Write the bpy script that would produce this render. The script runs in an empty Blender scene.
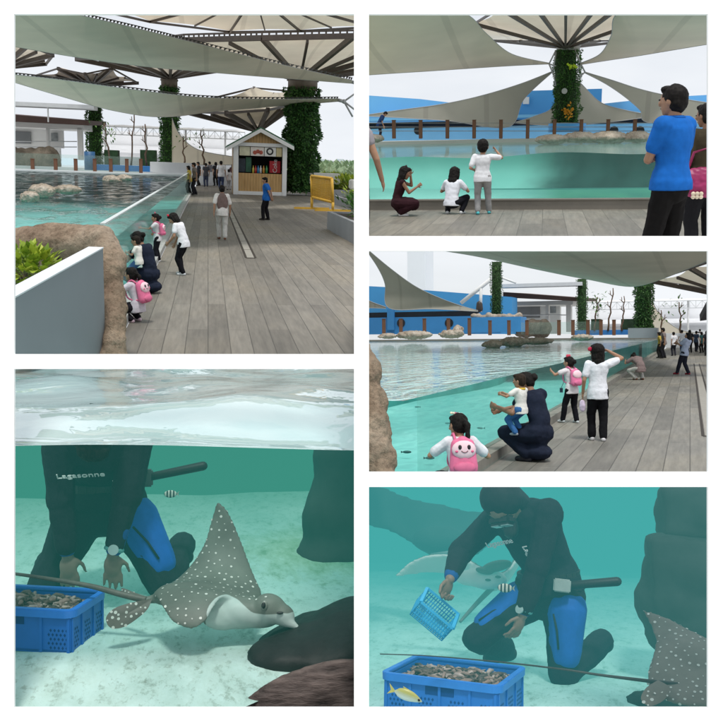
import bpy, bmesh, math, random
from mathutils import Vector, Matrix, noise
V = Vector
sc = bpy.context.scene
col = sc.collection
F = 900.0          # focal length in photo pixels (photo is 723 px wide)
C0 = 361.5
EYE = V((0, 0, 4.5))
rnd = random.Random(7)

# ------------------------------------------------------------------ camera
cam = bpy.data.cameras.new('camera'); co = bpy.data.objects.new('camera', cam); col.objects.link(co)
co.location = EYE; co.rotation_euler = (math.pi / 2, 0, 0)
cam.sensor_width = 36; cam.lens = 36 * F / 723.0; cam.clip_start = 0.05; cam.clip_end = 6000
sc.camera = co
sc.view_settings.view_transform = 'Standard'; sc.view_settings.look = 'None'; sc.view_settings.exposure = 0
sc.cycles.use_denoising = True
sc.cycles.max_bounces = 6; sc.cycles.diffuse_bounces = 3; sc.cycles.glossy_bounces = 3
sc.cycles.transparent_max_bounces = 12; sc.cycles.transmission_bounces = 4
sc.cycles.caustics_reflective = False; sc.cycles.caustics_refractive = False

# ------------------------------------------------------------------ views: five pieces of the park, each with its own level ground
class View:
    def __init__(s, vx, hy, h, scale=1.0, lim=None, level=0.0):
        s.vx, s.hy, s.h, s.s = vx, hy, h, scale
        d = V(((vx - C0) / F, 1, (C0 - hy) / F)).normalized()
        z = V((0, 0, 1)); u = (z - d * z.dot(d)).normalized(); r = d.cross(u); x = V((1, 0, 0)); r1 = (x - d * x.dot(d)).normalized()
        r = (r * (1 - level) + r1 * level).normalized(); u = r.cross(d)
        s.R = Matrix((r, d, u)).transposed()
        s.M = Matrix.Translation(EYE) @ s.R.to_4x4() @ Matrix.Scale(scale, 4)
        s.fwd = d
        s.lim = lim or {}
    def ray(s, px, py):
        l = s.R.transposed() @ V(((px - C0) / F, 1, (C0 - py) / F))
        return l / l.y
    def at(s, px, py, Y): return s.ray(px, py) * Y
    def floor(s, px, py, z=None):
        l = s.ray(px, py); z = -s.h if z is None else z
        return l * (z / l.z)
    def planes(s):
        out = []
        Rt = s.R.transposed()
        L = s.lim
        if 'r' in L: out.append(Rt @ V((1, -(L['r'] - C0) / F, 0)))
        if 'l' in L: out.append(Rt @ V((-1, (L['l'] - C0) / F, 0)))
        if 't' in L: out.append(Rt @ V((0, -(C0 - L['t']) / F, 1)))
        if 'b' in L: out.append(Rt @ V((0, (C0 - L['b']) / F, -1)))
        return out

P1 = View(208, 161, 2.2, 1, dict(r=361, b=361))
P2 = View(545, 132, 1.27, 14, dict(l=362, b=243), .6)
P3 = View(690, 332, 1.46, 1, dict(l=362, t=244, b=479))
P4 = View(184, 335, 1.275, 1, dict(r=361, t=362))
P5 = View(538, 475, 1.05, 1, dict(l=362, t=480))

# ------------------------------------------------------------------ mesh builder
class MB:
    def __init__(s): s.v = []; s.f = []; s.m = []; s.sm = []
    def add(s, vs, fs, mi=0, smooth=False):
        o = len(s.v); s.v.extend(V(v) for v in vs)
        for f in fs: s.f.append([o + i for i in f]); s.m.append(mi); s.sm.append(smooth)
        return s
    def box(s, c, size, M=None, mi=0):
        x, y, z = (k / 2 for k in size); c = V(c)
        vs = [V((a * x, b * y, e * z)) for a in (-1, 1) for b in (-1, 1) for e in (-1, 1)]
        vs = [(M @ v if M else v) + c for v in vs]
        return s.add(vs, [(0, 1, 3, 2), (4, 6, 7, 5), (0, 4, 5, 1), (2, 3, 7, 6), (0, 2, 6, 4), (1, 5, 7, 3)], mi)
    def boxb(s, lo, hi, mi=0):
        lo, hi = V(lo), V(hi); return s.box((lo + hi) / 2, hi - lo, None, mi)
    def quad(s, a, b, c, d, mi=0): return s.add([a, b, c, d], [(0, 1, 2, 3)], mi)
    def bar(s, a, b, w, t=None, mi=0, up=(0, 0, 1)):
        a, b = V(a), V(b); t = t or w; d = b - a; L = d.length
        if L < 1e-6: return s
        y = d / L; u = V(up)
        if abs(y.dot(u)) > .98: u = V((1, 0, 0))
        x = y.cross(u).normalized(); z = x.cross(y)
        return s.box((a + b) / 2, (w, L, t), Matrix((x, y, z)).transposed(), mi)
    def tube(s, pts, r, n=8, mi=0, smooth=True, cap=True):
        pts = [V(p) for p in pts]; k = len(pts)
        rs = r if isinstance(r, (list, tuple)) else [r] * k
        o = []; x = None
        for i, p in enumerate(pts):
            d = (pts[min(i + 1, k - 1)] - pts[max(i - 1, 0)])
            d = d.normalized() if d.length > 1e-9 else V((0, 0, 1))
            if x is None: x = d.orthogonal().normalized()
            else:
                x = x - d * x.dot(d)
                x = x.normalized() if x.length > 1e-6 else d.orthogonal().normalized()
            y = d.cross(x)
            o += [p + (x * math.cos(2 * math.pi * j / n) + y * math.sin(2 * math.pi * j / n)) * rs[i] for j in range(n)]
        fs = [(i * n + j, i * n + (j + 1) % n, (i + 1) * n + (j + 1) % n, (i + 1) * n + j) for i in range(k - 1) for j in range(n)]
        s.add(o, fs, mi, smooth)
        if cap:
            b = len(s.v) - k * n
            s.f.append([b + j for j in reversed(range(n))]); s.m.append(mi); s.sm.append(False)
            s.f.append([b + (k - 1) * n + j for j in range(n)]); s.m.append(mi); s.sm.append(False)
        return s
    def ell(s, c, rad, R=None, seg=14, rings=9, mi=0):
        c = V(c); vs = []; fs = []
        for i in range(1, rings):
            a = math.pi * i / rings
            for j in range(seg):
                b = 2 * math.pi * j / seg
                v = V((rad[0] * math.sin(a) * math.cos(b), rad[1] * math.sin(a) * math.sin(b), rad[2] * math.cos(a)))
                vs.append((R @ v if R else v) + c)
        t = V((0, 0, rad[2])); vs.append((R @ t if R else t) + c); vs.append((R @ -t if R else -t) + c)
        T = len(vs) - 2
        for i in range(rings - 2):
            for j in range(seg):
                fs.append((i * seg + j, (i + 1) * seg + j, (i + 1) * seg + (j + 1) % seg, i * seg + (j + 1) % seg))
        for j in range(seg):
            fs.append((T, j, (j + 1) % seg)); fs.append((T + 1, (rings - 2) * seg + (j + 1) % seg, (rings - 2) * seg + j))
        return s.add(vs, fs, mi, True)
    def caps(s, a, ra, b, rb, n=10, mi=0):
        a, b = V(a), V(b); d = b - a
        if d.length < 1e-6: return s.ell(a, (ra,) * 3, None, n, 6, mi)
        d = d.normalized(); pts = []; rs = []
        for k in range(4):
            t = math.pi / 2 * (1 - k / 3.0) * .98
            pts.append(a - d * ra * math.sin(t)); rs.append(ra * math.cos(t) + 1e-5)
        for k in range(4):
            t = math.pi / 2 * k / 3.0 * .98
            pts.append(b + d * rb * math.sin(t)); rs.append(rb * math.cos(t) + 1e-5)
        return s.tube(pts, rs, n, mi)
    def grid(s, fn, nu, nv, mi=0, smooth=True, closeu=False):
        vs = [fn(i / nu, j / nv) for j in range(nv + 1) for i in range(nu + 1)]
        w = nu + 1
        fs = [(j * w + i, j * w + i + 1, (j + 1) * w + i + 1, (j + 1) * w + i) for j in range(nv) for i in range(nu)]
        return s.add(vs, fs, mi, smooth)
    def prism(s, pts, off, mi=0, smooth=False):
        pts = [V(p) for p in pts]; n = len(pts); off = V(off)
        vs = pts + [p + off for p in pts]
        fs = [tuple(range(n)), tuple(reversed(range(n, 2 * n)))] + [(i, n + i, n + (i + 1) % n, (i + 1) % n) for i in range(n)]
        return s.add(vs, fs, mi, smooth)

def lerp_path(pts, t):
    n = len(pts) - 1; x = min(max(t, 0), 1) * n; i = min(int(x), n - 1); f = x - i
    p0 = pts[max(i - 1, 0)]; p1 = pts[i]; p2 = pts[i + 1]; p3 = pts[min(i + 2, n)]
    return .5 * ((2 * p1) + (p2 - p0) * f + (2 * p0 - 5 * p1 + 4 * p2 - p3) * f * f + (3 * p1 - p0 - 3 * p2 + p3) * f ** 3)

def link(name, me, view, base, parent):
    o = bpy.data.objects.new(name, me); col.objects.link(o)
    if parent is not None:
        o.parent = parent
    else:
        o.matrix_world = view.M @ Matrix.Translation(base) if view else Matrix.Translation(base)
    return o

def mk(mb, name, mats, view=None, parent=None, base=None, clip=False, bevel=0, lab=None):
    """one mesh object; coordinates of mb are view-local, the origin goes to base (or to the parent's base)"""
    if parent is not None: view = VIEW_OF[parent.name]; base = BASE_OF[parent.name]; clip = clip or bool(parent.get('cut'))
    if base is None: base = V((0, 0, 0))
    base = V(base)
    me = bpy.data.meshes.new(name)
    me.from_pydata([v - base for v in mb.v], [], mb.f)
    mats = mats if isinstance(mats, (list, tuple)) else [mats]
    for m in mats: me.materials.append(m)
    for p, mi, sm in zip(me.polygons, mb.m, mb.sm): p.material_index = mi; p.use_smooth = sm
    bm = bmesh.new(); bm.from_mesh(me)
    if clip and view:
        for no in view.planes():
            bmesh.ops.bisect_plane(bm, geom=bm.verts[:] + bm.edges[:] + bm.faces[:], plane_co=-base, plane_no=no, clear_outer=True)
    if clip and view:      # nothing reaches through the border wall
        Rt = view.R.transposed()
        bmesh.ops.bisect_plane(bm, geom=bm.verts[:] + bm.edges[:] + bm.faces[:], plane_co=Rt @ V((0, 3.016, 0)) / view.s - base, plane_no=Rt @ V((0, -1, 0)), clear_outer=True)
    if bevel:
        bmesh.ops.bevel(bm, geom=bm.edges[:], offset=bevel, segments=2, affect='EDGES', clamp_overlap=True)
    bmesh.ops.recalc_face_normals(bm, faces=bm.faces[:])
    bm.to_mesh(me); bm.free()
    o = link(name, me, view, base, parent)
    if parent is not None: VIEW_OF[o.name] = view; BASE_OF[o.name] = base
    else: VIEW_OF[o.name] = view; BASE_OF[o.name] = base
    if lab: o['label'] = lab
    return o
VIEW_OF = {}; BASE_OF = {}

def tag(o, label, cat, group=None, kind=None):
    if label: o['label'] = label
    if cat: o['category'] = cat
    if group: o['group'] = group
    if kind: o['kind'] = kind
    return o
def thing(view, name, label, cat, base, group=None):
    o = bpy.data.objects.new(name, None); col.objects.link(o); o.empty_display_size = .1
    o.matrix_world = view.M @ Matrix.Translation(V(base)) if view else Matrix.Translation(V(base))
    VIEW_OF[o.name] = view; BASE_OF[o.name] = V(base)
    return tag(o, label, cat, group)
def struct(mb, name, mats, view, base=None, clip=True, label=None):
    o = mk(mb, name, mats, view, None, base, clip); o['kind'] = 'structure'
    if label: o['label'] = label
    return o

def blob(mb, voxel, smooth=4, disp=0, dscale=1, seed=0):
    """fuse the closed shapes of mb into one continuous surface"""
    me = bpy.data.meshes.new('tmp'); me.from_pydata(mb.v, [], mb.f)
    o = bpy.data.objects.new('tmp', me); col.objects.link(o)
    r = o.modifiers.new('r', 'REMESH'); r.mode = 'VOXEL'; r.voxel_size = voxel; r.use_smooth_shade = True
    if smooth:
        m = o.modifiers.new('s', 'SMOOTH'); m.iterations = smooth; m.factor = .5
    dg = bpy.context.evaluated_depsgraph_get(); dg.update()
    ev = o.evaluated_get(dg); em = ev.to_mesh()
    out = MB()
    vs = [v.co.copy() for v in em.vertices]
    if disp:
        ns = [v.normal.copy() for v in em.vertices]
        vs = [v + n * disp * noise.fractal(v * dscale + V((seed, seed * 2, 0)), 1.0, 2.0, 4) for v, n in zip(vs, ns)]
    out.add(vs, [tuple(p.vertices) for p in em.polygons], 0, True)
    ev.to_mesh_clear(); bpy.data.objects.remove(o); bpy.data.meshes.remove(me)
    return out

# ------------------------------------------------------------------ materials
def srgb(r, g, b):
    f = lambda c: (c / 255 / 12.92) if c <= 10.3 else ((c / 255 + .055) / 1.055) ** 2.4
    return (f(r), f(g), f(b), 1)
class NT:
    def __init__(s, name):
        s.mat = bpy.data.materials.new(name); s.mat.use_nodes = True; s.t = s.mat.node_tree; s.t.nodes.clear()
        s.out = s.n('ShaderNodeOutputMaterial')
    def n(s, t, **k):
        o = s.t.nodes.new(t)
        for a, b in k.items():
            if a.startswith('i_'):
                key = a[2:]; key = int(key) if key.isdigit() else key.replace('_', ' ')
                s.put(b, o.inputs[key])
            else: setattr(o, a, b)
        return o
    def put(s, b, sock):
        if hasattr(b, 'is_output') or isinstance(b, bpy.types.NodeSocket): s.t.links.new(b, sock)
        else: sock.default_value = b
    def coord(s, scale=(1, 1, 1), rot=(0, 0, 0), loc=(0, 0, 0)):
        c = s.n('ShaderNodeTexCoord'); m = s.n('ShaderNodeMapping')
        m.inputs['Scale'].default_value = scale; m.inputs['Rotation'].default_value = rot; m.inputs['Location'].default_value = loc
        s.t.links.new(c.outputs['Object'], m.inputs[0]); return m.outputs[0]
    def noise(s, scale, detail=4, rough=.55, vec=None, dist=0):
        o = s.n('ShaderNodeTexNoise'); o.inputs['Scale'].default_value = scale; o.inputs['Detail'].default_value = detail
        o.inputs['Roughness'].default_value = rough; o.inputs['Distortion'].default_value = dist
        s.t.links.new(vec if vec is not None else s.coord(), o.inputs['Vector']); return o.outputs['Fac']
    def ramp(s, fac, stops, interp='LINEAR'):
        o = s.n('ShaderNodeValToRGB'); cr = o.color_ramp; cr.interpolation = interp
        while len(cr.elements) < len(stops): cr.elements.new(.5)
        for e, (p, c) in zip(cr.elements, stops): e.position = p; e.color = c if len(c) == 4 else (*c, 1)
        s.t.links.new(fac, o.inputs[0]); return o.outputs[0]
    def mix(s, f, a, b, mode='MIX'):
        o = s.n('ShaderNodeMix', data_type='RGBA', blend_type=mode)
        s.put(f, o.inputs[0]); s.put(a, o.inputs[6]); s.put(b, o.inputs[7]); return o.outputs[2]
    def math(s, op, a, b=0.0, c=None):
        o = s.n('ShaderNodeMath', operation=op); s.put(a, o.inputs[0]); s.put(b, o.inputs[1])
        if c is not None: s.put(c, o.inputs[2])
        return o.outputs[0]
    def bsdf(s, color, rough=.6, spec=.4, normal=None, **k):
        o = s.n('ShaderNodeBsdfPrincipled'); s.put(color, o.inputs['Base Color']); s.put(rough, o.inputs['Roughness'])
        o.inputs['Specular IOR Level'].default_value = spec
        if normal is not None: s.t.links.new(normal, o.inputs['Normal'])
        for a, b in k.items(): s.put(b, o.inputs[a.replace('_', ' ')])
        return o.outputs[0]
    def bump(s, h, strength=.3, dist=.02):
        o = s.n('ShaderNodeBump'); o.inputs['Strength'].default_value = strength; o.inputs['Distance'].default_value = dist
        s.t.links.new(h, o.inputs['Height']); return o.outputs[0]
    def done(s, sh, haze=None):
        if haze: sh = haze(s, sh)
        s.t.links.new(sh, s.out.inputs[0]); return s.mat

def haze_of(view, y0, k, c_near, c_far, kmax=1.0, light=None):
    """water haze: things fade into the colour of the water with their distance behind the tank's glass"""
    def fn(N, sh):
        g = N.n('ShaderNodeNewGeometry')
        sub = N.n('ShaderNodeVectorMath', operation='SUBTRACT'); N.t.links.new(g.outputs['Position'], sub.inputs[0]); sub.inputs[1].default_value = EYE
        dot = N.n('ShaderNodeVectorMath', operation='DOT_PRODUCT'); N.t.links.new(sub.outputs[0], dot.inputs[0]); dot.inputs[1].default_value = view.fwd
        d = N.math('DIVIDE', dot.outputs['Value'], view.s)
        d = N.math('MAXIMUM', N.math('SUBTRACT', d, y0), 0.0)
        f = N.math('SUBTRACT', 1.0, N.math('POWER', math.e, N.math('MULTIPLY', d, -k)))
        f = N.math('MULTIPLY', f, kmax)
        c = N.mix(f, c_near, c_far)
        e = N.n('ShaderNodeEmission'); N.t.links.new(c, e.inputs[0]); e.inputs[1].default_value = 1  # haze painted into each material as a glow of the water colour
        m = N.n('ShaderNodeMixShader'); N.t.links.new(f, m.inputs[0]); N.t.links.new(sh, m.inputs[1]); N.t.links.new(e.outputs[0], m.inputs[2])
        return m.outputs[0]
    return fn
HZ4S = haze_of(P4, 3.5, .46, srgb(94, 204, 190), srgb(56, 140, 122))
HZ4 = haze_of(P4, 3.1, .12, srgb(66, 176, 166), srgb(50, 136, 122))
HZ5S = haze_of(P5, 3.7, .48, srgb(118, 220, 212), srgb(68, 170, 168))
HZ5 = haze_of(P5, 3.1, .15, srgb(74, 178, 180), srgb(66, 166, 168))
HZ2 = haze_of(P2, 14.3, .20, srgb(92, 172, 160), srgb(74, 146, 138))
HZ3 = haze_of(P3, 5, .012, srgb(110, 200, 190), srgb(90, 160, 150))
_mc = {}
def mat(c, rough=.6, var=.12, scale=6, spec=.35, bump=0, haze=None, metal=0, c2=None, stretch=None, det=4, name=None):
    key = (tuple(c), rough, var, scale, spec, bump, id(haze), metal, tuple(c2) if c2 else None, stretch, det)
    if key in _mc: return _mc[key]
    N = NT(name or 'surface'); c = (*c[:3], 1)
    vec = N.coord(stretch or (1, 1, 1))
    n = N.noise(scale, det, .6, vec)
    a = tuple(max(0, x * (1 - var)) for x in c[:3]) + (1,); b = tuple(min(1, x * (1 + var)) for x in (c2 or c)[:3]) + (1,)
    colr = N.ramp(n, [(.28, a), (.72, b)])
    nm = N.bump(n, bump, .02) if bump else None
    _mc[key] = N.done(N.bsdf(colr, rough, spec, nm, Metallic=float(metal)), haze); return _mc[key]
# ------------------------------------------------------------------ light
SUN_EL, SUN_AZ = math.radians(64), math.radians(172)   # the sun stands high, behind the viewer
w = bpy.data.worlds.new('World'); sc.world = w; w.use_nodes = True
nt = w.node_tree; nt.nodes.clear()
sky = nt.nodes.new('ShaderNodeTexSky'); sky.sky_type = 'NISHITA'; sky.sun_disc = False
sky.sun_elevation = SUN_EL; sky.sun_rotation = SUN_AZ; sky.air_density = 1.2; sky.dust_density = 2.5
tc = nt.nodes.new('ShaderNodeTexCoord'); mp = nt.nodes.new('ShaderNodeMapping'); mp.inputs['Scale'].default_value = (1, 1, 4)
cn = nt.nodes.new('ShaderNodeTexNoise'); cn.inputs['Scale'].default_value = 2.2; cn.inputs['Detail'].default_value = 5
cr = nt.nodes.new('ShaderNodeValToRGB'); cr.color_ramp.elements[0].position = .3; cr.color_ramp.elements[0].color = (.68, .68, .68, 1)
cr.color_ramp.elements[1].position = .62; cr.color_ramp.elements[1].color = (.97, .97, .97, 1)
mx = nt.nodes.new('ShaderNodeMix'); mx.data_type = 'RGBA'; mx.inputs[7].default_value = (8.5, 8.75, 9.1, 1)
bg = nt.nodes.new('ShaderNodeBackground'); bg.inputs[1].default_value = .11
wo = nt.nodes.new('ShaderNodeOutputWorld')
L = nt.links.new
L(tc.outputs['Generated'], mp.inputs[0]); L(mp.outputs[0], cn.inputs['Vector']); L(cn.outputs['Fac'], cr.inputs[0])
L(cr.outputs[0], mx.inputs[0]); L(sky.outputs[0], mx.inputs[6]); L(mx.outputs[2], bg.inputs[0]); L(bg.outputs[0], wo.inputs[0])
sun = bpy.data.lights.new('sun', 'SUN'); sun.energy = 2.3; sun.angle = math.radians(8); sun.color = (1, .965, .91)
so = bpy.data.objects.new('sun', sun); col.objects.link(so)
so.rotation_euler = (math.radians(90) - SUN_EL, 0, math.radians(8))
so.location = (0, -10, 30)

# ------------------------------------------------------------------ white border between the five views, built as a wall with openings
WIN = [(14, 14, 354, 354), (369, 14, 708, 236), (369, 251, 708, 472), (14, 369, 354, 708), (369, 487, 708, 708)]
def build_wall():
    D = 3.0; T = .012
    xs = sorted({-300, 1023} | {a for w_ in WIN for a in (w_[0], w_[2])}); ys = sorted({-40, 763} | {a for w_ in WIN for a in (w_[1], w_[3])})
    inw = lambda x, y: any(a < x < c and b < y < d for a, b, c, d in WIN)
    P = lambda x, y, dy: EYE + V(((x - C0) / F * D, D + dy, (C0 - y) / F * D))
    mb = MB()
    for i in range(len(xs) - 1):
        for j in range(len(ys) - 1):
            x0, x1, y0, y1 = xs[i], xs[i + 1], ys[j], ys[j + 1]
            if inw((x0 + x1) / 2, (y0 + y1) / 2): continue
            for t in (0, T): mb.quad(P(x0, y0, t), P(x1, y0, t), P(x1, y1, t), P(x0, y1, t))
    for a, b, c, d in WIN + [(-300, -40, 1023, 763)]:
        for (x0, y0), (x1, y1) in (((a, b), (c, b)), ((c, b), (c, d)), ((c, d), (a, d)), ((a, d), (a, b))):
            mb.quad(P(x0, y0, 0), P(x1, y1, 0) if 0 else P(x1, y1, 0), P(x1, y1, T), P(x0, y0, T))
    o = mk(mb, 'border_wall', mat((.93, .93, .93), .7, .01, 3, .2), None)
    o['kind'] = 'structure'; o['label'] = 'white border around five views, built as a wall with rectangular openings'
    mb = MB(); mb.boxb((-.008, 3.014, .6), (.008, 12.5, 6.6)); o = mk(mb, 'partition_wall', mat((.9, .9, .9), .75, .01, 3, .2), None); o['kind'] = 'structure'; o['label'] = 'white partition between the two columns of openings'
    g = MB(); g.grid(lambda u, v: V((-2500 + 5000 * u, -2500 + 5000 * v, -.02)), 4, 4, 0, False)
    o = mk(g, 'ground', mat((.62, .62, .6), .8, .08, .8, .2), None); o['kind'] = 'structure'  # unseen pale ground, brightened to bounce light onto the white wall
build_wall()

# ------------------------------------------------------------------ people
def rx(a): return Matrix.Rotation(math.radians(a), 3, 'X')
def ry(a): return Matrix.Rotation(math.radians(a), 3, 'Y')
def rz(a): return Matrix.Rotation(math.radians(a), 3, 'Z')
def toB(base, yaw, H, p):
    return (rz(-yaw) @ (V(p) - V(base))) / H
def ik(a, t, l1, l2, hint):
    a, t = V(a), V(t); d = t - a; L = d.length
    if L > (l1 + l2) * .999: t = a + d * ((l1 + l2) * .999 / L); d = t - a; L = d.length
    L = max(L, abs(l1 - l2) + 1e-3)
    u = d.normalized(); h = V(hint); h = h - u * h.dot(u)
    h = h.normalized() if h.length > 1e-5 else u.orthogonal().normalized()
    ca = (l1 * l1 + L * L - l2 * l2) / (2 * l1 * L); ca = max(-1, min(1, ca))
    return a + u * l1 * ca + h * l1 * math.sqrt(max(0, 1 - ca * ca)), t

SKIN = (.36, .20, .125)
SKIN_D = (.26, .14, .085)
def cloth(c, haze=None): return mat(c, .85, .17, 11, .12, .5, haze, det=6)
def skin_mat(c, haze=None): return mat(c, .5, .1, 14, .35, 0, haze)
_hairm = {}
def hair_mat(c=(.012, .010, .009), haze=None):
    return mat([k * .8 for k in c], .62, .5, 60, .14, .5, haze, stretch=(1, 1, .12))

def person(view, base, H, yaw, label, pose=None, top=None, bottom=None, shoes=(.02, .02, .02), hair='short', hairc=(.012, .010, .009),
           skin=SKIN, hs=1.0, wid=1.0, vox=.011, group=None, face=True, haze=None, cat='person', name='person', extra=None, cut=False, skirt=None):
    p = dict(pel=(0, 0, .52), lean=2, side=0, head=(6, 0, 0)); p.update(pose or {})
    root = thing(view, name, label, cat, base, group)
    if cut: root['cut'] = True
    Rb = rz(yaw); base = V(base)
    W = lambda v: base + Rb @ (V(v) * H)          # body space -> view space
    pel = V(p['pel']); S = rx(-p['lean']) @ ry(p['side']) @ rz(p.get('twist', 0))
    Lp = rx(-p.get('plean', p['lean'] * .5)) @ ry(p['side'] * .5)
    waist = pel + Lp @ V((0, -.0, .10)); chest = waist + S @ V((0, .004, .12)); neck = chest + S @ V((0, -.004, .095))
    sh = {s: chest + S @ V((s * .098 * wid, -.004, .065)) for s in (-1, 1)}
    Hd = S @ rx(-(p['head'][0] - 0)) @ rz(p['head'][1]) @ ry(p['head'][2]) if not p.get('hfree') else rz(p['head'][1]) @ rx(-p['head'][0]) @ ry(p['head'][2])
    hc = neck + S @ V((0, .006, .022)) + Hd @ V((0, .014, .062 * hs))
    hip = {s: pel + Lp @ V((s * .048 * wid, 0, -.005)) for s in (-1, 1)}
    arm = {}; leg = {}
    for s, k in ((-1, 'l'), (1, 'r')):
        t = p.get(k + 'a'); t = V(t) if t else sh[s] + V((s * .035, .02, -.312))
        e, wv = ik(sh[s], t, .172, .152, p.get(k + 'eh', (s * .5, -1, -.3)))
        arm[s] = (e, wv)
        t = V(p.get(k + 'f', (s * .055, -.01, .04)))
        kn, an = ik(hip[s], t, .245, .240, p.get(k + 'kh', (s * .15, 1, 0)))
        leg[s] = (kn, an)
    def torso(mb, g, lo=True, hi=True, fl=1.0, hem=.055, body=True):
        up = S @ V((0, 0, 1)); k = wid
        st = [(pel + Lp @ V((0, 0, -hem)), Lp, .084 * k, .060), (pel, Lp, .088 * k, .064), (pel + Lp @ V((0, .002, .05)), Lp, .082 * k, .059), (waist, S, .076 * k, .055),
              (waist + S @ V((0, .004, .06)), S, .083 * k, .059), (chest, S, .094 * k, .064), (chest + up * .045, S, .100 * k, .060), (chest + up * .075, S, .088 * k, .048), (chest + up * .095, S, .050 * k, .036)]
        if body: st[0] = (st[0][0], Lp, .060 * k, .050)
        elif hem <= .04: st[0] = (st[0][0], Lp, .104 * k, .078); st[1] = (pel + Lp @ V((0, 0, .02)), Lp, .102 * k, .077); st[2] = (st[2][0], Lp, .094 * k, .068)
        elif hem > .04: st[0] = (st[0][0], Lp, .097 * k, .078); st[1] = (pel, Lp, .098 * k, .078); st[2] = (st[2][0], Lp, .088 * k, .067)
        n = 20; rings = []; m = len(st) - 1
        for q in range(m * 3 + 1):
            t = q / (m * 3); x = t * m; i = min(int(x), m - 1); f = x - i; f2 = f * f * (3 - 2 * f)
            c_ = lerp_path([e[0] for e in st], t); a_, b_ = st[i], st[i + 1]
            Rm = a_[1].lerp(b_[1], f) if hasattr(a_[1], 'lerp') else a_[1]
            r1 = a_[2] + (b_[2] - a_[2]) * f2 + g; r2 = a_[3] + (b_[3] - a_[3]) * f2 + g
            rings.append([W(c_ + Rm @ V((r1 * math.cos(2 * math.pi * e / n), r2 * math.sin(2 * math.pi * e / n), 0))) for e in range(n)])
        vs = [p_ for r_ in rings for p_ in r_]; T = len(rings)
        fs = [(i * n + e, i * n + (e + 1) % n, (i + 1) * n + (e + 1) % n, (i + 1) * n + e) for i in range(T - 1) for e in range(n)]
        fs += [tuple(reversed(range(n))), tuple(range((T - 1) * n, T * n))]
        mb.add(vs, fs, 0, True)
        for s in (-1, 1): mb.caps(W(sh[s] * .42 + neck * .58 + S @ V((0, 0, -.018))), (.028 + g * .8) * H, W(sh[s] + S @ V((-s * .004, 0, -.004))), (.031 + g) * H)
    def legs(mb, g, frac=1.0, flare=0.0):
        for s in (-1, 1):
            kn, an = leg[s]
            mb.caps(W(hip[s]), (.058 * wid + g) * H, W(kn), (.038 + g) * H)
            if frac > .5:
                e = kn + (an - kn) * min(1, (frac - .5) * 2)
                mb.caps(W(kn), (.037 + g) * H, W(kn + (an - kn) * .3), (.037 + g) * H)
                mb.caps(W(kn + (an - kn) * .3), (.037 + g) * H, W(e), (.024 + g + flare) * H)
    # ---- body: one continuous skin surface
    mb = MB()
    h = hs * H
    mb.ell(W(hc), (.050 * h, .061 * h, .063 * h), Rb @ Hd)
    mb.ell(W(hc + Hd @ V((0, .016, -.030)) * hs), (.038 * h, .040 * h, .042 * h), Rb @ Hd)
    mb.ell(W(hc + Hd @ V((0, .034, -.056)) * hs), (.020 * h, .016 * h, .014 * h), Rb @ Hd)
    mb.caps(W(hc + Hd @ V((0, .056, .002)) * hs), .006 * h, W(hc + Hd @ V((0, .0625, -.018)) * hs), .0095 * h)
    for s in (-1, 1):
        mb.ell(W(hc + Hd @ V((s * .051, -.002, -.008)) * hs), (.006 * h, .012 * h, .018 * h), Rb @ Hd)
        mb.ell(W(hc + Hd @ V((s * .022, .050, -.012)) * hs), (.013 * h, .012 * h, .012 * h), Rb @ Hd)
    mb.caps(W(neck - S @ V((0, 0, .03))), .033 * H, W(hc + Hd @ V((0, -.012, -.03)) * hs), .03 * H * (hs * .5 + .5))
    torso(mb, 0); legs(mb, 0)
    for s in (-1, 1):
        e, wv = arm[s]
        mb.caps(W(sh[s]), .029 * H, W(e), .022 * H); mb.caps(W(e), .0225 * H, W(wv), .0155 * H)
        k = 'l' if s < 0 else 'r'
        d = V(p[k + 'hd']).normalized() if p.get(k + 'hd') else (wv - e).normalized()
        n_ = V(p.get(k + 'pn', (-s, 0, 0))); n_ = (n_ - d * n_.dot(d)); n_ = n_.normalized() if n_.length > .1 else d.orthogonal().normalized()
        t_ = d.cross(n_).normalized()                       # across the knuckles
        if t_.dot(V((0, 1, 0))) < 0 and abs(t_.y) > .2: t_ = -t_
        elif abs(t_.y) <= .2 and t_.z < 0: t_ = -t_
        fr = max(.0052 * H, vox * .70)
        pc = wv + d * .028
        Rm = Matrix((t_, d, n_)).transposed()
        mb.ell(W(pc), (.024 * H, .031 * H, .011 * H), Rb @ Rm)
        curl = p.get(k + 'c', .35)
        for q, (off, ln) in enumerate(((.0205, .034), (.007, .039), (-.0065, .036), (-.0195, .028))):
            a0 = wv + d * .048 + t_ * off
            a1 = a0 + (d * math.cos(curl * .6) + n_ * math.sin(curl * .6) + t_ * off * 5).normalized() * ln * .55
            a2 = a1 + (d * math.cos(curl * 1.8) + n_ * math.sin(curl * 1.8)) * ln * .5
            mb.caps(W(a0), fr, W(a1), fr * .95, 8); mb.caps(W(a1), fr * .95, W(a2), fr * .8, 8)
        t0 = wv + d * .012 + t_ * .018
        t1 = t0 + (d * .7 + t_ * .8 + n_ * .25).normalized() * .024; t2 = t1 + (d * .95 + t_ * .25 + n_ * .35).normalized() * .022
        mb.caps(W(t0), fr * 1.25, W(t1), fr * 1.1, 8); mb.caps(W(t1), fr * 1.1, W(t2), fr * .85, 8)
    feet = {}
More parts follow.
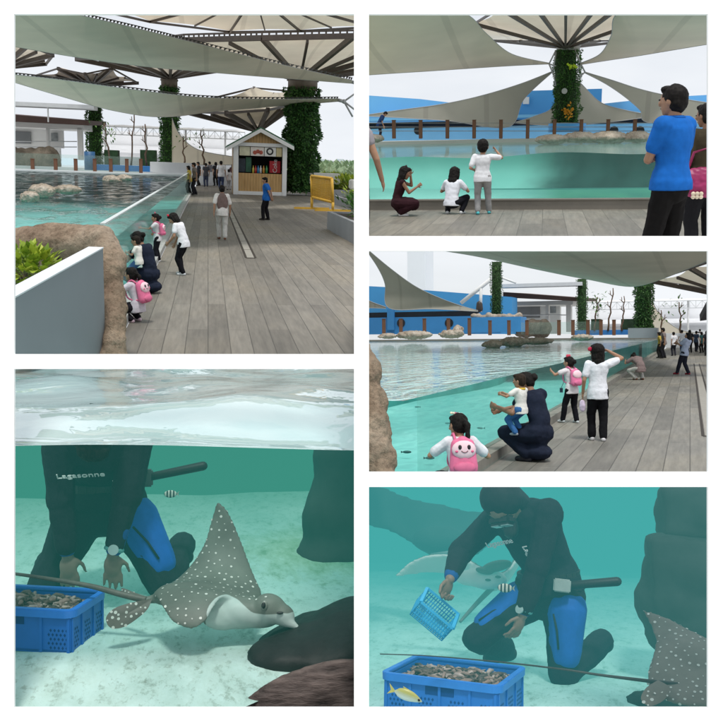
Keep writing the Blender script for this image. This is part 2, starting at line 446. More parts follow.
    for s in (-1, 1):
        kn, an = leg[s]; k = 'l' if s < 0 else 'r'
        fd = rz(p.get(k + 'fy', -s * 8)) @ V((0, 1, 0)); fp = p.get(k + 'fp', 0)
        fd = V((fd.x * math.cos(fp), fd.y * math.cos(fp), -math.sin(fp)))
        heel = an + V((0, 0, -.022)) - fd * .018; toe = an + V((0, 0, -.024)) + fd * .085
        feet[s] = (heel, toe)
        mb.caps(W(heel), .017 * H, W(toe), .014 * H); mb.caps(W(an), .02 * H, W(an * .5 + toe * .5), .016 * H)
    mk(blob(mb, vox * .62 if face else vox, 2), 'body', skin_mat(skin, haze), parent=root)
    if face:
        for s in (-1, 1):
            e = MB(); e.ell(W(hc + Hd @ V((s * .0215, .0555, .004)) * hs), (.0085 * h, .006 * h, .0045 * h), Rb @ Hd, 8, 6)
            mk(e, 'eye', mat((.015, .012, .01), .2, .05, 5, .5, 0, haze), parent=root)
        e = MB(); e.ell(W(hc + Hd @ V((0, .053, -.037)) * hs), (.016 * h, .005 * h, .0045 * h), Rb @ Hd, 8, 6)
        mk(e, 'mouth', mat((.22, .07, .06), .5, .1, 5, .4, 0, haze), parent=root)
    # ---- hair
    if hair:
        mb = MB(); q = lambda x, y, z: W(hc + Hd @ V((x, y, z)) * hs); HR = Rb @ Hd
        mb.ell(q(0, -.012, .016), (.0575 * h, .063 * h, .060 * h), HR)
        mb.ell(q(0, -.026, -.012), (.054 * h, .046 * h, .050 * h), HR)
        mb.ell(q(0, .030, .050), (.040 * h, .030 * h, .020 * h), HR)
        if hair in ('bob', 'long', 'full'):
            for s in (-1, 1): mb.caps(q(s * .045, -.006, .02), .018 * h, q(s * .047, -.004, -.05), .016 * h)
            mb.ell(q(0, -.032, -.038), (.058 * h, .036 * h, .052 * h), HR)
        if hair in ('long', 'full'):
            mb.ell(q(0, -.040, -.085), (.056 * h, .028 * h, .060 * h), HR)
            for s in (-1, 1): mb.caps(q(s * .048, -.01, -.03), .018 * h, q(s * .045, -.012, -.10), .013 * h)
        if hair == 'full': mb.ell(q(0, -.01, .02), (.066 * h, .066 * h, .062 * h), HR)
        if hair == 'pony':
            mb.caps(q(0, -.066, .012), .018 * h, q(0, -.098, -.02), .02 * h); mb.caps(q(0, -.098, -.02), .02 * h, q(0, -.095, -.115), .012 * h)
        if hair == 'bun': mb.ell(q(0, -.075, .005), (.032 * h, .030 * h, .030 * h), HR)
        if hair == 'topknot': mb.ell(q(0, -.055, .055), (.026 * h, .026 * h, .026 * h), HR)
        if hair == 'toddler': pass
        mk(blob(mb, vox * .75, 1, .0035 * h, 45 / H, rnd.random() * 9), 'hair', hair_mat(hairc, haze), parent=root)
    # ---- clothes
    if top:
        kind, c = top[0], top[1]
        mb = MB(); g = .012
        if kind == 'dress':
            torso(mb, g)
            for s in (-1, 1):
                kn, an = leg[s]
                mb.caps(W(hip[s]), .080 * H, W(kn), .057 * H); mb.caps(W(kn), .054 * H, W(an + V((0, 0, .02))), .050 * H)
            mb.caps(W((hip[1] + hip[-1]) * .5), .09 * H, W((leg[1][0] + leg[-1][0]) * .5 + V((0, 0, -.03))), .085 * H)
            mb.caps(W((hip[1] + hip[-1]) * .5), .09 * H, W((leg[1][1] + leg[-1][1]) * .5 + V((0, 0, .07))), .08 * H)
            if skirt: mb.ell(W(skirt[0]), [q * H for q in skirt[1]], Rb); mb.caps(W(pel), .085 * H, W(skirt[0]), skirt[1][2] * .9 * H)
        else:
            torso(mb, g + (.006 if kind == 'polo' else .002), hem=(top[3] if len(top) > 3 else .05) + .02, body=False)
        sl = top[2] if len(top) > 2 else .5
        for s in (-1, 1):
            e, wv = arm[s]
            if sl <= 0: continue
            a1 = sh[s] + (e - sh[s]) * min(1, sl)
            mb.caps(W(sh[s] * .96 + chest * .04), (.034 + g) * H, W(a1), (.029 + g * .9) * H)
            if sl > 1: mb.caps(W(e), (.024 + g * .8) * H, W(e + (wv - e) * (sl - 1)), (.019 + g * .7) * H)
        mk(blob(mb, vox * .85, 5 if kind == 'polo' else 3, (.013 if kind == 'dress' else .003 if kind == 'polo' else .007) * H, (6 if kind == 'dress' else 7) / H, rnd.random() * 9), 'dress' if kind == 'dress' else 'shirt', cloth(c, haze), parent=root)
        if kind == 'polo':
            mb = MB(); pts = []
            for i in range(13):
                a = 2 * math.pi * i / 12
                pts.append(W(neck + S @ V((.036 * math.cos(a), .002 + .036 * math.sin(a), .004 - .012 * max(0, math.sin(a))))))
            mb.tube(pts, .0105 * H, 8); mk(mb, 'collar', cloth([k * .85 for k in c], haze), parent=root)
    if bottom:
        kind, c = bottom[0], bottom[1]
        mb = MB(); g = .009
        mb.ell(W(pel + Lp @ V((0, -.004, -.012))), ((.090 * wid + g) * H, (.072 + g) * H, .078 * H), Rb @ Lp)
        legs(mb, g, {'pants': .97, 'shorts': .45, 'crop': .85}[kind], .008 if kind == 'pants' else .004)
        mk(blob(mb, vox, 2, .007 * H, 9 / H, rnd.random() * 9), 'shorts' if kind == 'shorts' else 'trousers', cloth(c, haze), parent=root)
    if shoes:
        for s in (-1, 1):
            heel, toe = feet[s]; kn, an = leg[s]
            mb = MB(); mb.caps(W(heel + V((0, 0, .004))), .026 * H, W(toe), .021 * H); mb.caps(W(an - V((0, 0, .004))), .026 * H, W(an * .45 + toe * .55), .022 * H)
            b = blob(mb, vox, 2)
            zmin = base.z + .002
            if p.get('flat', True):
                for v in b.v: v.z = max(v.z, zmin)
            mk(b, 'shoe', mat(shoes, .6, .15, 12, .3, 0, haze), parent=root)
    J = dict(root=root, W=W, sh=sh, arm=arm, leg=leg, hc=hc, Hd=Hd, chest=chest, neck=neck, waist=waist, pel=pel, S=S, Rb=Rb, H=H, hs=hs, hip=hip, Lp=Lp)
    return J

def hair_bow(J, c, off=(.03, -.02, .075), r=.02):
    W, hc, Hd, hs, H = J['W'], J['hc'], J['Hd'], J['hs'], J['H']
    mb = MB()
    for s in (-1, 1): mb.ell(W(hc + Hd @ V((off[0] + s * r * .8, off[1], off[2])) * hs), (r * H * hs, r * .5 * H * hs, r * .8 * H * hs), J['Rb'] @ Hd)
    mb.ell(W(hc + Hd @ V(off) * hs), (r * .5 * H * hs,) * 3)
    mk(mb, 'hair_bow', mat(c, .6, .1, 8, .3), parent=J['root'])

def backpack(J, view, label, tilt=0, c=(.72, .16, .30), c2=(.85, .60, .66), size=1.0, face=True):
    """child's rucksack on the back: bag, flap, pocket, two straps"""
    H = J['H']; W = J['W']; S = J['S']; Rb = J['Rb']; ch = J['chest']
    ctr = ch + S @ V((0, -.115, -.045)); R = Rb @ S
    base = W(ctr)
    t = thing(view, 'backpack', label, 'backpack', base)
    q = lambda x, y, z: base + R @ (V((x, y, z)) * H * size)
    mb = MB()
    for x in (-.05, .05):
        mb.caps(q(x, 0, -.085), .048 * H * size, q(x * .8, .006, .07), .042 * H * size)
    mb.caps(q(0, -.005, -.085), .05 * H * size, q(0, 0, .085), .045 * H * size)
    mk(blob(mb, .011, 3), 'bag', mat(c, .6, .1, 12, .3, .2), parent=t)
    mb = MB(); mb.ell(q(0, -.036, .035), (.082 * H * size, .028 * H * size, .062 * H * size), R)
    mk(mb, 'flap', mat(c2, .6, .06, 12, .3), parent=t)
    mb = MB(); mb.ell(q(0, -.04, -.085), (.075 * H * size, .026 * H * size, .042 * H * size), R)
    mk(mb, 'pocket', mat([k * .9 for k in c], .6, .1, 12, .3), parent=t)
    if face:
        for s in (-1, 1):
            mb = MB(); mb.ell(q(s * .03, -.062, .05), (.012 * H * size, .006 * H * size, .016 * H * size), R, 10, 6)
            mk(mb, 'printed_eye', mat((.02, .015, .02), .4, .05, 5), parent=t)
            mb = MB(); mb.ell(q(s * .052, -.056, .022), (.011 * H * size, .006 * H * size, .008 * H * size), R, 10, 6)
            mk(mb, 'printed_cheek', mat((.75, .12, .25), .5, .05, 5), parent=t)
        mb = MB(); mb.tube([q(x, -.064, .026 - .012 * (1 - (x / .022) ** 2)) for x in (-.022, -.012, 0, .012, .022)], .0025 * H * size, 6)
        mk(mb, 'printed_smile', mat((.15, .03, .05), .5, .05, 5), parent=t)
    for s in (-1, 1):
        mb = MB(); sh = J['sh'][s]
        pts = [q(s * .045, .03, .1), W(sh * .55 + J['neck'] * .45 + S @ V((0, -.01, .045))), W(sh * .62 + ch * .38 + S @ V((0, .085, .01))), W(ch + S @ V((s * .085, .07, -.09))), q(s * .06, .03, -.09)]
        pts = [lerp_path(pts, i / 14) for i in range(15)]
        mb.tube(pts, .011 * H, 6); mk(mb, 'strap', mat(c, .6, .1, 12, .3), parent=t)
    return t

# ready-made poses (fractions of the body height)
SQUAT = dict(pel=(0, -.02, .17), lean=28, plean=5, lf=(-.075, .03, .04), rf=(.075, .02, .04), lkh=(-.35, 1, .6), rkh=(.35, 1, .6), head=(-14, 0, 0))
def walk(a=.1, **k):
    d = dict(lf=(-.045, a, .05), rf=(.045, -a, .055), la=(-.15, -.05, .50), ra=(.15, .06, .50)); d.update(k); return d
# ------------------------------------------------------------------ shared kit for the park
def pxbox(mb, v, x0, y0, x1, y1, Y, depth, mi=0):
    a = v.at(x0, y0, Y); b = v.at(x1, y1, Y)
    xm = (x0 + x1) / 2; z0, z1 = v.at(xm, y0, Y).z, v.at(xm, y1, Y).z
    return mb.boxb((min(a.x, b.x), Y, min(z0, z1)), (max(a.x, b.x), Y + depth, max(z0, z1)), mi)

def m_planks(name, base, w=.27, L=6.0, line=.45, blotch=1.0):
    N = NT(name); vec = N.coord(rot=(0, 0, math.pi / 2))
    br = N.n('ShaderNodeTexBrick', offset=.37, offset_frequency=2, squash=1.0); N.t.links.new(vec, br.inputs['Vector'])
    br.inputs['Scale'].default_value = 1; br.inputs['Brick Width'].default_value = L; br.inputs['Row Height'].default_value = w
    br.inputs['Mortar Size'].default_value = .006; br.inputs['Mortar Smooth'].default_value = .25; br.inputs['Bias'].default_value = 0
    br.inputs['Color1'].default_value = (*[k * .80 for k in base], 1); br.inputs['Color2'].default_value = (*[k * 1.14 for k in base], 1)
    br.inputs['Mortar'].default_value = (*[k * line for k in base], 1)
    grain = N.noise(5, 6, .65, N.coord((3.0, .25, 1)))
    blot = N.noise(.5, 5, .6, N.coord((1, .35, 1)))
    c = N.mix(1, br.outputs[0], N.ramp(grain, [(.25, (.70, .70, .70)), (.75, (1.22, 1.22, 1.2))]), 'MULTIPLY')
    c = N.mix(1, c, N.ramp(blot, [(.3, (.66, .66, .66)), (.48, (1, .99, .97)), (.62, (1.10, 1.06, .98)), (.78, (1.34, 1.27, 1.14))]), 'MULTIPLY')
    h = N.math('SUBTRACT', N.math('MULTIPLY', grain, .3), N.math('MULTIPLY', br.outputs['Fac'], 1.0))
    return N.done(N.bsdf(c, N.ramp(blot, [(.3, (.45,) * 3), (.7, (.7,) * 3)]), .35, N.bump(h, .5, .01)))
M_DECK = m_planks('deck stamped boards', (.20, .186, .164))

def m_surface(N, sh, lo=.55, hi=.80):
    """water lets steep light through and mirrors at a grazing angle"""
    lw = N.n('ShaderNodeLayerWeight'); lw.inputs[0].default_value = .5
    f = N.n('ShaderNodeMapRange'); f.inputs['From Min'].default_value = lo; f.inputs['From Max'].default_value = hi; N.t.links.new(lw.outputs['Facing'], f.inputs['Value'])
    t = N.n('ShaderNodeBsdfTransparent'); t.inputs[0].default_value = (.82, .97, .95, 1)
    m = N.n('ShaderNodeMixShader'); N.t.links.new(f.outputs[0], m.inputs[0]); N.t.links.new(t.outputs[0], m.inputs[1]); N.t.links.new(sh, m.inputs[2])
    return m.outputs[0]
def m_leaf(name, stops, rough=.45, haze=None):
    N = NT(name); g = N.n('ShaderNodeNewGeometry')
    pn = N.noise(1.1, 4, .6); f_ = N.math('ADD', N.math('MULTIPLY', g.outputs['Random Per Island'], .62), N.math('MULTIPLY', N.math('SUBTRACT', pn, .32), .95))
    c = N.ramp(f_, stops)
    b = N.bsdf(c, rough, .35)
    t = N.n('ShaderNodeBsdfTranslucent'); N.t.links.new(c, t.inputs[0])
    m = N.n('ShaderNodeMixShader'); m.inputs[0].default_value = .25; N.t.links.new(b, m.inputs[1]); N.t.links.new(t.outputs[0], m.inputs[2])
    return N.done(m.outputs[0], haze)
M_IVY = m_leaf('climbing leaves', [(0, (.012, .04, .010)), (.4, (.035, .11, .025)), (.75, (.08, .22, .045)), (1, (.18, .36, .08))])
M_IVYD = m_leaf('dark climbing leaves', [(0, (.012, .036, .011)), (.5, (.036, .115, .028)), (.85, (.10, .23, .055)), (1, (.2, .34, .09))])
M_CROTON = m_leaf('yellow green leaves', [(0, (.05, .12, .015)), (.35, (.22, .34, .03)), (.7, (.42, .50, .05)), (1, (.62, .62, .14))])
M_PLANT = m_leaf('planter leaves', [(0, (.02, .07, .015)), (.5, (.06, .17, .03)), (1, (.20, .32, .07))])
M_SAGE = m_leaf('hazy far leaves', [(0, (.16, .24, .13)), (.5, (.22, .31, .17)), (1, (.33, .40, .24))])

def m_sail(name, c=(.50, .52, .47), trans=.35):
    N = NT(name)
    seam = N.n('ShaderNodeTexWave', wave_type='BANDS', bands_direction='X'); N.t.links.new(N.coord((.12, .12, .12)), seam.inputs[0])
    seam.inputs['Scale'].default_value = 1.0; seam.inputs['Distortion'].default_value = 0
    cc = N.ramp(N.noise(.35, 3), [(.3, [k * .9 for k in c]), (.7, [min(1, k * 1.08) for k in c])])
    cc = N.mix(1, cc, N.ramp(seam.outputs['Fac'], [(0, (.86,) * 3), (.012, (.86,) * 3), (.02, (1,) * 3)]), 'MULTIPLY')
    b = N.bsdf(cc, .55, .3); t = N.n('ShaderNodeBsdfTranslucent'); N.t.links.new(cc, t.inputs[0])
    m = N.n('ShaderNodeMixShader'); m.inputs[0].default_value = trans; N.t.links.new(b, m.inputs[1]); N.t.links.new(t.outputs[0], m.inputs[2])
    return N.done(m.outputs[0])
M_SAIL = m_sail('grey green sailcloth', (.64, .55, .455), .05)
M_CREAM = m_sail('cream sailcloth', (.66, .60, .49), .36)
M_CREAMD = m_sail('sand sailcloth', (.40, .385, .33), .30)
M_STEEL = mat((.055, .042, .034), .5, .2, 3, .4)
M_STEELM = mat((.14, .115, .09), .5, .2, 3, .4)
M_CABLE = mat((.35, .36, .37), .4, .1, 5, .5)
M_WHITE = mat((.78, .79, .80), .6, .04, 2)
M_LACE = mat((.035, .035, .032), .7, .2, 6)
M_GREY = mat((.30, .315, .335), .65, .07, 1.2, .3, .1)
M_GREYL = mat((.60, .62, .64), .65, .05, 2, .3)
M_CONC = mat((.40, .40, .385), .75, .14, 2.5, .25, .2)
M_WOODP = mat((.17, .080, .046), .6, .2, 5, .3, stretch=(1, 1, .2))
M_BARK = mat((.13, .085, .058), .85, .35, 6, .2, .6)
M_ROCK = None
def m_rock(name, a, b, c, haze=None, sc=1.0, lich=.5):
    N = NT(name)
    n1 = N.noise(1.6 * sc, 7, .62); n2 = N.noise(7 * sc, 6, .65); n3 = N.noise(28 * sc, 5, .7)
    k = N.ramp(n1, [(.30, a), (.50, b), (.68, c)])
    k = N.mix(lich, k, N.ramp(n2, [(.3, (.45, .42, .40)), (.55, (1, 1, 1)), (.8, (1.35, 1.3, 1.25))]), 'MULTIPLY')
    k = N.mix(.6, k, N.ramp(n3, [(.32, (.55, .52, .5)), (.5, (1, 1, 1)), (.75, (1.25, 1.25, 1.25))]), 'MULTIPLY')
    return N.done(N.bsdf(k, .85, .2, N.bump(N.math('ADD', n2, N.math('MULTIPLY', n3, .5)), .8, .04)), haze)
M_ROCK = m_rock('tan boulder', (.16, .105, .072), (.30, .225, .16), (.40, .32, .245))
M_ROCKP = m_rock('pale pool rock', (.26, .20, .15), (.42, .36, .29), (.55, .49, .42), sc=.7)

def leaf(mb, p, d, up, L, W, mi=0):
    """one folded, pointed leaf"""
    d = d.normalized(); x = d.cross(up); x = x.normalized() if x.length > 1e-4 else d.orthogonal().normalized()
    n = x.cross(d)
    a = p; b = p + d * L * .45 + x * W * .5 + n * L * .05; c = p + d * L - n * L * .12; e = p + d * L * .45 - x * W * .5 + n * L * .05
    m = p + d * L * .5 - n * L * .02
    mb.add([a, b, c, e, m], [(0, 1, 4), (1, 2, 4), (2, 3, 4), (3, 0, 4)], mi)

def rv(r=rnd): return V((r.gauss(0, 1), r.gauss(0, 1), r.gauss(0, 1))).normalized()

def green_column(view, px, ytop, ybase, wpx, Y, label, cap=None, n=1500, leafs=.22, group='planted columns of the sailcloth canopies', mats=None, zb=None, cap_h=10):
    a = view.at(px, ytop, Y); b = view.at(px, ybase, Y); r = wpx / F * Y / 2
    t = thing(view, 'planted_column', label, 'column', b, group)
    mb = MB(); mb.tube([b, b + (a - b) * .5, a], r * .86, 24); mk(mb, 'shaft', mat((.02, .045, .015), .9, .4, 3), parent=t)
    mb = MB(); H = a.z - b.z; rr = random.Random(int(px))
    for i in range(n):
        z = b.z + H * rr.random(); th = rr.random() * 2 * math.pi
        k = .88 + .34 * noise.noise(V((math.cos(th) * 2, math.sin(th) * 2, z / r * 1.3))) + rr.random() * .16
        o = V((math.cos(th), math.sin(th), 0))
        p = V((b.x, b.y, z)) + o * r * k
        d = (o * (.5 + rr.random()) + V((0, 0, -.9 + rr.random() * 1.2)) + rv(rr) * .6)
        leaf(mb, p, d, o, r * leafs * (.6 + rr.random()), r * leafs * .55)
    mk(mb, 'leaves', mats or M_IVY, parent=t, clip=True)
    if cap:
        c = V((b.x, b.y, a.z)); ch = cap_h / F * Y
        mb = MB(); mb.tube([c - V((0, 0, ch * .15)), c + V((0, 0, ch))], r * .95, 24, 0, True); mb.tube([c + V((0, 0, ch * .45)), c + V((0, 0, ch * .6))], r * 1.03, 24)
        mk(mb, 'capital', cap, parent=t)
    return t

def sail(view, name, label, edgeA, edgeB, mats, Ns=(36, 10), sag=0, lace=None, group=None, thick=0):
    """cloth stretched between two cable edges, each a list of (pixel x, pixel y, depth)"""
    A = [view.at(*p) for p in edgeA]; B = [view.at(*p) for p in edgeB]
    base = A[0]
    t = thing(view, name, label, 'shade sail', base, group)
    def fn(u, v_):
        a = lerp_path(A, u); b = lerp_path(B, u); p = a + (b - a) * v_
        return p + V((0, 0, -sag * math.sin(math.pi * v_) * math.sin(math.pi * u)))
    mb = MB(); mb.grid(fn, *Ns); mk(mb, 'cloth', mats, parent=t, clip=True)
    for E in (A, B):
        mb = MB(); mb.tube([lerp_path(E, i / 40) for i in range(41)], E[0].y / F * .35, 6); mk(mb, 'edge_cable', M_CABLE, parent=t, clip=True)
    if lace:
        E = A if lace[0] == 'A' else B; n = lace[1]; mb = MB()
        for i in range(n):
            p = lerp_path(E, (i + .5) / n); q = lerp_path(E, (i + .95) / n); s_ = p.y / F
            up = V((0, 0, 1)) * s_ * lace[2]
            mb.bar(p + up * .2, q + up * 1.0, s_ * .9, s_ * .9); mb.bar(p + up, p + up * .1, s_ * .8, s_ * .8)
        mb.tube([lerp_path(E, i / 40) + V((0, 0, 1)) * lerp_path(E, i / 40).y / F * lace[2] for i in range(41)], E[0].y / F * .5, 5)
        mk(mb, 'lacing', M_LACE, parent=t, clip=True)
    return t

def umbrella(view, label, cx, cy, Y, rim, mats=M_CREAM, rib=1.0, ring=1.4, scallop=.12, closed=True, group='funnel canopies on columns', lattice=False, steel=None, dense=True):
    """funnel canopy: ribs rise from the head of the column to a rim; rim = list of (pixel x, pixel y, depth)"""
    c = view.at(cx, cy, Y); R = [view.at(*p) for p in rim]; n = len(R)
    steel = steel or M_STEEL
    t = thing(view, 'funnel_canopy', label, 'canopy', c, group)
    mb = MB(); seg = n if closed else n - 1
    for i in range(seg):
        a, b = R[i], R[(i + 1) % n]
        def fn(u, v_, a=a, b=b):
            e = a + (b - a) * u; e = e + (c - e) * scallop * math.sin(math.pi * u)
            p = c + (e - c) * v_
            return p + V((0, 0, .06 * (e - c).length * math.sin(math.pi * v_) * .4 + Y / F * 1.2))
        mb.grid(fn, 10, 8)
    mk(mb, 'membrane', mats, parent=t, clip=True)
    for i in range(n):
        if dense:
            mb = MB(); e = (R[i] + R[(i + 1) % n]) / 2; e = e + (c - e) * scallop; mb.bar(c, e, Y / F * rib * 1.3, Y / F * rib * 1.8); mk(mb, 'rib', steel, parent=t, clip=True)
        mb = MB(); mb.bar(c, R[i], Y / F * rib * 2, Y / F * rib * 2.6); mk(mb, 'rib', steel, parent=t, clip=True)
    for i in range(seg):
        mb = MB(); a, b = R[i], R[(i + 1) % n]
        mb.bar(a, b, Y / F * ring, Y / F * ring * 1.5)
        if lattice:
            dz = V((0, 0, Y / F * 4)); mb.bar(a + dz, b + dz, Y / F * ring * .5)
            k = max(6, int((b - a).length / (Y / F * 5)))
            for j in range(k): mb.bar(a + (b - a) * j / k, a + (b - a) * j / k + dz, Y / F * ring * .5)
        mk(mb, 'rim_beam', steel, parent=t, clip=True)
    return t

def rock(view, label, c, rad, mats, seed=0, disp=.18, group=None, name='rock', rings=None, extra=None, vox=None, flat=None, clip=False):
    rr = random.Random(seed); mb = MB(); c = V(c); s = min(rad)
    mb.ell(c, rad)
    for i in range(4):
        o = V((rr.uniform(-.6, .6) * rad[0], rr.uniform(-.5, .5) * rad[1], rr.uniform(-.3, .25) * rad[2]))
        mb.ell(c + o, [q * rr.uniform(.45, .7) for q in rad], rz(rr.uniform(0, 90)) if rad[0] < rad[1] * 1.6 and rad[1] < rad[0] * 1.6 else None)
    for e in (extra or []): mb.ell(*e)
    b = blob(mb, vox or max(rad) / 26, 3, disp * s, 1.6 / s, seed * 3.1)
    o = mk(b, name, mats, view, None, c, clip); return tag(o, label, 'rock', group)

def bare_tree(view, px, ytop, ybase, Y, label, lean=0, tuft=None, seed=0, wpx=2.2, forks=(.55, .8)):
    rr = random.Random(seed); b = view.at(px, ybase, Y); a = view.at(px + lean, ytop, Y); s = Y / F
    t = thing(view, 'bare_tree', label, 'tree', b, 'bare tree trunks standing behind the pool')
    mb = MB(); pts = [b + (a - b) * k / 7 + V((rr.uniform(-1, 1) * s * 1.1 * (0 < k < 7), 0, 0)) for k in range(8)]
    mb.tube(pts, [s * wpx * (1 - .5 * k / 7) * rr.uniform(.85, 1.15) for k in range(8)], 8); mk(mb, 'trunk', M_BARK, parent=t)
    for f in forks:
        q = lerp_path(pts, f); sd = rr.choice((-1, 1)); mb = MB()
        mb.tube([q, q + V((sd * s * 2.2, s * 2, s * 2)), q + V((sd * s * 2.6, s * 2, s * 6))], [s * wpx * .6, s * wpx * .45, s * wpx * .3], 7)
        mb.tube([q + V((sd * s * 2.2, s * 2, s * 2)), q + V((sd * s * 4.2, s, s * 3.5))], [s * wpx * .4, s * wpx * .2], 6)
        mk(mb, 'branch', M_BARK, parent=t)
    if tuft:
        mb = MB()
        for i in range(tuft):
            q = lerp_path(pts, rr.uniform(.6, 1)) + V((rr.gauss(0, 1) * s * 5, rr.gauss(0, 1) * s * 4, rr.gauss(0, 1) * s * 4))
            leaf(mb, q, rv(rr), V((0, 0, 1)), s * 4, s * 1.8)
        mk(mb, 'leaves', M_PLANT, parent=t)
    return t

def shrub(view, label, base, rad, n, L, mats, group=None, seed=1, stems=5, name='shrub', Wd=.5, up=.5, cat='plant'):
    rr = random.Random(seed); base = V(base)
    t = thing(view, name, label, cat, base, group)
    mb = MB(); tips = []
    for i in range(stems):
        e = base + V((rr.uniform(-.8, .8) * rad[0], rr.uniform(-.8, .8) * rad[1], rad[2] * rr.uniform(1.0, 1.7)))
        mb.tube([base + V((rr.uniform(-.3, .3) * rad[0], rr.uniform(-.3, .3) * rad[1], 0)), (base + e) / 2 + rv(rr) * rad[2] * .1, e], [L * .07, L * .05, L * .02], 6); tips.append(e)
    mk(mb, 'stem', M_BARK, parent=t, clip=True)
    mb = MB()
    for i in range(n):
        q = tips[i % len(tips)] * .6 + base * .4 if rr.random() < .4 else base + V((0, 0, rad[2]))
        v = rv(rr); k = rr.random() ** .35
        p = base + V((v.x * rad[0] * k, v.y * rad[1] * k, rad[2] + v.z * rad[2] * k))
        k2 = 1 + .35 * noise.noise(p / max(rad) * 2.5)
        p = base + (p - base) * k2
        d = v + V((0, 0, up)) + rv(rr) * .5
        leaf(mb, p, d, V((0, 0, 1)), L * rr.uniform(.6, 1.2), L * Wd)
    mk(mb, 'leaves', mats, parent=t, clip=True)
    return t

def simple_person(view, px, yhead, yfoot, label, yaw=0, top=(.5, .5, .5), bottom=(.02, .02, .03), hair='short', pose=None, Hm=None, group=None, **k):
    """a small figure: its place and height come from where head and feet stand on the deck"""
    f = view.floor(px, yfoot); Y = f.y; H = (yfoot - yhead) / F * Y
    return person(view, f, H, yaw, label, pose, ('tee', top, k.pop('sl', .55)), ('pants', bottom), hair=hair, vox=max(.012, H * .011), face=False, group=group, **k)
# ================================================================== VIEW 1 (deck beside the long glass pool)
v = P1; FZ = -2.2; GX = v.floor(181, 216).x - .18
KX1 = v.floor(181, 216).x
_r = v.ray(150, 210); WZ = GX / _r.x * _r.z
_r = v.ray(150, 196); GT = GX / _r.x * _r.z
mb = MB(); mb.grid(lambda u, w_: V((KX1 + .005 + 26 * u, 7.5 + 150 * w_ ** 1.5, FZ)), 10, 30, 0, False)
struct(mb, 'deck', M_DECK, v, (0, 0, FZ))
mb = MB(); mb.boxb((GX - .08, 8.5, FZ), (KX1, 66, FZ + .13)); struct(mb, 'kerb', M_CONC, v, (-1.2, 9, FZ))
# drain channel in the boards
a0 = v.floor(255, 258); mb = MB(); X0, X1 = v.floor(246, 258).x, v.floor(255.5, 258).x
for x in (X0, X1): mb.boxb((x - .025, a0.y, FZ + .003), (x + .025, 47, FZ + .007), 0)
mb.boxb((X0, a0.y - .10, FZ + .003), (X1, a0.y, FZ + .0075), 0)
mb.boxb((X0 + .03, a0.y + .02, FZ + .002), (X1 - .03, 47, FZ + .005), 1)
for i in range(10): mb.boxb((X0 + .03, a0.y + 2 + i * 2.6, FZ + .0055), (X1 - .03, a0.y + 2.06 + i * 2.6, FZ + .0065), 0)
o = mk(mb, 'drain_channel', [mat((.035, .028, .022), .7, .2, 9), mat((.30, .285, .25), .7, .12, 6)], v, None, (X0, a0.y, FZ)); tag(o, 'long narrow drain channel with dark edges let into the boards', 'drain')
# pool
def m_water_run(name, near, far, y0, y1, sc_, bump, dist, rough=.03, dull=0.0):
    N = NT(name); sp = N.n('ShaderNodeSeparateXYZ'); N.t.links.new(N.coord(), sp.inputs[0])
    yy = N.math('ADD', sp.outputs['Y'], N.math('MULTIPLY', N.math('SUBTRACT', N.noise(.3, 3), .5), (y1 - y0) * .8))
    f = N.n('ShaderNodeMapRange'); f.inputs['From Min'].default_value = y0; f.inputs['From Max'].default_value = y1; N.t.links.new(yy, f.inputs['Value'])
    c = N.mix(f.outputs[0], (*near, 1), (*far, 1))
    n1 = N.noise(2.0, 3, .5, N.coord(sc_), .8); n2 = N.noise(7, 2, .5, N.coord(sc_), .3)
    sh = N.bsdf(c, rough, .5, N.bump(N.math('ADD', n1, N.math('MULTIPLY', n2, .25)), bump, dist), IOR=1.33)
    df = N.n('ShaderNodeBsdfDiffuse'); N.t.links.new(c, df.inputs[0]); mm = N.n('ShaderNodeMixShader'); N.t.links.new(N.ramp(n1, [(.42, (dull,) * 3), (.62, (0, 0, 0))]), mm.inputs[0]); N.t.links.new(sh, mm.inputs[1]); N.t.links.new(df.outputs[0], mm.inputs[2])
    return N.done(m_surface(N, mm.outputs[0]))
M_W1 = m_water_run('pool ripples', (.20, .50, .46), (.022, .042, .040), 2, 14, (1.0, .35, 1), 1.0, .34, .03, .85)  # far tone and dull patches paint dark reflections into the water colour
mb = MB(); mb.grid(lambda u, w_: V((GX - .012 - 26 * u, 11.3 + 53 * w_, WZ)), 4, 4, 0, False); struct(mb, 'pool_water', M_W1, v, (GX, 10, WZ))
M_PF = mat((.30, .62, .58), .8, .25, .7, .2, c2=(.42, .72, .68), det=6)
mb = MB(); mb.grid(lambda u, w_: V((GX - 5 * u, 8.5 + 57 * w_, FZ - .25)), 4, 4, 0, False); struct(mb, 'pool_floor', mat((.09, .36, .34), .8, .25, .7, .2, c2=(.16, .46, .43), det=6), v, (GX, 10, FZ - .25))
mb = MB(); mb.boxb((GX - 28, 64, FZ - .3), (KX1, 66, WZ + .10)); pxbox(mb, v, 150, 162.5, 192, 172.5, 66, 3)
struct(mb, 'pool_coping', M_GREYL, v, (GX, 64, FZ))
def m_glass(name, tint, a):
    N = NT(name); g = N.bsdf((*tint, 1), .08, .5); t = N.n('ShaderNodeBsdfTransparent'); t.inputs[0].default_value = (.93, .98, .97, 1)
    lw = N.n('ShaderNodeLayerWeight'); lw.inputs[0].default_value = .25
    m = N.n('ShaderNodeMixShader'); N.t.links.new(N.math('ADD', N.math('MULTIPLY', lw.outputs['Fresnel'], .12), a), m.inputs[0])
    N.t.links.new(t.outputs[0], m.inputs[1]); N.t.links.new(g, m.inputs[2]); return N.done(m.outputs[0])
M_GLASS = m_glass('clear acrylic', (.55, .72, .68), .16)
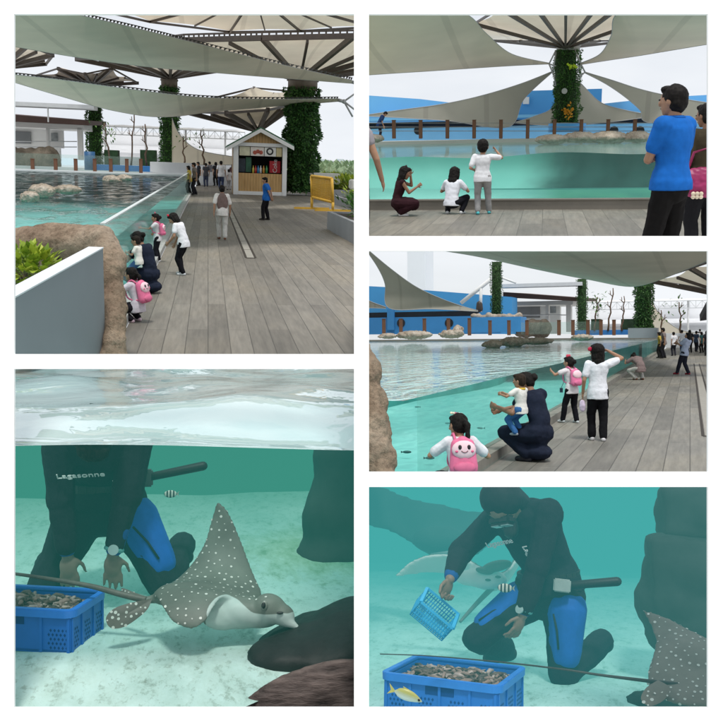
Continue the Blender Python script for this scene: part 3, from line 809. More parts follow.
t = thing(v, 'pool_glass', 'long clear acrylic side wall of the pool beside the boarded deck', 'glass wall', (GX, 12, FZ + .13))
mb = MB(); mb.boxb((GX - .01, 11.3, FZ + .13), (GX + .01, 62, GT)); mk(mb, 'pane', M_GLASS, parent=t)
mb = MB(); mb.boxb((GX - .03, 11.3, GT), (GX + .03, 62, GT + .018)); mk(mb, 'top_edge', mat((.62, .68, .68), .4, .05, 2), parent=t)
# pool rocks
for i, (px, py, w_, h_, Y, l) in enumerate(((30, 197, 9, 5, 22.5, 'small tan rock in the pool, nearest the glass kerb of its row'), (42, 191, 12, 6, 25, 'rounded tan rock behind the small one in the pool row'), (68, 189.5, 13, 4, 27, 'long flat tan rock at the far end of the pool row'),
                                     (112, 180, 9, 4, 45, 'brown rock out in the pool below the wooden posts'), (124, 178.5, 7, 3.5, 48, 'low brown rock behind another near the pool coping'))):
    p = v.at(px, py, Y); rock(v, l, p, (w_ / F * Y, h_ / F * Y * 1.8, h_ / F * Y * 1.1), M_ROCKP, 11 + i, .2, 'rocks in the pool')
# big rough boulder arch and the planter wall
mb = MB()
prof = [(14, 231, 10.9), (40, 225, 10.8), (70, 224, 10.7), (92, 227, 10.6), (106, 237, 10.4), (114, 254, 10.2), (117, 285, 10.0), (118, 315, 9.7), (119, 345, 9.5), (121, 380, 9.3)]
for k, (a, b) in enumerate(zip(prof[:-1], prof[1:])):
    ra, rb = [.20, .20, .20, .19, .17, .15, .125, .12, .12, .13][k:k + 2]
    mb.caps(v.at(a[0] - 4, a[1] + 16 if k < 4 else a[1] + 4, a[2]), ra, v.at(b[0] - 4, b[1] + 16 if k + 1 < 4 else b[1] + 4, b[2]), rb, 14)
for px, py, Y, r in ((10, 262, 11.0, .26), (45, 258, 11.0, .24), (80, 262, 10.9, .22), (100, 290, 10.4, .15), (104, 330, 9.9, .15), (-6, 250, 11, .3), (105, 362, 9.5, .15)): mb.ell(v.at(px, py, Y), (r, r * 1.3, r))
for px, py, Y, r in ((0, 292, 11.2, .34), (28, 285, 11.3, .32), (55, 280, 11.3, .30), (82, 275, 11.1, .26), (-20, 285, 11.3, .36), (20, 320, 11.2, .34), (60, 310, 11.2, .3)): mb.ell(v.at(px, py, Y), (r, r * 1.0, r))
b = blob(mb, .022, 6, .05, 3.2, 4)
o = mk(b, 'boulder', M_ROCK, v, None, v.at(60, 250, 10.6), True); tag(o, 'big brown boulder bending over the planter down to the deck', 'rock')
A = v.at(14, 298.5, 7.2); B = v.at(103, 248.5, 9.6)
d = V((B.x - A.x, B.y - A.y, 0)).normalized(); nrm = V((d.y, -d.x, 0))
zt = (A.z + B.z) / 2; A0 = V((A.x, A.y, A.z)) - d * 1.2; A0.z = A.z - (B.z - A.z) / (B - A).length * 1.2
t = thing(v, 'planter_wall', 'smooth grey planter wall with pale top in front of the boulder', 'planter', V((B.x, B.y, FZ)))
mb = MB(); mb.add([A0, B, V((B.x, B.y, FZ - .2)), V((A0.x, A0.y, FZ - .2))] + [q - nrm * .14 for q in (A0, B, V((B.x, B.y, FZ - .2)), V((A0.x, A0.y, FZ - .2)))], [(0, 1, 2, 3), (4, 7, 6, 5), (1, 5, 6, 2), (0, 3, 7, 4), (0, 4, 5, 1), (3, 2, 6, 7)])
mk(mb, 'wall_panel', mat((.235, .25, .27), .6, .05, .9, .3, .05), parent=t, clip=True)
mb = MB(); up = V((0, 0, .014)); q0, q1 = A0 + nrm * .006 + up, B + nrm * .006 + up + d * .004
mb.add([q0, q1, q1 - nrm * .155, q0 - nrm * .155] + [q - up * .9 for q in (q0, q1, q1 - nrm * .155, q0 - nrm * .155)], [(0, 1, 2, 3), (4, 7, 6, 5), (0, 4, 5, 1), (1, 5, 6, 2), (2, 6, 7, 3), (3, 7, 4, 0)])
mk(mb, 'top_slab', mat((.66, .68, .70), .6, .05, 2), parent=t, clip=True)
shrub(v, 'bright yellow green croton bush behind the grey planter wall', v.at(33, 292, 9.3), (.30, .30, .20), 420, .13, M_CROTON, None, 5, 7, 'croton_bush', .6, .3)

# ---- columns and canopies
green_column(v, 300.5, 88, 191, 30, 67, 'thick green planted column behind the kiosk', M_STEELM, 9000, .20, mats=M_IVYD, cap_h=14)
green_column(v, 170, 86, 166, 16, 105, 'planted column on the pale block at the end of the pool', M_STEELM, 3600, .26)
green_column(v, 95, 107, 168, 13, 108, 'slim planted column beside the white building across the pool', None, 2600, .28)
umbrella(v, 'largest cream funnel canopy over the thick column by the kiosk', 300, 80, 67, [(150, 44, 62), (184, 40, 56), (262, 38, 52), (354, 36, 52), (440, 40, 56), (470, 60, 70), (420, 64, 84), (330, 66, 88), (240, 60, 88), (175, 52, 80)], M_CREAM, 1.5, 2.6, .08, True, lattice=True)
umbrella(v, 'cream funnel canopy reaching over the sails above the long deck', 255, -6, 32, [(60, -16, 24), (180, -24, 22), (330, -18, 24), (400, 4, 30), (372, 27, 40), (300, 31, 44), (230, 32, 44), (150, 22, 40), (80, 6, 34)], M_CREAM, 1.0, 1.6, .05, True)
umbrella(v, 'cream funnel canopy on the column at the end of the pool', 170, 78, 105, [(76, 59, 92), (120, 57, 84), (172, 52, 80), (225, 58, 84), (262, 64, 96), (240, 66, 122), (170, 62, 130), (100, 58, 122)], M_CREAM, 1.3, 1.5, .12, True)
umbrella(v, 'small cream canopy with two peaks on the slim column', 92, 86, 108, [(34, 76, 100), (58, 68.5, 94), (85, 74, 92), (112, 68.5, 94), (138, 83, 102), (125, 78, 120), (92, 74, 126), (55, 76, 120)], M_SAIL, 1.0, .8, .2, True)
umbrella(v, 'cropped canopy corner with dark beams over the white building', 2, 68, 82, [(-50, 52, 76), (-10, 46, 70), (28, 45, 70), (53, 55, 74), (46, 64, 86), (5, 60, 94)], M_CREAM, 1.3, 1.5, .1, True)
umbrella(v, 'low cream canopy with dark ribs behind the kiosk roof', 258, 131, 92, [(186, 112, 80), (226, 113, 74), (268, 110, 72), (296, 104, 78), (300, 92, 98), (254, 88, 108), (205, 100, 104)], M_CREAM, 1.4, 1.2, .1, True)
sail(v, 'shade_sail', 'wide grey green sail, uppermost across the deck view', [(0, -2, 26), (75, 14, 29), (140, 29, 33), (200, 44, 38), (280, 64, 47), (352, 80, 56)], [(0, 44, 36), (75, 57, 40), (140, 66, 44), (200, 71.5, 48), (280, 78, 53), (352, 83.5, 57)], M_SAIL, (60, 10), .1, ('A', 90, 2.2), 'shade sails over the deck')
sail(v, 'shade_sail', 'long sagging grey sail below the wide one, pointing to the thick column', [(0, 73, 46), (60, 79.5, 48), (130, 89, 53), (200, 97, 58), (270, 99, 63), (338, 98.5, 66)], [(0, 78, 50), (60, 96, 55), (115, 111, 60), (165, 117, 64), (225, 110.5, 67), (338, 101.5, 66.5)], M_SAIL, (60, 10), .1, ('A', 80, 1.5), 'shade sails over the deck')
# brackets tying the sails to the thick column
for (p, q, l) in (((338, 100, 66), (350, 103, 67), 'steel bracket joining the long sagging sail to its stay cables'), ((352, 82, 56), (362, 84, 57), 'steel bracket at the point of the wide sail')):
    t = thing(v, 'sail_bracket', l, 'bracket', v.at(*p)); mb = MB(); s_ = p[2] / F
    c = v.at(q[0] - 6, (p[1] + q[1]) / 2, p[2]); mb.tube([v.at(*p), c], s_ * 1.6, 8); mb.ell(c, (s_ * 2.2,) * 3); mk(mb, 'plate', M_CABLE, parent=t, clip=True)
    for dx, dy in ((12, -9), (12, 8), (9, 14)):
        mb = MB(); mb.tube([c, c + V((dx * s_, 0, -dy * s_))], s_ * .9, 6); mk(mb, 'strut', M_CABLE, parent=t, clip=True)
# ---- the far side of the pool
Y = 100
t = thing(v, 'white_building', 'low white building with dark overhanging roof across the pool', 'building', v.at(50, 165, Y))
mb = MB(); pxbox(mb, v, -20, 120.5, 84, 127.5, Y, 8); pxbox(mb, v, 77, 127.5, 82.5, 160, Y, 1.2); pxbox(mb, v, 46, 127.5, 49, 158, Y, 1.2); pxbox(mb, v, -20, 127, 60, 160, Y + 6, 1); pxbox(mb, v, 49, 130, 63, 148, Y + 2, 1)
mk(mb, 'wall', mat((.70, .70, .70), .7, .05, .4), parent=t)
mb = MB(); a, b, c, d_ = v.at(-20, 112, Y - 4), v.at(89, 121, Y - 4), v.at(89, 125.5, Y - 4), v.at(-20, 120, Y - 4); mb.prism([a, b, c, d_], (0, 16, .6)); mk(mb, 'roof', mat((.085, .05, .042), .7, .15, .5), parent=t)
mb = MB(); pxbox(mb, v, -20, 102.5, 94, 106.5, Y - 6, 3); mk(mb, 'fascia_beam', M_GREYL, parent=t)
mb = MB(); pxbox(mb, v, 47, 106.5, 48.6, 122, Y - 5, .3); mk(mb, 'post', M_WHITE, parent=t)
mb = MB(); pxbox(mb, v, -5, 131, 31, 143, Y + 5.8, .15); mk(mb, 'window', mat((.16, .17, .18), .3, .1, 1), parent=t)
mb = MB(); pxbox(mb, v, 51, 133, 58, 141, Y + 1.85, .1); mk(mb, 'notice_board', mat((.25, .27, .28), .5, .35, 2), parent=t)
for py in (141.5, 147):
    mb = MB(); mb.tube([v.at(-10, py, Y + .2), v.at(77, py, Y + .2)], .05, 6); mk(mb, 'rail', M_GREYL, parent=t)
t = thing(v, 'rock_wall', 'brown artificial rock wall under the white building', 'rock', v.at(30, 172, 94)); mb = MB()
for k in range(8): mb.ell(v.at(-16 + k * 9.5, 163 + (k % 3), 95), (1.0, 1.2, 1.6 + .15 * (k % 2)))
mk(blob(mb, .12, 3, .12, .9, 2), 'rock_face', m_rock('dark wall rock', (.07, .06, .045), (.13, .11, .085), (.2, .17, .13), sc=.4), parent=t)
for i, px in enumerate((33, 56, 76, 95, 111, 127, 141)):
    p = v.at(px, 174, 66.6); mb = MB(); s_ = 66.6 / F
    mb.box((p.x, p.y, p.z + s_ * 6.5), (s_ * 3.2, s_ * 3.2, s_ * 14)); mb.box((p.x, p.y, p.z + s_ * 13.8), (s_ * 3.8, s_ * 3.8, s_ * .8))
    tag(mk(mb, 'post', M_WOODP, v, None, p, bevel=.02), 'square brown wooden post on the far pool coping', 'post', 'wooden posts on the far pool coping')
mb = MB(); pxbox(mb, v, 14, 155, 141, 172.5, 66.9, .04); o = mk(mb, 'glass_railing', m_glass('rail glass', (.5, .62, .55), .10), v, None, v.at(80, 172, 67)); tag(o, 'clear glass railing between the brown posts across the pool', 'railing')
t = thing(v, 'blue_tub', 'bright blue water tub behind the wooden posts', 'tub', v.at(130, 172, 80))
mb = MB(); pxbox(mb, v, 92, 165.5, 152, 171, 80, 4); mk(mb, 'basin', mat((.03, .16, .42), .5, .1, 1), parent=t)
mb = MB(); p = v.at(90, 170, 79); mb.tube([p, p + V((0, 0, 17 * 79 / F))], 5 * 79 / F, 16); mk(mb, 'barrel', mat((.03, .11, .24), .5, .15, 1), parent=t)
for i, (px, yt, yb, l, le, tf, lab) in enumerate(((110, 123, 166, -6, 4, 40, 'bare trunk with a leafy tuft beside the slim column'), (131, 112, 166, 3, 3, None, 'tall forked bare trunk, highest in its row'), (147, 124, 166, -2, 3, None, 'bare forked trunk before the pale seating'), (184, 136, 165, -1, 2, 14, 'dark thin trunk by the sandy sail'), (204, 130, 165, -3, 2, 16, 'dark thin trunk at the foot of the sandy sail'))):
    bare_tree(v, px, yt, yb, 84, lab, l, tf, 20 + i, .95)
def grandstand(view, label, x0, x1, yr, yt, yb, Y, group=None):
    t = thing(view, 'grandstand', label, 'grandstand', view.at((x0 + x1) / 2, yb, Y))
    mb = MB(); a = view.at(x0, yr, Y); b = view.at(x1, yr, Y); c = view.at(x0, yt, Y); s_ = Y / F
    mb.grid(lambda u, q: V((a.x + (b.x - a.x) * u, Y + 9 * q, a.z + (c.z - a.z) * (1 - (1 - q) ** 2) * .9 + .5 * s_ * math.sin(u * math.pi * 7) ** 2)), 42, 8); mk(mb, 'roof', mat((.88, .88, .88), .6, .03, .3), parent=t)
    n = max(8, int((x1 - x0) / 6)); zl = a.z - 7 * s_; mb = MB()
    for i in range(n + 1):
        x = a.x + (b.x - a.x) * i / n; mb.bar((x, Y, a.z), (x, Y, zl), s_ * .45)
        if i < n:
            x2 = a.x + (b.x - a.x) * (i + 1) / n; mb.bar((x, Y, a.z if i % 2 else zl), (x2, Y, zl if i % 2 else a.z), s_ * .4)
    mb.bar((a.x, Y, a.z), (b.x, Y, a.z), s_ * .8); mb.bar((a.x, Y, zl), (b.x, Y, zl), s_ * .8); mk(mb, 'truss', M_GREYL, parent=t)
    mb = MB(); z0 = view.at(x0, yb, Y).z; zt_ = zl - 8 * s_
    for k in range(6): mb.boxb((a.x, Y + 3 + k * 2.4, z0), (b.x, Y + 5.4 + k * 2.4, z0 + (zt_ - z0) * (k + 1) / 6))
    mk(mb, 'seating', mat((.80, .81, .83), .7, .05, .3), parent=t)
    mb = MB(); mb.boxb((a.x, Y + 18, z0), (b.x, Y + 18.4, a.z)); mk(mb, 'back_wall', mat((.82, .83, .85), .7, .05, .3), parent=t)
    for i in range(4):
        x = a.x + (b.x - a.x) * (i + .5) / 4; mb = MB(); mb.tube([(x, Y + .4, z0), (x, Y + .4, a.z)], s_ * .9, 8); mk(mb, 'post', M_WHITE, parent=t)
    return t
grandstand(v, 'white roofed grandstand with pale seating rows and lattice truss', 84, 245, 125.5, 121, 168, 118)
sail(v, 'shade_sail', 'sandy cream sail sweeping down behind the people at the end of the deck', [(172, 118, 98), (178, 132, 98), (190, 145, 98), (206, 152, 98), (236, 157, 98)], [(172, 164, 98), (186, 165, 98), (200, 165, 98), (216, 165, 98), (236, 165, 98)], M_CREAM, (24, 8), 0)
mb = MB(); mb.boxb((-25, 86, FZ), (8, 88, v.at(0, 165, 86).z)); o = mk(mb, 'low_wall', M_GREYL, v, None, (0, 86, FZ)); tag(o, 'low pale wall behind the crowd at the end of the deck', 'wall')
mb = MB(); pxbox(mb, v, 104, 150, 118, 168, 86, 2); pxbox(mb, v, 140, 150, 156, 168, 86, 2)
tag(mk(mb, 'hedge', mat((.02, .05, .02), .9, .5, 2), v, None, v.at(110, 168, 86)), 'dark clipped hedge behind the bare trunks', 'hedge')
# ---- kiosk
Yk = 64; K = lambda px, py, dy=0: v.at(px, py, Yk) + V((0, dy, 0))
s_ = Yk / F; fk = v.floor(259, 190.5); dk = -K(259, 190.5).z
t = thing(v, 'kiosk', 'small wooden snack kiosk with white frame and pitched green roof', 'kiosk', K(259, 192))
zb = FZ; X = lambda px: K(px, 160).x
Z = lambda py: K(259, py).z
M_PINE = None
N = NT('varnished pine boards'); br = N.n('ShaderNodeTexWave', wave_type='BANDS', bands_direction='X'); N.t.links.new(N.coord((1.6, 1.6, 1.6)), br.inputs[0]); br.inputs['Scale'].default_value = 1; br.inputs['Distortion'].default_value = .15
cc = N.ramp(N.noise(3, 5, .6, N.coord((3, 3, .3))), [(.3, (.40, .23, .085)), (.7, (.60, .39, .17))]); cc = N.mix(1, cc, N.ramp(br.outputs['Fac'], [(0, (.5,) * 3), (.10, (1,) * 3)]), 'MULTIPLY')
M_PINE = N.done(N.bsdf(cc, .5, .35))
mb = MB(); mb.boxb((X(236), Yk + .12, FZ), (X(285), Yk + .2, Z(173.5))); mk(mb, 'counter_front', M_PINE, parent=t)
mb = MB(); mb.prism([K(238, 144, .12), K(283, 144, .12), K(260.5, 132.5, .12)], (0, .1, 0)); mk(mb, 'gable', M_PINE, parent=t)
for x0, x1 in ((233.5, 238.5), (282.5, 287)):
    mb = MB(); mb.boxb((X(x0), Yk, FZ), (X(x1), Yk + .35, Z(143))); mk(mb, 'corner_post', M_WHITE, parent=t, bevel=.02)
mb = MB(); mb.boxb((X(238.6), Yk + .02, FZ + .01), (X(282.4), Yk + .11, FZ + .25)); mk(mb, 'sill', M_WHITE, parent=t)
mb = MB(); mb.boxb((X(235.5), Yk - .03, Z(146.5)), (X(285.5), Yk + .115, Z(143))); mk(mb, 'lintel', M_WHITE, parent=t)
mb = MB(); mb.boxb((X(233.6), Yk + .4, FZ), (X(234.6), Yk + 4.4, Z(144))); mb.boxb((X(286), Yk + .4, FZ), (X(287), Yk + 4.4, Z(144))); mb.boxb((X(234.7), Yk + 4.3, FZ), (X(285.9), Yk + 4.4, Z(144))); mk(mb, 'side_wall', mat((.30, .20, .10), .6, .15, 2), parent=t)
mb = MB(); mb.boxb((X(237), Yk + 2.4, FZ), (X(284), Yk + 2.5, Z(150))); mk(mb, 'dark_interior', mat((.012, .011, .012), .8, .3, 2), parent=t)  # black sheet painted for the shade inside the kiosk
for q0, q1, nm in (((226.5, 148), (260.5, 129.5), 0), ((293.5, 147.5), (260.5, 129.5), 1)):
    a, b = K(*q0, -.5), K(*q1, -.5); th = V((0, 0, .16))
    mb = MB(); mb.add([a + th, b + th, b + th + V((0, 5.4, 0)), a + th + V((0, 5.4, 0)), a + th * .35, b + th * .35, b + th * .35 + V((0, 5.4, 0)), a + th * .35 + V((0, 5.4, 0))], [(0, 1, 2, 3), (4, 7, 6, 5), (0, 4, 5, 1), (1, 5, 6, 2), (2, 6, 7, 3), (3, 7, 4, 0)])
    rf = mk(mb, 'roof', mat((.05, .14, .08), .6, .1, 1), parent=t)
    mb = MB(); mb.add([a + V((0, -.04, .06)), b + V((0, -.04, .06)), b + V((0, -.04, -.20)), a + V((0, -.04, -.20))] + [q + V((0, .09, 0)) for q in (a + V((0, -.04, .06)), b + V((0, -.04, .06)), b + V((0, -.04, -.20)), a + V((0, -.04, -.20)))], [(0, 1, 2, 3), (4, 7, 6, 5), (0, 4, 5, 1), (1, 5, 6, 2), (2, 6, 7, 3), (3, 7, 4, 0)])
    mk(mb, 'barge_board', M_WHITE, parent=t)
# posters under the lintel: pale, red and white, dark ring on white, pale
for x0, x1, c, nm, l in ((239.5, 250, (.62, .60, .44), 'poster', 'pale yellow poster'), (250.6, 264, (.72, .66, .62), 'poster', 'white poster with red food pictures'), (264.6, 276, (.78, .78, .76), 'poster', 'white poster with a dark ring'), (276.4, 282, (.60, .52, .30), 'poster', 'yellow poster strip')):
    mb = MB(); mb.boxb((X(x0), Yk + .13, Z(156)), (X(x1), Yk + .16, Z(147))); po = mk(mb, nm, mat(c, .5, .15, 2.5), parent=t, lab=l)
def disc(mb, c, r, y=0, n=18, mi=0, e=1.0): mb.add([V(c) + V((r * math.cos(2 * math.pi * i / n), y, r * e * math.sin(2 * math.pi * i / n))) for i in range(n)], [tuple(range(n))], mi)
mb = MB(); disc(mb, K(270, 151.5, .122), .25); mk(mb, 'printed_ring', mat((.03, .03, .03), .5, .1, 3), parent=t)
mb = MB(); disc(mb, K(270, 151.5, .116), .14); mk(mb, 'printed_dot', mat((.7, .7, .68), .5, .1, 3), parent=t)
for px in (255, 258, 261): mb = MB(); disc(mb, K(px, 151.5 + (px % 2), .122), .14); mk(mb, 'printed_food', mat((.40, .09, .06), .5, .4, 9), parent=t)
mb = MB(); mb.boxb((X(270.5), Yk + .9, Z(172.5)), (X(281.5), Yk + 1.5, Z(160.5))); fr = mk(mb, 'red_fridge', mat((.55, .015, .03), .4, .08, 2), parent=t)
def text(view, parent, body, c, size, mats, name='lettering', R=None, ext=.0, right=None):
    cu = bpy.data.curves.new('t', 'FONT'); cu.body = body; cu.size = size; cu.align_x = 'CENTER'; cu.align_y = 'CENTER'; cu.extrude = ext
    o = bpy.data.objects.new('t', cu); col.objects.link(o); dg = bpy.context.evaluated_depsgraph_get(); dg.update()
    me = bpy.data.meshes.new_from_object(o.evaluated_get(dg)); bpy.data.objects.remove(o)
    mb = MB(); Rm = R if R is not None else rx(90)
    mb.add([Rm @ q.co + V(c) for q in me.vertices], [tuple(p.vertices) for p in me.polygons]); bpy.data.meshes.remove(me)
    return mk(mb, name, mats, parent=parent)
text(v, t, 'Coke', K(276, 166.3, .88), .42, mat((.8, .8, .8), .5, .02), R=rx(90) @ rz(90))
mb = MB(); mb.boxb((X(239), Yk + .9, Z(172.5)), (X(246), Yk + 1.6, Z(159))); mk(mb, 'drinks_cooler', mat((.015, .03, .05), .3, .3, 3), parent=t)
mb = MB(); mb.boxb((X(246.5), Yk + .9, Z(172.5)), (X(252), Yk + 1.6, Z(157.5))); mk(mb, 'green_cooler', mat((.03, .14, .08), .4, .3, 3), parent=t)
for i, (px, c_, l) in enumerate(((253.5, (.6, .5, .1), 'yellow'), (256, (.5, .05, .04), 'red'), (258.5, (.05, .25, .5), 'blue'), (261, (.7, .7, .68), 'white'), (264, (.6, .28, .05), 'orange'), (267, (.06, .3, .1), 'green'))):
    p = K(px, 173.3, .5); mb = MB(); mb.tube([p, p + V((0, 0, .34)), p + V((0, 0, .42)), p + V((0, 0, .52))], [.075, .075, .03, .03], 10)
    tag(mk(mb, 'drink_bottle', mat(c_, .3, .1, 4, .5), v, None, p), l + ' drink bottle standing on the kiosk counter', 'bottle', 'drink bottles on the kiosk counter')
# ---- planters, barricade, far green land and sea
def planter(lab, pts_px, ztop_px, Ys, seed, nl, pl, mats, rad, L=.35):
    pass
def boxplanter(label, x0, x1, y0, y1, h, seed, n, Lf, plabel, mats, plant_h):
    t = thing(v, 'planter', label, 'planter', (x0, y0, FZ), 'grey planters along the edge of the deck'); th = .14
    mb = MB(); mb.boxb((x0, y0, FZ), (x1, y0 + th, FZ + h)); mb.boxb((x0, y1 - th, FZ), (x1, y1, FZ + h)); mb.boxb((x0, y0 + th, FZ), (x0 + th, y1 - th, FZ + h)); mb.boxb((x1 - th, y0 + th, FZ), (x1, y1 - th, FZ + h))
    mk(mb, 'box', M_GREY, parent=t, clip=True)
    mb = MB(); mb.boxb((x0 + th, y0 + th, FZ + .1), (x1 - th, y1 - th, FZ + h - .06)); mk(mb, 'soil', mat((.04, .03, .022), .95, .3, 8), parent=t, clip=True)
    rr = random.Random(seed); k = max(1, int((y1 - y0) / plant_h / 1.6))
    for i in range(k):
        shrub(v, plabel, (x0 + (x1 - x0) * (.45 if i % 2 else .6), y0 + (y1 - y0) * (i + .5) / k, FZ + h - .08), ((x1 - x0) * .40, (y1 - y0) / k * .5, plant_h * .5), n, Lf, mats, 'plants in the deck planters', seed + i, 6, 'planter_plant', .55, .8)
q = v.floor(327, 229); boxplanter('grey planter, nearest on the open side of the deck', q.x, q.x + 3.2, q.y - 9, q.y, .62, 40, 300, .28, 'dark green leafy plant in the nearest grey planter', M_PLANT, .75)
q = v.floor(333, 204); boxplanter('low grey planter behind the nearest one', q.x, q.x + 4.0, q.y - 8, q.y, .50, 50, 300, .30, 'yellow green plant in the second grey planter', M_CROTON, .65)
q = v.floor(296, 189); boxplanter('grey planter running up to the thick column', q.x, q.x + 4.5, q.y - 18, q.y, .52, 60, 220, .45, 'green and yellow plant behind the barricade', M_CROTON, .9)
mb = MB(); pxbox(mb, v, 309, 173, 340, 184, 66, 1.2); o = mk(mb, 'concrete_block', mat((.62, .62, .60), .8, .08, 1.5), v, None, v.at(325, 184, 66), bevel=.06); tag(o, 'pale concrete parapet block behind the yellow barricade', 'parapet')
mb = MB(); pxbox(mb, v, 352, 180, 375, 190, 50, 1.2); o = mk(mb, 'concrete_block', mat((.62, .62, .60), .8, .08, 1.5), v, None, v.at(356, 188, 50), True, .06); tag(o, 'pale concrete parapet block at the edge of the picture beyond the planters', 'parapet')
Yb = 46; B_ = lambda px, py, dy=0: v.at(px, py, Yb) + V((0, dy, 0))
t = thing(v, 'barricade', 'yellow metal crowd barricade beside the planters', 'barricade', B_(320, 204))
M_YEL = mat((.60, .36, .05), .5, .12, 3)
pa, pb, pc, pd = B_(311.5, 176), B_(328, 178, -1.5), B_(329, 201, -1.5), B_(312, 197)
mb = MB()
for a, b in ((pa, pb), (pb, pc), (pc, pd), (pd, pa)): mb.tube([a, b], .07, 8)
mk(mb, 'frame', M_YEL, parent=t)
mb = MB()
for i in range(1, 22): f = i / 22; mb.tube([pa + (pb - pa) * f, pd + (pc - pd) * f], .022, 5)
for i in range(1, 16): f = i / 16; mb.tube([pa + (pd - pa) * f, pb + (pc - pb) * f], .022, 5)
mk(mb, 'mesh_panel', M_YEL, parent=t)
for p in (pd, pc):
    mb = MB(); g_ = V((p.x, p.y, FZ + .05)); mb.tube([p, g_], .07, 8); mb.bar(g_ + V((-.9, -.1, 0)), g_ + V((.9, .1, 0)), .12, .1); mk(mb, 'foot', M_YEL, parent=t)
mb = MB(); mb.grid(lambda u, w_: V((9 + 700 * u, 70 + 3200 * w_ ** 2, FZ - 1.2 - 4 * w_)), 6, 20, 0, False); struct(mb, 'low_land', mat((.20, .27, .15), .9, .3, .02, c2=(.36, .42, .28)), v, (60, 300, FZ - 4))
mb = MB(); rr = random.Random(3)
for i in range(3000):
    Yy = 74 + 330 * rr.random() ** 2; x = v.at(rr.uniform(305, 362), 170, Yy).x; sz = .6 + Yy * .006
    leaf(mb, V((x, Yy, FZ - 1.0 + rr.random() * sz * 1.4)), rv(rr) + V((0, 0, .6)), V((0, 0, 1)), sz, sz * .6)
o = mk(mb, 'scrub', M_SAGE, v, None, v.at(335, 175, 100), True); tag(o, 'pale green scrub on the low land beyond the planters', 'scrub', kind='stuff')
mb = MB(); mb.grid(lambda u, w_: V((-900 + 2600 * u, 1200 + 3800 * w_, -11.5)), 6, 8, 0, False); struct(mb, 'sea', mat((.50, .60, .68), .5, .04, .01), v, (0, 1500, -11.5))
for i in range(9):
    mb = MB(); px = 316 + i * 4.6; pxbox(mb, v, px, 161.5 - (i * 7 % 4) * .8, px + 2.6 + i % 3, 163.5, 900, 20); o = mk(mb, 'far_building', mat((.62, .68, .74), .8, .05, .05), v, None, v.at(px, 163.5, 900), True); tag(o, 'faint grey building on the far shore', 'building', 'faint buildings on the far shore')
# ---- people
NAVY = (.013, .018, .035)
f = v.floor(182, 275); pg = dict(lean=24, plean=8, pel=(0, -.03, .50), head=(16, 10, 0), la=(-.13, .16, .50), ra=(.12, .20, .44), lf=(-.05, -.05, .04), rf=(.06, .04, .04))
J = person(v, f, 1.26, 62, 'girl in white T-shirt and black trousers bending towards the glass', pg, ('tee', (.74, .75, .78), .55), ('pants', (.008, .008, .011)), (.6, .62, .64), 'bob', hs=1.2, wid=.95, vox=.010)
hair_bow(J, (.5, .02, .04), (-.03, .02, .06), .022)
f = v.floor(158, 262); J = person(v, f, 1.02, 78, 'little girl with pink rucksack and hair bow touching the glass', dict(lean=4, la=(-.14, .30, .72), ra=(.15, .10, .60), head=(0, 20, 0), leh=(-.5, -1, -.8)), ('tee', (.66, .64, .66), .5), ('pants', (.010, .010, .014)), (.7, .7, .7), 'bun', hs=1.28, wid=.98, vox=.010)
hair_bow(J, (.6, .10, .16), (0, .0, .085), .02); backpack(J, v, 'pink rucksack worn by the little girl standing at the glass')
f = v.floor(149, 293); S1 = dict(SQUAT); SK = ((0, .02, .075), (.125, .165, .075)); S1.update(la=(-.10, .26, .40), ra=(.06, .30, .36), head=(6, 10, 0), lean=24, pel=(0, -.02, .20))
JW = person(v, f, 1.60, 60, 'woman in navy dress squatting at the glass with a toddler', S1, ('dress', NAVY, .5), None, (.03, .03, .04), 'bun', skin=SKIN_D, wid=.98, vox=.013, skirt=SK)
b0 = v.at(139, 281, f.y - .22)
J = person(v, b0, .78, 70, 'toddler in white top and yellow collar held by the squatting woman', dict(pel=(0, 0, .42), lean=4, lf=(-.05, .05, .06), rf=(.05, .02, .06), la=(-.12, .2, .60), ra=(.12, .2, .58), head=(10, 10, 0), flat=False), ('polo', (.78, .76, .70), .55), ('pants', (.07, .14, .30)), (.3, .3, .32), 'short', (.02, .014, .01), hs=1.45, wid=1.15, vox=.010)
f = v.floor(137, 322); S2 = dict(SQUAT); S2.update(la=(-.12, .28, .42), ra=(.10, .28, .40), lean=16, pel=(0, -.02, .20))
J = person(v, f, 1.08, 62, 'girl with pink rucksack squatting beside the boulder', S2, ('tee', (.62, .56, .62), .55), ('pants', (.015, .013, .018)), (.75, .55, .62), 'pony', hs=1.25, vox=.010)
backpack(J, v, 'pink rucksack on the girl squatting beside the boulder', size=1.15)
f = v.floor(222, 240); J = person(v, f, 1.56, 4, 'woman walking away in white top with brown back and pale trousers', walk(.10, lean=4, head=(4, 0, 0)), ('tee', (.66, .63, .60), .8, .06), ('pants', (.52, .50, .47)), (.16, .07, .04), 'bun', vox=.012, wid=1.02)
mb = MB(); W, S = J['W'], J['S']
mb.ell(W(J['chest'] + S @ V((0, -.05, -.06))), (.16, .05, .27), J['Rb'] @ S); mk(mb, 'vest_panel', cloth((.17, .12, .11)), parent=J['root'])
f = v.floor(266, 220); person(v, f, 1.68, 70, 'man in blue polo shirt and black trousers near the kiosk, hands behind him', dict(la=(-.03, -.12, .52), ra=(.05, -.13, .52), head=(8, 25, 0), lf=(-.06, .05, .04), rf=(.06, -.04, .04), reh=(.6, -1, 0), leh=(-.6, -1, 0)), ('polo', (.018, .12, .42), .6), ('pants', (.012, .011, .014)), (.02, .016, .014), 'short', vox=.013, face=False)
CR = 'people gathered at the far end of the deck'
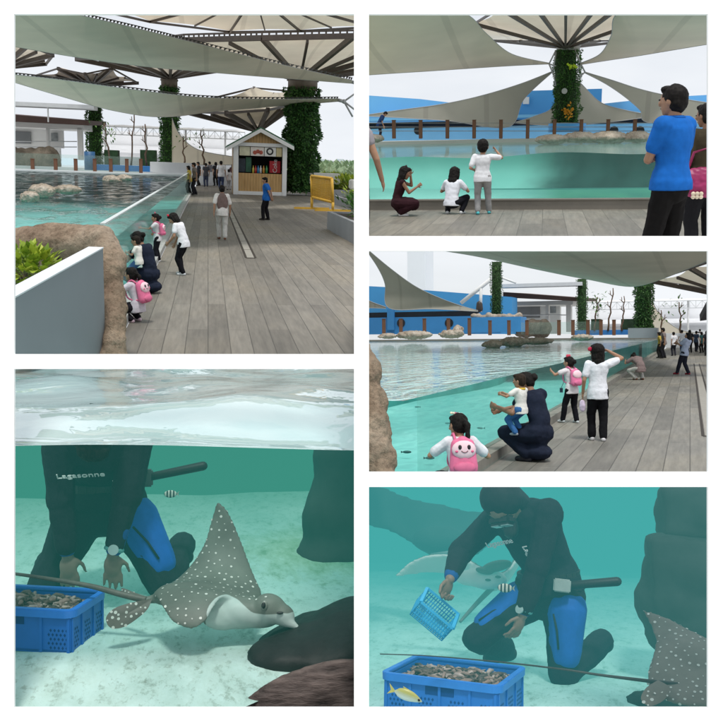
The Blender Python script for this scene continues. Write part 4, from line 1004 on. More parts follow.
for px, yh, yf, lab, yaw, tp, bt, hr in ((195, 164, 195, 'man in grey brown shirt leaning on the far end of the glass', 90, (.20, .17, .15), (.02, .02, .025), 'short'), (189.5, 167, 195, 'person in yellow beside the man in grey brown at the glass', 80, (.50, .38, .08), (.02, .02, .02), 'bob'),
                                       (206, 164, 187, 'person in dark clothes walking between the others', 10, (.06, .06, .07), (.05, .06, .10), 'short'), (221, 162, 190, 'person in white T-shirt, back turned, near the kiosk', 0, (.75, .76, .8), (.05, .07, .14), 'short'),
                                       (229, 170, 190, 'child in white dress next to the kiosk corner', 30, (.72, .70, .72), (.5, .5, .52), 'bob'), (216, 163, 186, 'person in black behind the white T-shirt', 20, (.03, .03, .035), (.02, .02, .02), 'bob'),
                                       (232, 165, 186, 'person in dark red brown by the kiosk side', -40, (.11, .05, .05), (.02, .02, .02), 'long'), (210, 162.5, 184, 'person in grey at the back of the gathering', 40, (.18, .18, .2), (.03, .03, .04), 'short'),
                                       (199, 163, 186, 'person in black looking over the far pool edge', 100, (.025, .025, .03), (.02, .02, .02), 'short'), (238, 167, 187, 'person in black half hidden by the kiosk wall', 60, (.03, .03, .03), (.02, .02, .02), 'bob')):
    simple_person(v, px, yh, yf, lab, yaw, tp, bt, hr, group=None, pose=walk(.04))
# ================================================================== VIEW 2 (children at the glass front of the pool)
v = P2; FZ = -1.27; KY = v.floor(545, 209.5).y; WZ = v.at(545, 155, KY + .2).z; YC = v.floor(545, 142.5, WZ).y
KH = v.at(545, 200.5, KY).z - FZ
mb = MB(); mb.grid(lambda u, w_: V((-9 + 18 * u, 9 + (KY - 9) * w_, FZ)), 6, 6, 0, False)
struct(mb, 'deck', m_planks('deck boards lying across', (.20, .19, .168), .32, 2.1, .6), v, (0, 9, FZ))
mb = MB(); mb.boxb((-9, KY, FZ - .01), (9, KY + .22, FZ + KH)); mb.boxb((-9, KY - .02, FZ + KH + .003), (9, KY + .2, FZ + KH + .025)); struct(mb, 'kerb', mat((.19, .175, .15), .8, .15, 1.5), v, (0, KY, FZ))
# pool
N = NT('pool bed'); n1 = N.noise(.5, 5, .6, N.coord((.8, .35, 1))); sp = N.n('ShaderNodeSeparateXYZ'); N.t.links.new(N.coord(), sp.inputs[0])
xf = N.n('ShaderNodeMapRange'); xf.inputs['From Min'].default_value = -.3; xf.inputs['From Max'].default_value = .5; N.t.links.new(N.math('ADD', sp.outputs['X'], N.math('MULTIPLY', n1, .3)), xf.inputs['Value'])
lite = N.ramp(n1, [(.3, (.22, .52, .46)), (.6, (.42, .78, .70))]); dark = N.ramp(n1, [(.35, (.03, .11, .085)), (.5, (.07, .25, .13)), (.68, (.14, .38, .20))])  # green bed, with the shaded half of the tank painted darker
M_BED2 = N.done(N.bsdf(N.mix(xf.outputs[0], lite, dark), .8, .1), HZ2)
mb = MB(); mb.grid(lambda u, w_: V((-11 + 22 * u, KY + .2 + 12 * w_, FZ + .12 - .0 * w_ + .05 * math.sin(u * 9))), 20, 10); struct(mb, 'pool_floor', M_BED2, v, (0, KY, FZ))
Yb2 = v.floor(545, 184, FZ + .14).y
N = NT('far pool wall under water'); n1 = N.noise(.55, 4, .6); sp = N.n('ShaderNodeSeparateXYZ'); N.t.links.new(N.coord(), sp.inputs[0])
xf = N.n('ShaderNodeMapRange', interpolation_type='SMOOTHSTEP'); xf.inputs['From Min'].default_value = -.75; xf.inputs['From Max'].default_value = .75; N.t.links.new(N.math('ADD', sp.outputs['X'], N.math('MULTIPLY', N.math('SUBTRACT', n1, .5), 1.6)), xf.inputs['Value'])
cc = N.mix(xf.outputs[0], N.ramp(n1, [(.3, (.20, .50, .44)), (.7, (.28, .60, .53))]), N.ramp(N.noise(.9, 4, .6, N.coord((1.6, 1, .3))), [(.35, (.008, .030, .028)), (.65, (.022, .065, .060))]))  # shaded half painted in: wall colour darkens to the right
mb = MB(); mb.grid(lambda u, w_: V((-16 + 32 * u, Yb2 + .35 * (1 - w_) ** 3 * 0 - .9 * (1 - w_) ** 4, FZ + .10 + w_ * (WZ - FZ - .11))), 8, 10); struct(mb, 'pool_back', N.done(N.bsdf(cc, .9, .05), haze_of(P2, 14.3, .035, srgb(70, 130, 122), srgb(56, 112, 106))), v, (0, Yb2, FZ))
N = NT('rippled pool surface'); n1 = N.noise(1.3, 4, .55, N.coord((1, .22, 1)), .7)
mb = MB(); mb.grid(lambda u, w_: V((-18 + 36 * u, KY + .2 + (YC - KY - .1) * w_, WZ + .025 * math.sin(u * 90) * (1 - w_) ** 8 + .02 * math.sin(u * 37 + 1) * (1 - w_) ** 8)), 160, 30)
struct(mb, 'pool_water', N.done(m_surface(N, N.bsdf(N.ramp(n1, [(.3, (.20, .38, .36)), (.6, (.34, .52, .50)), (.75, (.55, .72, .70))]), .08, .5, N.bump(n1, .6, .12), IOR=1.33))), v, (0, KY, WZ))
mb = MB(); mb.boxb((-30, YC, WZ - .3), (30, YC + 3.5, WZ + .14)); struct(mb, 'pool_coping', mat((.46, .48, .45), .7, .08, .4), v, (0, 34, WZ))
t = thing(v, 'pool_glass', 'clear acrylic front of the pool that the children look through', 'glass wall', (0, KY + .1, FZ + KH + .025))
mb = MB(); mb.boxb((-9, KY + .09, FZ + KH + .025), (9, KY + .11, WZ + .22)); mk(mb, 'pane', m_glass('front acrylic', (.40, .55, .52), .05), parent=t, clip=True)
for i, (px, py, w_, h_, l) in enumerate(((552, 139.5, 16, 4.5, 'flat pale rock at the far pool edge, nearest the green column'), (580, 137.5, 17, 5, 'long pale rock in the middle of the rock row across the pool'), (608, 137.5, 19, 5.5, 'biggest pale rock of the row across the pool'), (637, 137, 13, 5, 'pale rock of the row beside the man in blue'), (372, 138.5, 12, 4, 'pale rock cut off by the edge of the picture'))):
    Y = 29; rock(v, l, v.at(px, py, Y), (w_ / F * Y, .8, h_ / F * Y), M_ROCKP, 41 + i, .22, 'pale rocks along the far side of the pool', clip=True)
# wooden posts with cable
for i in range(13):
    px = 394 + i * 26.7; p = v.at(px, 136.5, 35); s_ = 35 / F
    mb = MB(); mb.box(p + V((0, 0, s_ * 6.5)), (s_ * 3.4, s_ * 3.4, s_ * 17)); mb.box(p + V((0, 0, s_ * 15.3)), (s_ * 4, s_ * 4, s_ * .8))
    if px < 700: tag(mk(mb, 'post', M_WOODP, v, None, p, bevel=.01), 'square brown wooden post on the coping behind the pool', 'post', 'wooden posts behind the pool')
t = thing(v, 'cable_rail', 'thin steel cables strung between the brown posts behind the pool', 'railing', v.at(545, 133, 35.1))
for py in (123, 127, 131): mb = MB(); mb.tube([v.at(362, py, 35.1), v.at(720, py, 35.1)], .012, 5); mk(mb, 'cable', M_CABLE, parent=t, clip=True)
# blue building
Y = 46; BL = mat((.09, .38, .80), .6, .06, .25); BLL = mat((.17, .47, .80), .6, .05, .25); t = thing(v, 'blue_building', 'long bright blue building behind the sails with dark slot under its eaves', 'building', v.at(540, 136, Y))
mb = MB(); top = [(340, 93.5), (420, 99), (470, 105), (510, 106)]
mb.prism([v.at(340, 137, Y)] + [v.at(*q, Y) for q in top] + [v.at(510, 137, Y)], (0, 3, 0)); mb.prism([v.at(600, 137, Y), v.at(600, 104, Y), v.at(660, 97.5, Y), v.at(760, 92, Y), v.at(760, 137, Y)], (0, 3, 0)); mk(mb, 'upper_wall', BLL, parent=t, clip=True)
mb = MB(); pxbox(mb, v, 510, 90, 600, 137, Y + .3, 2.5); mk(mb, 'tower_wall', BL, parent=t)
mb = MB(); pxbox(mb, v, 523, 97, 529, 104, Y - .02, .2); mk(mb, 'wall_panel', M_WHITE, parent=t)
mb = MB(); pxbox(mb, v, 340, 114, 760, 117, Y - 1.4, 1.0); mk(mb, 'eaves', BLL, parent=t, clip=True)
mb = MB(); pxbox(mb, v, 340, 119, 760, 125, Y - .95, .3); mk(mb, 'shadow_slot', mat((.012, .02, .035), .9, .2, 1), parent=t, clip=True)  # near black strip painted for the shade under the eaves
mb = MB(); pxbox(mb, v, 340, 124.0, 760, 138, Y - .9, .4); mk(mb, 'lower_wall', mat((.22, .55, .92), .6, .1, .3), parent=t, clip=True)
for px in (418, 614, 640): mb = MB(); disc(mb, v.at(px, 130.5, Y - .92), .2); mk(mb, 'porthole', mat((.01, .015, .02), .4, .1, 2), parent=t)
t = thing(v, 'blue_tub', 'blue tub around the foot of the green column', 'tub', v.at(567, 131, 37.5)); mb = MB(); p = v.at(567, 132, 38.6); mb.tube([p, p + V((0, 0, 8 / F * 38.6))], 17.5 / F * 38.6, 28); mk(mb, 'basin', BL, parent=t)
green_column(v, 565.5, 50, 127, 22.5, 38.6, 'green planted column with orange and yellow flowers over the blue tub', mat((.30, .30, .29), .5, .1, 2), 5200, .17, cap_h=6.5, mats=M_IVY)
for px, py, c, l, n in ((568, 112, (.65, .30, .02), 'orange flower cluster low on the green column', 60), (571.5, 66, (.45, .62, .03), 'lime yellow flower cluster high on the green column', 34)):
    t = thing(v, 'flower_cluster', l, 'flowers', v.at(px, py, 38.05)); mb = MB(); rr = random.Random(int(py))
    for i in range(n): p = v.at(px + rr.gauss(0, 1.9), py + rr.gauss(0, 1.0 if n < 40 else 3.2), 38.05); leaf(mb, p, rv(rr), V((0, -1, 0)), .13, .08)
    mk(mb, 'petals', mat(c, .5, .3, 20), parent=t)
t = thing(v, 'round_lamp', 'small round grey lamp fixed to the green column', 'lamp', v.at(564.5, 91, 38.0)); mb = MB(); p = v.at(564.5, 91, 38.0); mb.tube([p, p + V((0, .12, 0))], .11, 18); mk(mb, 'lamp_body', mat((.4, .42, .42), .4, .1, 3), parent=t)
# canopies
umbrella(v, 'funnel canopy with dark ribs on top of the green column', 565.5, 48, 38.6, [(474, 24, 33), (500, 8, 27), (532, 2, 25), (566, 0, 24.5), (600, 2, 25), (618, 8, 27), (640, 22, 33), (636, 40, 48), (600, 41, 52), (566, 41, 53), (520, 41, 52), (486, 40, 48)], M_CREAM, 1.0, 1.1, .05, True, lattice=False, dense=False)
G2 = 'pale sails tied to the green column'
sail(v, 'shade_sail', 'large grey sail filling the upper corner, its tip at the green column', [(340, 0, 26), (420, 6, 27), (466, 14, 29), (487, 34, 32), (512, 54, 35), (549, 63, 38)], [(340, 77, 34), (390, 73.5, 35), (430, 71, 36), (475, 68, 37), (515, 65.5, 37.5), (549, 64, 38)], M_SAIL, (50, 12), .1, None, G2)
sail(v, 'shade_sail', 'large cream grey sail over the man in blue, its tip at the green column', [(581, 63, 38), (600, 54, 36), (611, 36, 33), (617, 14, 29), (660, 4, 27), (740, -4, 25)], [(581, 64.5, 38), (610, 60, 37.5), (640, 55.5, 37), (670, 50.5, 36), (700, 45.5, 35), (740, 39, 34)], M_SAIL, (50, 12), .1, None, G2)
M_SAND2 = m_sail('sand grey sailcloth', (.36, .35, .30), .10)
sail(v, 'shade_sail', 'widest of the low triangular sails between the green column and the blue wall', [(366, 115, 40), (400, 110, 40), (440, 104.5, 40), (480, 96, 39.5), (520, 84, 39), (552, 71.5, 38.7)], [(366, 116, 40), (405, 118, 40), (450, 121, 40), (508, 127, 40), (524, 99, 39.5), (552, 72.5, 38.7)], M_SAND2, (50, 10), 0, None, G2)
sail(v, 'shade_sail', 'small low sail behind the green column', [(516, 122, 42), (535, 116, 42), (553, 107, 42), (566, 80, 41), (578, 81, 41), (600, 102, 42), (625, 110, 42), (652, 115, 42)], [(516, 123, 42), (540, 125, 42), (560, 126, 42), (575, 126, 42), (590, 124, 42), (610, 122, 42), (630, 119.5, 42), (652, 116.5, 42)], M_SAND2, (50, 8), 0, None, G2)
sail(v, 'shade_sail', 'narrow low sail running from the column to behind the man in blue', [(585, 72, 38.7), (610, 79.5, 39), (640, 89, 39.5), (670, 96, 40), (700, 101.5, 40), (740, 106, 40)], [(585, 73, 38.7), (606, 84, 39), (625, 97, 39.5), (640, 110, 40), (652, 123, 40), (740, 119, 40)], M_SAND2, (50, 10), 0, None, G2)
t = thing(v, 'cable_stay', 'steel stay struts fanning out around the top of the green column', 'stay cables', v.at(565, 62, 38.6))
for a, b in (((549, 64), (556, 50)), ((549, 64), (554, 76)), ((581, 64), (575, 50)), ((581, 64), (577, 72)), ((553, 72), (556, 52)), ((585, 72), (575, 52)), ((549, 64), (556, 66)), ((585, 72), (577, 80)), ((553, 72), (556, 86))):
    mb = MB(); mb.tube([v.at(*a, 38.2), v.at(*b, 38.2)], .030, 6); mk(mb, 'strut', M_CABLE, parent=t)
# people
f = v.floor(482, 214.5); H = (214.5 - 145.5) / F * f.y
person(v, f, 1.0 * H, 4, 'little boy in white T-shirt and grey trousers reaching up to the glass', dict(ra=(.19, .17, .88), la=(-.12, .10, .62), head=(2, -6, 0), lf=(-.06, -.02, .045), rf=(.10, .10, .045), reh=(1, -.2, -.6), lean=2), ('tee', (.74, .75, .78), .75, .04), ('pants', (.30, .30, .30)), (.10, .55, .60), 'toddler', hs=1.42, wid=1.12, vox=.008)
f = v.floor(452, 214)
S3 = dict(SQUAT); S3.update(pel=(0, -.02, .165), lean=16, plean=6, ra=(.13, .24, .36), la=(-.13, .22, .36), head=(2, -8, 0), lf=(-.07, .01, .04), rf=(.13, .04, .04))
person(v, f, 1.14, -16, 'girl in white T-shirt squatting with her back turned', S3, ('tee', (.72, .74, .80), .6, .03), ('pants', (.010, .010, .014)), (.62, .64, .66), 'long', hs=1.30, wid=1.08, vox=.008)
f = v.floor(399, 216)
S4 = dict(SQUAT); S4.update(pel=(0, -.02, .19), lean=14, ra=(.07, .25, .40), la=(-.02, .17, .56), head=(4, 0, 0), reh=(.3, -.5, -1), leh=(-.3, -.2, -1))
J = person(v, f, 1.16, -72, 'girl in dark maroon dress squatting and looking along the glass', S4, ('dress', (.030, .010, .014), 0), None, (.55, .55, .56), 'long', hs=1.22, vox=.008, skin=SKIN_D)
hair_bow(J, (.02, .015, .018), (0, -.01, .075), .018)
f = v.floor(664, 291)
person(v, f, 1.62, 44, 'man in blue polo shirt with folded arms and black trousers', dict(la=(.02, .125, .675), ra=(.035, .145, .68), leh=(-.5, .05, -.85), reh=(.45, .05, -.9), lhd=(1, .1, .2), rhd=(-.3, -.25, -.9), rc=1.3, head=(2, 14, 0), lf=(-.06, 0, .04), rf=(.07, -.02, .04), lean=-1), ('polo', (.012, .13, .48), .62, .0), ('pants', (.010, .009, .009)), (.02, .02, .02), 'short', wid=.90, vox=.010, cut=True)
f = v.floor(699.5, 262)
J = person(v, f, 1.52, 22, 'woman in dark olive top at the edge with a magenta bag', dict(head=(4, 20, 0), la=(-.13, .10, .52)), ('tee', (.050, .040, .024), 1.9, .05), ('pants', (.012, .012, .014)), (.03, .02, .02), 'short', wid=1.1, vox=.011, skin=SKIN_D, cut=True)
t = thing(v, 'handbag', 'magenta leather handbag carried by the woman at the edge', 'handbag', v.at(699, 186, f.y - .28))
p = v.at(700, 181, f.y - .30); mb = MB(); mb.ell(p, (.20, .075, .13)); mb.ell(p + V((0, 0, -.06)), (.21, .09, .10)); mk(blob(mb, .012, 3, .012, 14, 3), 'bag', mat((.30, .018, .10), .45, .2, 8, .4), parent=t)
mb = MB(); mb.tube([p + V((-.12, 0, .08)), p + V((-.07, 0, .26)), p + V((.06, .02, .30)), p + V((.12, 0, .09))], .013, 8); mk(mb, 'strap', mat((.25, .015, .08), .45, .2, 8, .4), parent=t)
p2_ = v.at(697, 197, f.y - .40); mb = MB()
for i in range(6): mb.ell(p2_ + V(((i % 3 - 1) * .035, 0, (i // 3) * .03)), (.02, .015, .02), None, 8, 6)
mk(mb, 'tassel', mat((.7, .6, .45), .5, .2, 8), parent=t)
f = v.floor(353.5, 262); person(v, f, 1.60, 0, 'adult at the edge of the picture of whom only the bare arm shows', dict(ra=(.185, .06, .515), la=(-.15, .05, .52)), ('tee', (.3, .28, .3), .3), ('pants', (.03, .03, .04)), hair='short', vox=.011, face=False, cut=True)
p = v.at(375, 134, 36.2); person(v, V((p.x, p.y + 1.0, v.at(375, 141, 37).z)), 1.25, -80, 'person in dark blue bending behind the far pool edge', dict(lean=30, head=(20, 0, 0)), ('tee', (.015, .04, .12), .7), ('pants', (.02, .02, .03)), hair='short', vox=.02, face=False)
# ================================================================== VIEW 3 (along the glass from close behind the children)
v = P3; FZ = -1.46; WZ = -.553; GX = -2.25; KX = -2.09
mb = MB(); mb.grid(lambda u, w_: V((KX + .01 + 12 * u, 7.6 + 84 * w_ ** 1.5, FZ)), 8, 30, 0, False)
struct(mb, 'deck', m_planks('deck stamped boards close', (.205, .197, .178), .27, 4.2), v, (0, 0, FZ))
mb = MB(); mb.boxb((GX - .08, 7.6, FZ - .05), (KX, 74, FZ + .12)); struct(mb, 'kerb', mat((.24, .23, .20), .75, .16, 2.5, .25, .2), v, (KX, 9, FZ))
for dx in (0,):
    x0, x1 = v.floor(703, 436).x, v.floor(720, 436).x; y0 = v.floor(703, 436).y; mb = MB()
    for x in (x0, x1): mb.boxb((x - .02, y0, FZ + .003), (x + .02, 44, FZ + .007), 0)
    mb.boxb((x0, y0 - .08, FZ + .003), (x1, y0, FZ + .0075), 0); mb.boxb((x0 + .03, y0 + .02, FZ + .002), (x1 - .03, 44, FZ + .005), 1)
    o = mk(mb, 'drain_channel', [mat((.035, .028, .022), .7, .2, 9), mat((.30, .285, .25), .7, .12, 6)], v, None, (x0, y0, FZ)); tag(o, 'drain channel with dark edges at the open side of the close deck view', 'drain')
# pool: bed seen through the glass, rippled surface above
N = NT('turquoise pool bed'); n1 = N.noise(.8, 5, .6, N.coord((.9, .30, 1))); n2 = N.noise(2.6, 3, .6, N.coord((.8, .3, 1)), 1.2)
c = N.ramp(n1, [(.3, (.12, .40, .38)), (.55, (.19, .50, .47)), (.75, (.30, .63, .59))]); c = N.mix(.5, c, N.ramp(n2, [(.40, (.85, .9, .9)), (.52, (1.25, 1.22, 1.2)), (.58, (.95, .97, .97))]), 'MULTIPLY')  # wavy bright lines painted in for light rippling on the bed
mb = MB(); mb.grid(lambda u, w_: V((GX - 9 * u, 7.2 + 66 * w_, FZ + .02)), 30, 40)
struct(mb, 'pool_floor', N.done(N.bsdf(c, .8, .1), None), v, (GX, 9, FZ))
mb = MB(); mb.grid(lambda u, w_: V((GX - 3.1 + .3 * math.sin(w_ * 30), 7.2 + 66 * w_, FZ + .02 + (WZ - FZ - .03) * u)), 4, 40, 0, False)
struct(mb, 'pool_shelf', mat((.065, .30, .275), .9, .2, .6, .1, c2=(.10, .38, .34)), v, (GX - 3, 9, FZ))
mb = MB(); mb.quad((GX - 4, 26, FZ), (GX, 52, FZ), (GX, 52, WZ - .004), (GX - 4, 26, WZ - .004)); mb.quad((GX - .15, 50, FZ), (GX - .15, 78.5, FZ), (GX - .15, 78.5, WZ - .004), (GX - .15, 50, WZ - .004)); struct(mb, 'pool_end', mat((.05, .20, .19), .9, .2, .6, .1), v, (GX, 52, FZ))
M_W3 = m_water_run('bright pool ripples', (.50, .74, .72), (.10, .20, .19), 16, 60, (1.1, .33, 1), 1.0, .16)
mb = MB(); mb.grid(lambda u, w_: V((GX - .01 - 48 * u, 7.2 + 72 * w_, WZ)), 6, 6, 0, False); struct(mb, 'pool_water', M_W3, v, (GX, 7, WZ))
mb = MB(); mb.boxb((-60, 79, WZ - .4), (GX + .3, 82, WZ + .12)); struct(mb, 'pool_coping', mat((.20, .19, .165), .75, .14, 2.5, .25, .2), v, (GX, 79, WZ))
t = thing(v, 'pool_glass', 'clear acrylic side of the pool running past the girls in white', 'glass wall', (GX, 12, FZ + .12))
mb = MB(); mb.boxb((GX - .01, 7.6, FZ + .12), (GX + .01, 74, WZ + .06)); mk(mb, 'pane', m_glass('side acrylic', (.30, .55, .52), .03), parent=t, clip=True)
rr = random.Random(9)
for i in range(5):
    px, py = rr.uniform(385, 520), rr.uniform(400, 462)
    q = v.floor(px, py, FZ + .10)
    if q.x > GX - .15 or q.x < GX - 2.9: continue
    mb = MB(); L_ = rr.uniform(.035, .06); mb.ell(q, (L_, .014, .014), rz(rr.uniform(-30, 30))); mb.prism([q + V((L_ * .8, 0, 0)), q + V((L_ * 1.4, 0, .014)), q + V((L_ * 1.4, 0, -.014))], (0, .006, 0))
    tag(mk(mb, 'fish', mat((.06, .22, .21), .5, .2, 9), v, None, q), 'small dark fish swimming behind the glass near the squatting woman', 'fish', 'small dark fish in the turquoise pool')
for px, py in ((407, 452), (430, 458)):
    q = v.floor(px, py, FZ + .10); mb = MB(); mb.ell(q, (.052, .015, .017), rz(15)); mb.prism([q + V((-.042, 0, -.004)), q + V((-.073, -.008, .012)), q + V((-.073, -.008, -.015))], (0, .006, 0))
    tag(mk(mb, 'fish', mat((.02, .09, .09), .5, .2, 9), v, None, q), 'larger dark fish by the girl with the pink rucksack', 'fish', 'larger dark fish near the rucksack girl')
for i, (px, py, w_, h_, Y, l) in enumerate(((414, 335, 20, 4.5, 70, 'long brown rock on the far pool edge below the blue wall'), (452, 334, 13, 4.5, 70, 'brown rock beside the long one below the blue wall'), (458, 331, 4, 6, 70.5, 'small upright rock at the end of the brown rocks'), (388, 336, 10, 3, 70, 'low flat rock at the start of the brown rocks'),
                                     (493, 344.5, 9, 4.5, 36, 'rounded tan rock in the middle of the pool'), (513, 342, 14, 5, 38, 'pale tan rock joined to the rounded one in the pool'), (536, 341, 18, 3.6, 40, 'long low rock trailing off in the pool'), (582, 337.5, 11, 3.2, 60, 'far brown rock near the slim columns'))):
    rock(v, l, v.at(px, py, Y), (w_ / F * Y, h_ / F * Y * 1.8, h_ / F * Y), M_ROCKP, 61 + i, .22, 'rocks in the pool beyond the girls', clip=True)
# boulder at the edge
mb = MB()
for px, py, Y, r in ((q_[0], q_[1], q_[2] * .70, q_[3] * .70) for q_ in ((366, 372, 8.4, .13), (372, 400, 8.3, .135), (376, 430, 8.2, .145), (381, 462, 8.1, .15), (386, 495, 8.0, .16), (366, 386, 8.35, .15), (369, 414, 8.25, .15), (374, 446, 8.15, .15), (360, 360, 8.4, .10), (352, 380, 8.4, .2), (352, 430, 8.4, .25), (355, 470, 8.4, .25), (362, 352, 8.5, .08))): mb.ell(v.at(px, py, Y), (r, r * 1.3, r * 1.6))
o = mk(blob(mb, .013, 4, .03, 7, 8), 'boulder', M_ROCK, v, None, v.at(372, 440, 5.8), True); tag(o, 'rough brown boulder face at the edge beside the turquoise water', 'rock')
# far bank
Y = 92; BLD = mat((.035, .20, .46), .6, .1, .25); t = thing(v, 'blue_building', 'blue building with dark slot beyond the sunlit water', 'building', v.at(430, 332, Y))
mb = MB(); mb.prism([v.at(330, 334, Y), v.at(330, 284, Y), v.at(385, 287, Y), v.at(455, 292.5, Y), v.at(512, 297, Y), v.at(512, 334, Y)], (0, 3, 0)); mk(mb, 'upper_wall', mat((.06, .30, .62), .6, .06, .2), parent=t, clip=True)
mb = MB(); pxbox(mb, v, 330, 312, 477, 317, Y - 1.0, .9); mk(mb, 'shadow_slot', mat((.012, .016, .02), .9, .2, 1), parent=t, clip=True)  # shade above the lower wall painted as a near black strip
mb = MB(); pxbox(mb, v, 330, 317, 500, 334, Y - 1.8, .7); mk(mb, 'lower_wall', BLD, parent=t, clip=True)
mb = MB(); pxbox(mb, v, 387, 309, 394, 330, Y - 2.2, .3); mk(mb, 'pier', BLD, parent=t)
for px in (401, 449): mb = MB(); disc(mb, v.at(px, 323, Y - 1.85), .45); mk(mb, 'porthole', mat((.01, .012, .015), .4, .1, 2), parent=t)
mb = MB(); pxbox(mb, v, 407, 240, 425.5, 300, 112, 4); o = mk(mb, 'pale_tower', mat((.86, .91, .96), .8, .03, .2), v, None, v.at(416, 300, 112), True); tag(o, 'pale grey blue tower rising behind the pointed sail', 'tower')
Y = 84
t = thing(v, 'blue_tub', 'big blue tub wall with rocks around the slim column', 'tub', v.at(497, 333, Y)); mb = MB(); pxbox(mb, v, 470, 317, 521, 332, Y, 3); mk(mb, 'basin', mat((.05, .26, .58), .55, .1, .4), parent=t)
mb = MB()
for k in range(10): mb.ell(v.at(474 + k * 5, 316 + (k % 3) * .7, Y + .8), (.35, .4, .25 + .08 * (k % 2)))
mk(blob(mb, .08, 2, .06, 2, 2), 'rock_border', M_ROCKP, parent=t)
for i, px in enumerate((384, 401, 424.5, 448.5, 469.5, 490, 509, 527, 559, 573, 588, 601, 614)):
    p = v.at(px, 334, 79.5); s_ = 79.5 / F
    if px == 384: px = 384
    mb = MB(); k = 1.0 if px < 480 else .85; mb.box(p + V((0, 0, s_ * 7 * k)), (s_ * 3.2, s_ * 3.2, s_ * 17 * k)); mb.box(p + V((0, 0, s_ * 15.8 * k)), (s_ * 3.8, s_ * 3.8, s_ * .8))
    tag(mk(mb, 'post', M_WOODP, v, None, p, bevel=.02), 'square brown wooden post along the far bank of the bright pool', 'post', 'wooden posts along the far bank')
mb = MB(); pxbox(mb, v, 521, 322, 600, 334, 80, .04); o = mk(mb, 'glass_railing', m_glass('rail glass 3', (.5, .62, .55), .10), v, None, v.at(560, 334, 80)); tag(o, 'glass railing in front of the white building on the far bank', 'railing')
G3 = 'sails over the bright pool'
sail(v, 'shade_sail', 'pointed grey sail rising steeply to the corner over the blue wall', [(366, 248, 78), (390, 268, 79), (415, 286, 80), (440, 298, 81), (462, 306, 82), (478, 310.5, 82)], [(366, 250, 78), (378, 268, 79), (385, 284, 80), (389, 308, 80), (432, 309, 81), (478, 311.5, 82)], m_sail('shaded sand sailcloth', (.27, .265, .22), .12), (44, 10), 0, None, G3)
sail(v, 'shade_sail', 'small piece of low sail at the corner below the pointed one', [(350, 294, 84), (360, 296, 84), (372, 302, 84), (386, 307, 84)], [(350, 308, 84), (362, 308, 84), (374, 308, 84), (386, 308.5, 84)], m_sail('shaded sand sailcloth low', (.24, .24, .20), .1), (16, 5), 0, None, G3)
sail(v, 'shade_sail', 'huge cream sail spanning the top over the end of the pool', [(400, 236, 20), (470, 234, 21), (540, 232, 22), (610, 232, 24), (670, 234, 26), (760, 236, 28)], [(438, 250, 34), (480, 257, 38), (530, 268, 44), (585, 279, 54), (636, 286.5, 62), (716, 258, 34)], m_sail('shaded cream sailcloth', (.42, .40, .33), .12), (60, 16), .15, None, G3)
umbrella(v, 'funnel canopy with dark ribs at the edge beyond the cream sail', 745, 300, 70, [(650, 281, 64), (690, 268, 58), (720, 258, 56), (790, 262, 62), (800, 280, 84), (690, 284, 88)], M_CREAM, 1.3, 1.4, .1, True)
green_column(v, 496.5, 262, 318, 10.5, 86, 'slim planted column rising from the big blue tub', None, 1800, .25, mats=M_IVYD)
green_column(v, 582, 279, 332, 9.5, 95, 'slim planted column beside the white building on the far bank', None, 1600, .25, mats=M_IVYD)
green_column(v, 644, 282, 330, 15.5, 72, 'thick planted column under the tip of the cream sail', None, 3000, .24, mats=M_IVYD)
mb = MB(); pxbox(mb, v, 628, 328, 657, 338, 70, 4); o = mk(mb, 'column_base', mat((.30, .32, .35), .7, .05, .6), v, None, v.at(643, 338, 70)); tag(o, 'grey block base under the thick planted column', 'base')
Y = 100
t = thing(v, 'white_building', 'white building with dark overhanging roof on the far bank', 'building', v.at(545, 333, Y))
mb = MB(); pxbox(mb, v, 512, 301, 573, 305, Y, 8); pxbox(mb, v, 566, 305, 571, 332, Y, 1.2); pxbox(mb, v, 545.5, 305, 548.5, 330, Y, 1.2); pxbox(mb, v, 505, 303, 560, 334, Y + 5, 1); mk(mb, 'wall', mat((.62, .62, .61), .7, .05, .4), parent=t)
mb = MB(); mb.prism([v.at(503, 292, Y - 4), v.at(582, 298, Y - 4), v.at(582, 301.5, Y - 4), v.at(503, 297.5, Y - 4)], (0, 16, .5)); mk(mb, 'roof', mat((.085, .05, .042), .7, .15, .5), parent=t)
mb = MB(); pxbox(mb, v, 500, 283, 582, 286.5, Y - 6, 2); mk(mb, 'fascia_beam', M_GREYL, parent=t)
mb = MB(); pxbox(mb, v, 507, 307, 540, 318, Y + 4.9, .1); mk(mb, 'window', mat((.2, .2, .2), .3, .1, 1), parent=t)
mb = MB(); pxbox(mb, v, 550, 306, 556, 313, Y + 4.9, .1); mk(mb, 'notice_board', mat((.25, .27, .28), .5, .35, 2), parent=t)
mb = MB(); mb.tube([v.at(500, 315, Y), v.at(566, 315, Y)], .06, 6); mk(mb, 'rail', M_GREYL, parent=t)
t = thing(v, 'steel_mast', 'white angled steel mast holding the beam beside the slim column', 'mast', v.at(481, 318, 90)); s_ = .1
for a, b, r in (((461, 303), (491, 279), .2), ((481, 286), (480.5, 312), .16), ((500, 277), (516, 283), .1)):
    mb = MB(); mb.tube([v.at(*a, 88), v.at(*b, 88)], r, 8); mk(mb, 'pole', M_WHITE, parent=t)
mb = MB(); p = v.at(479.5, 309, 88); mb.caps(p, .35, p + V((0, 0, .5)), .3); mk(mb, 'joint', M_STEEL, parent=t)
t = thing(v, 'rock_wall', 'brown rock wall below the white building on the far bank', 'rock', v.at(535, 333, 94)); mb = MB()
for k in range(5): mb.ell(v.at(520 + k * 6.0, 328 + (k % 2), 95), (.8, 1.0, 1.0))
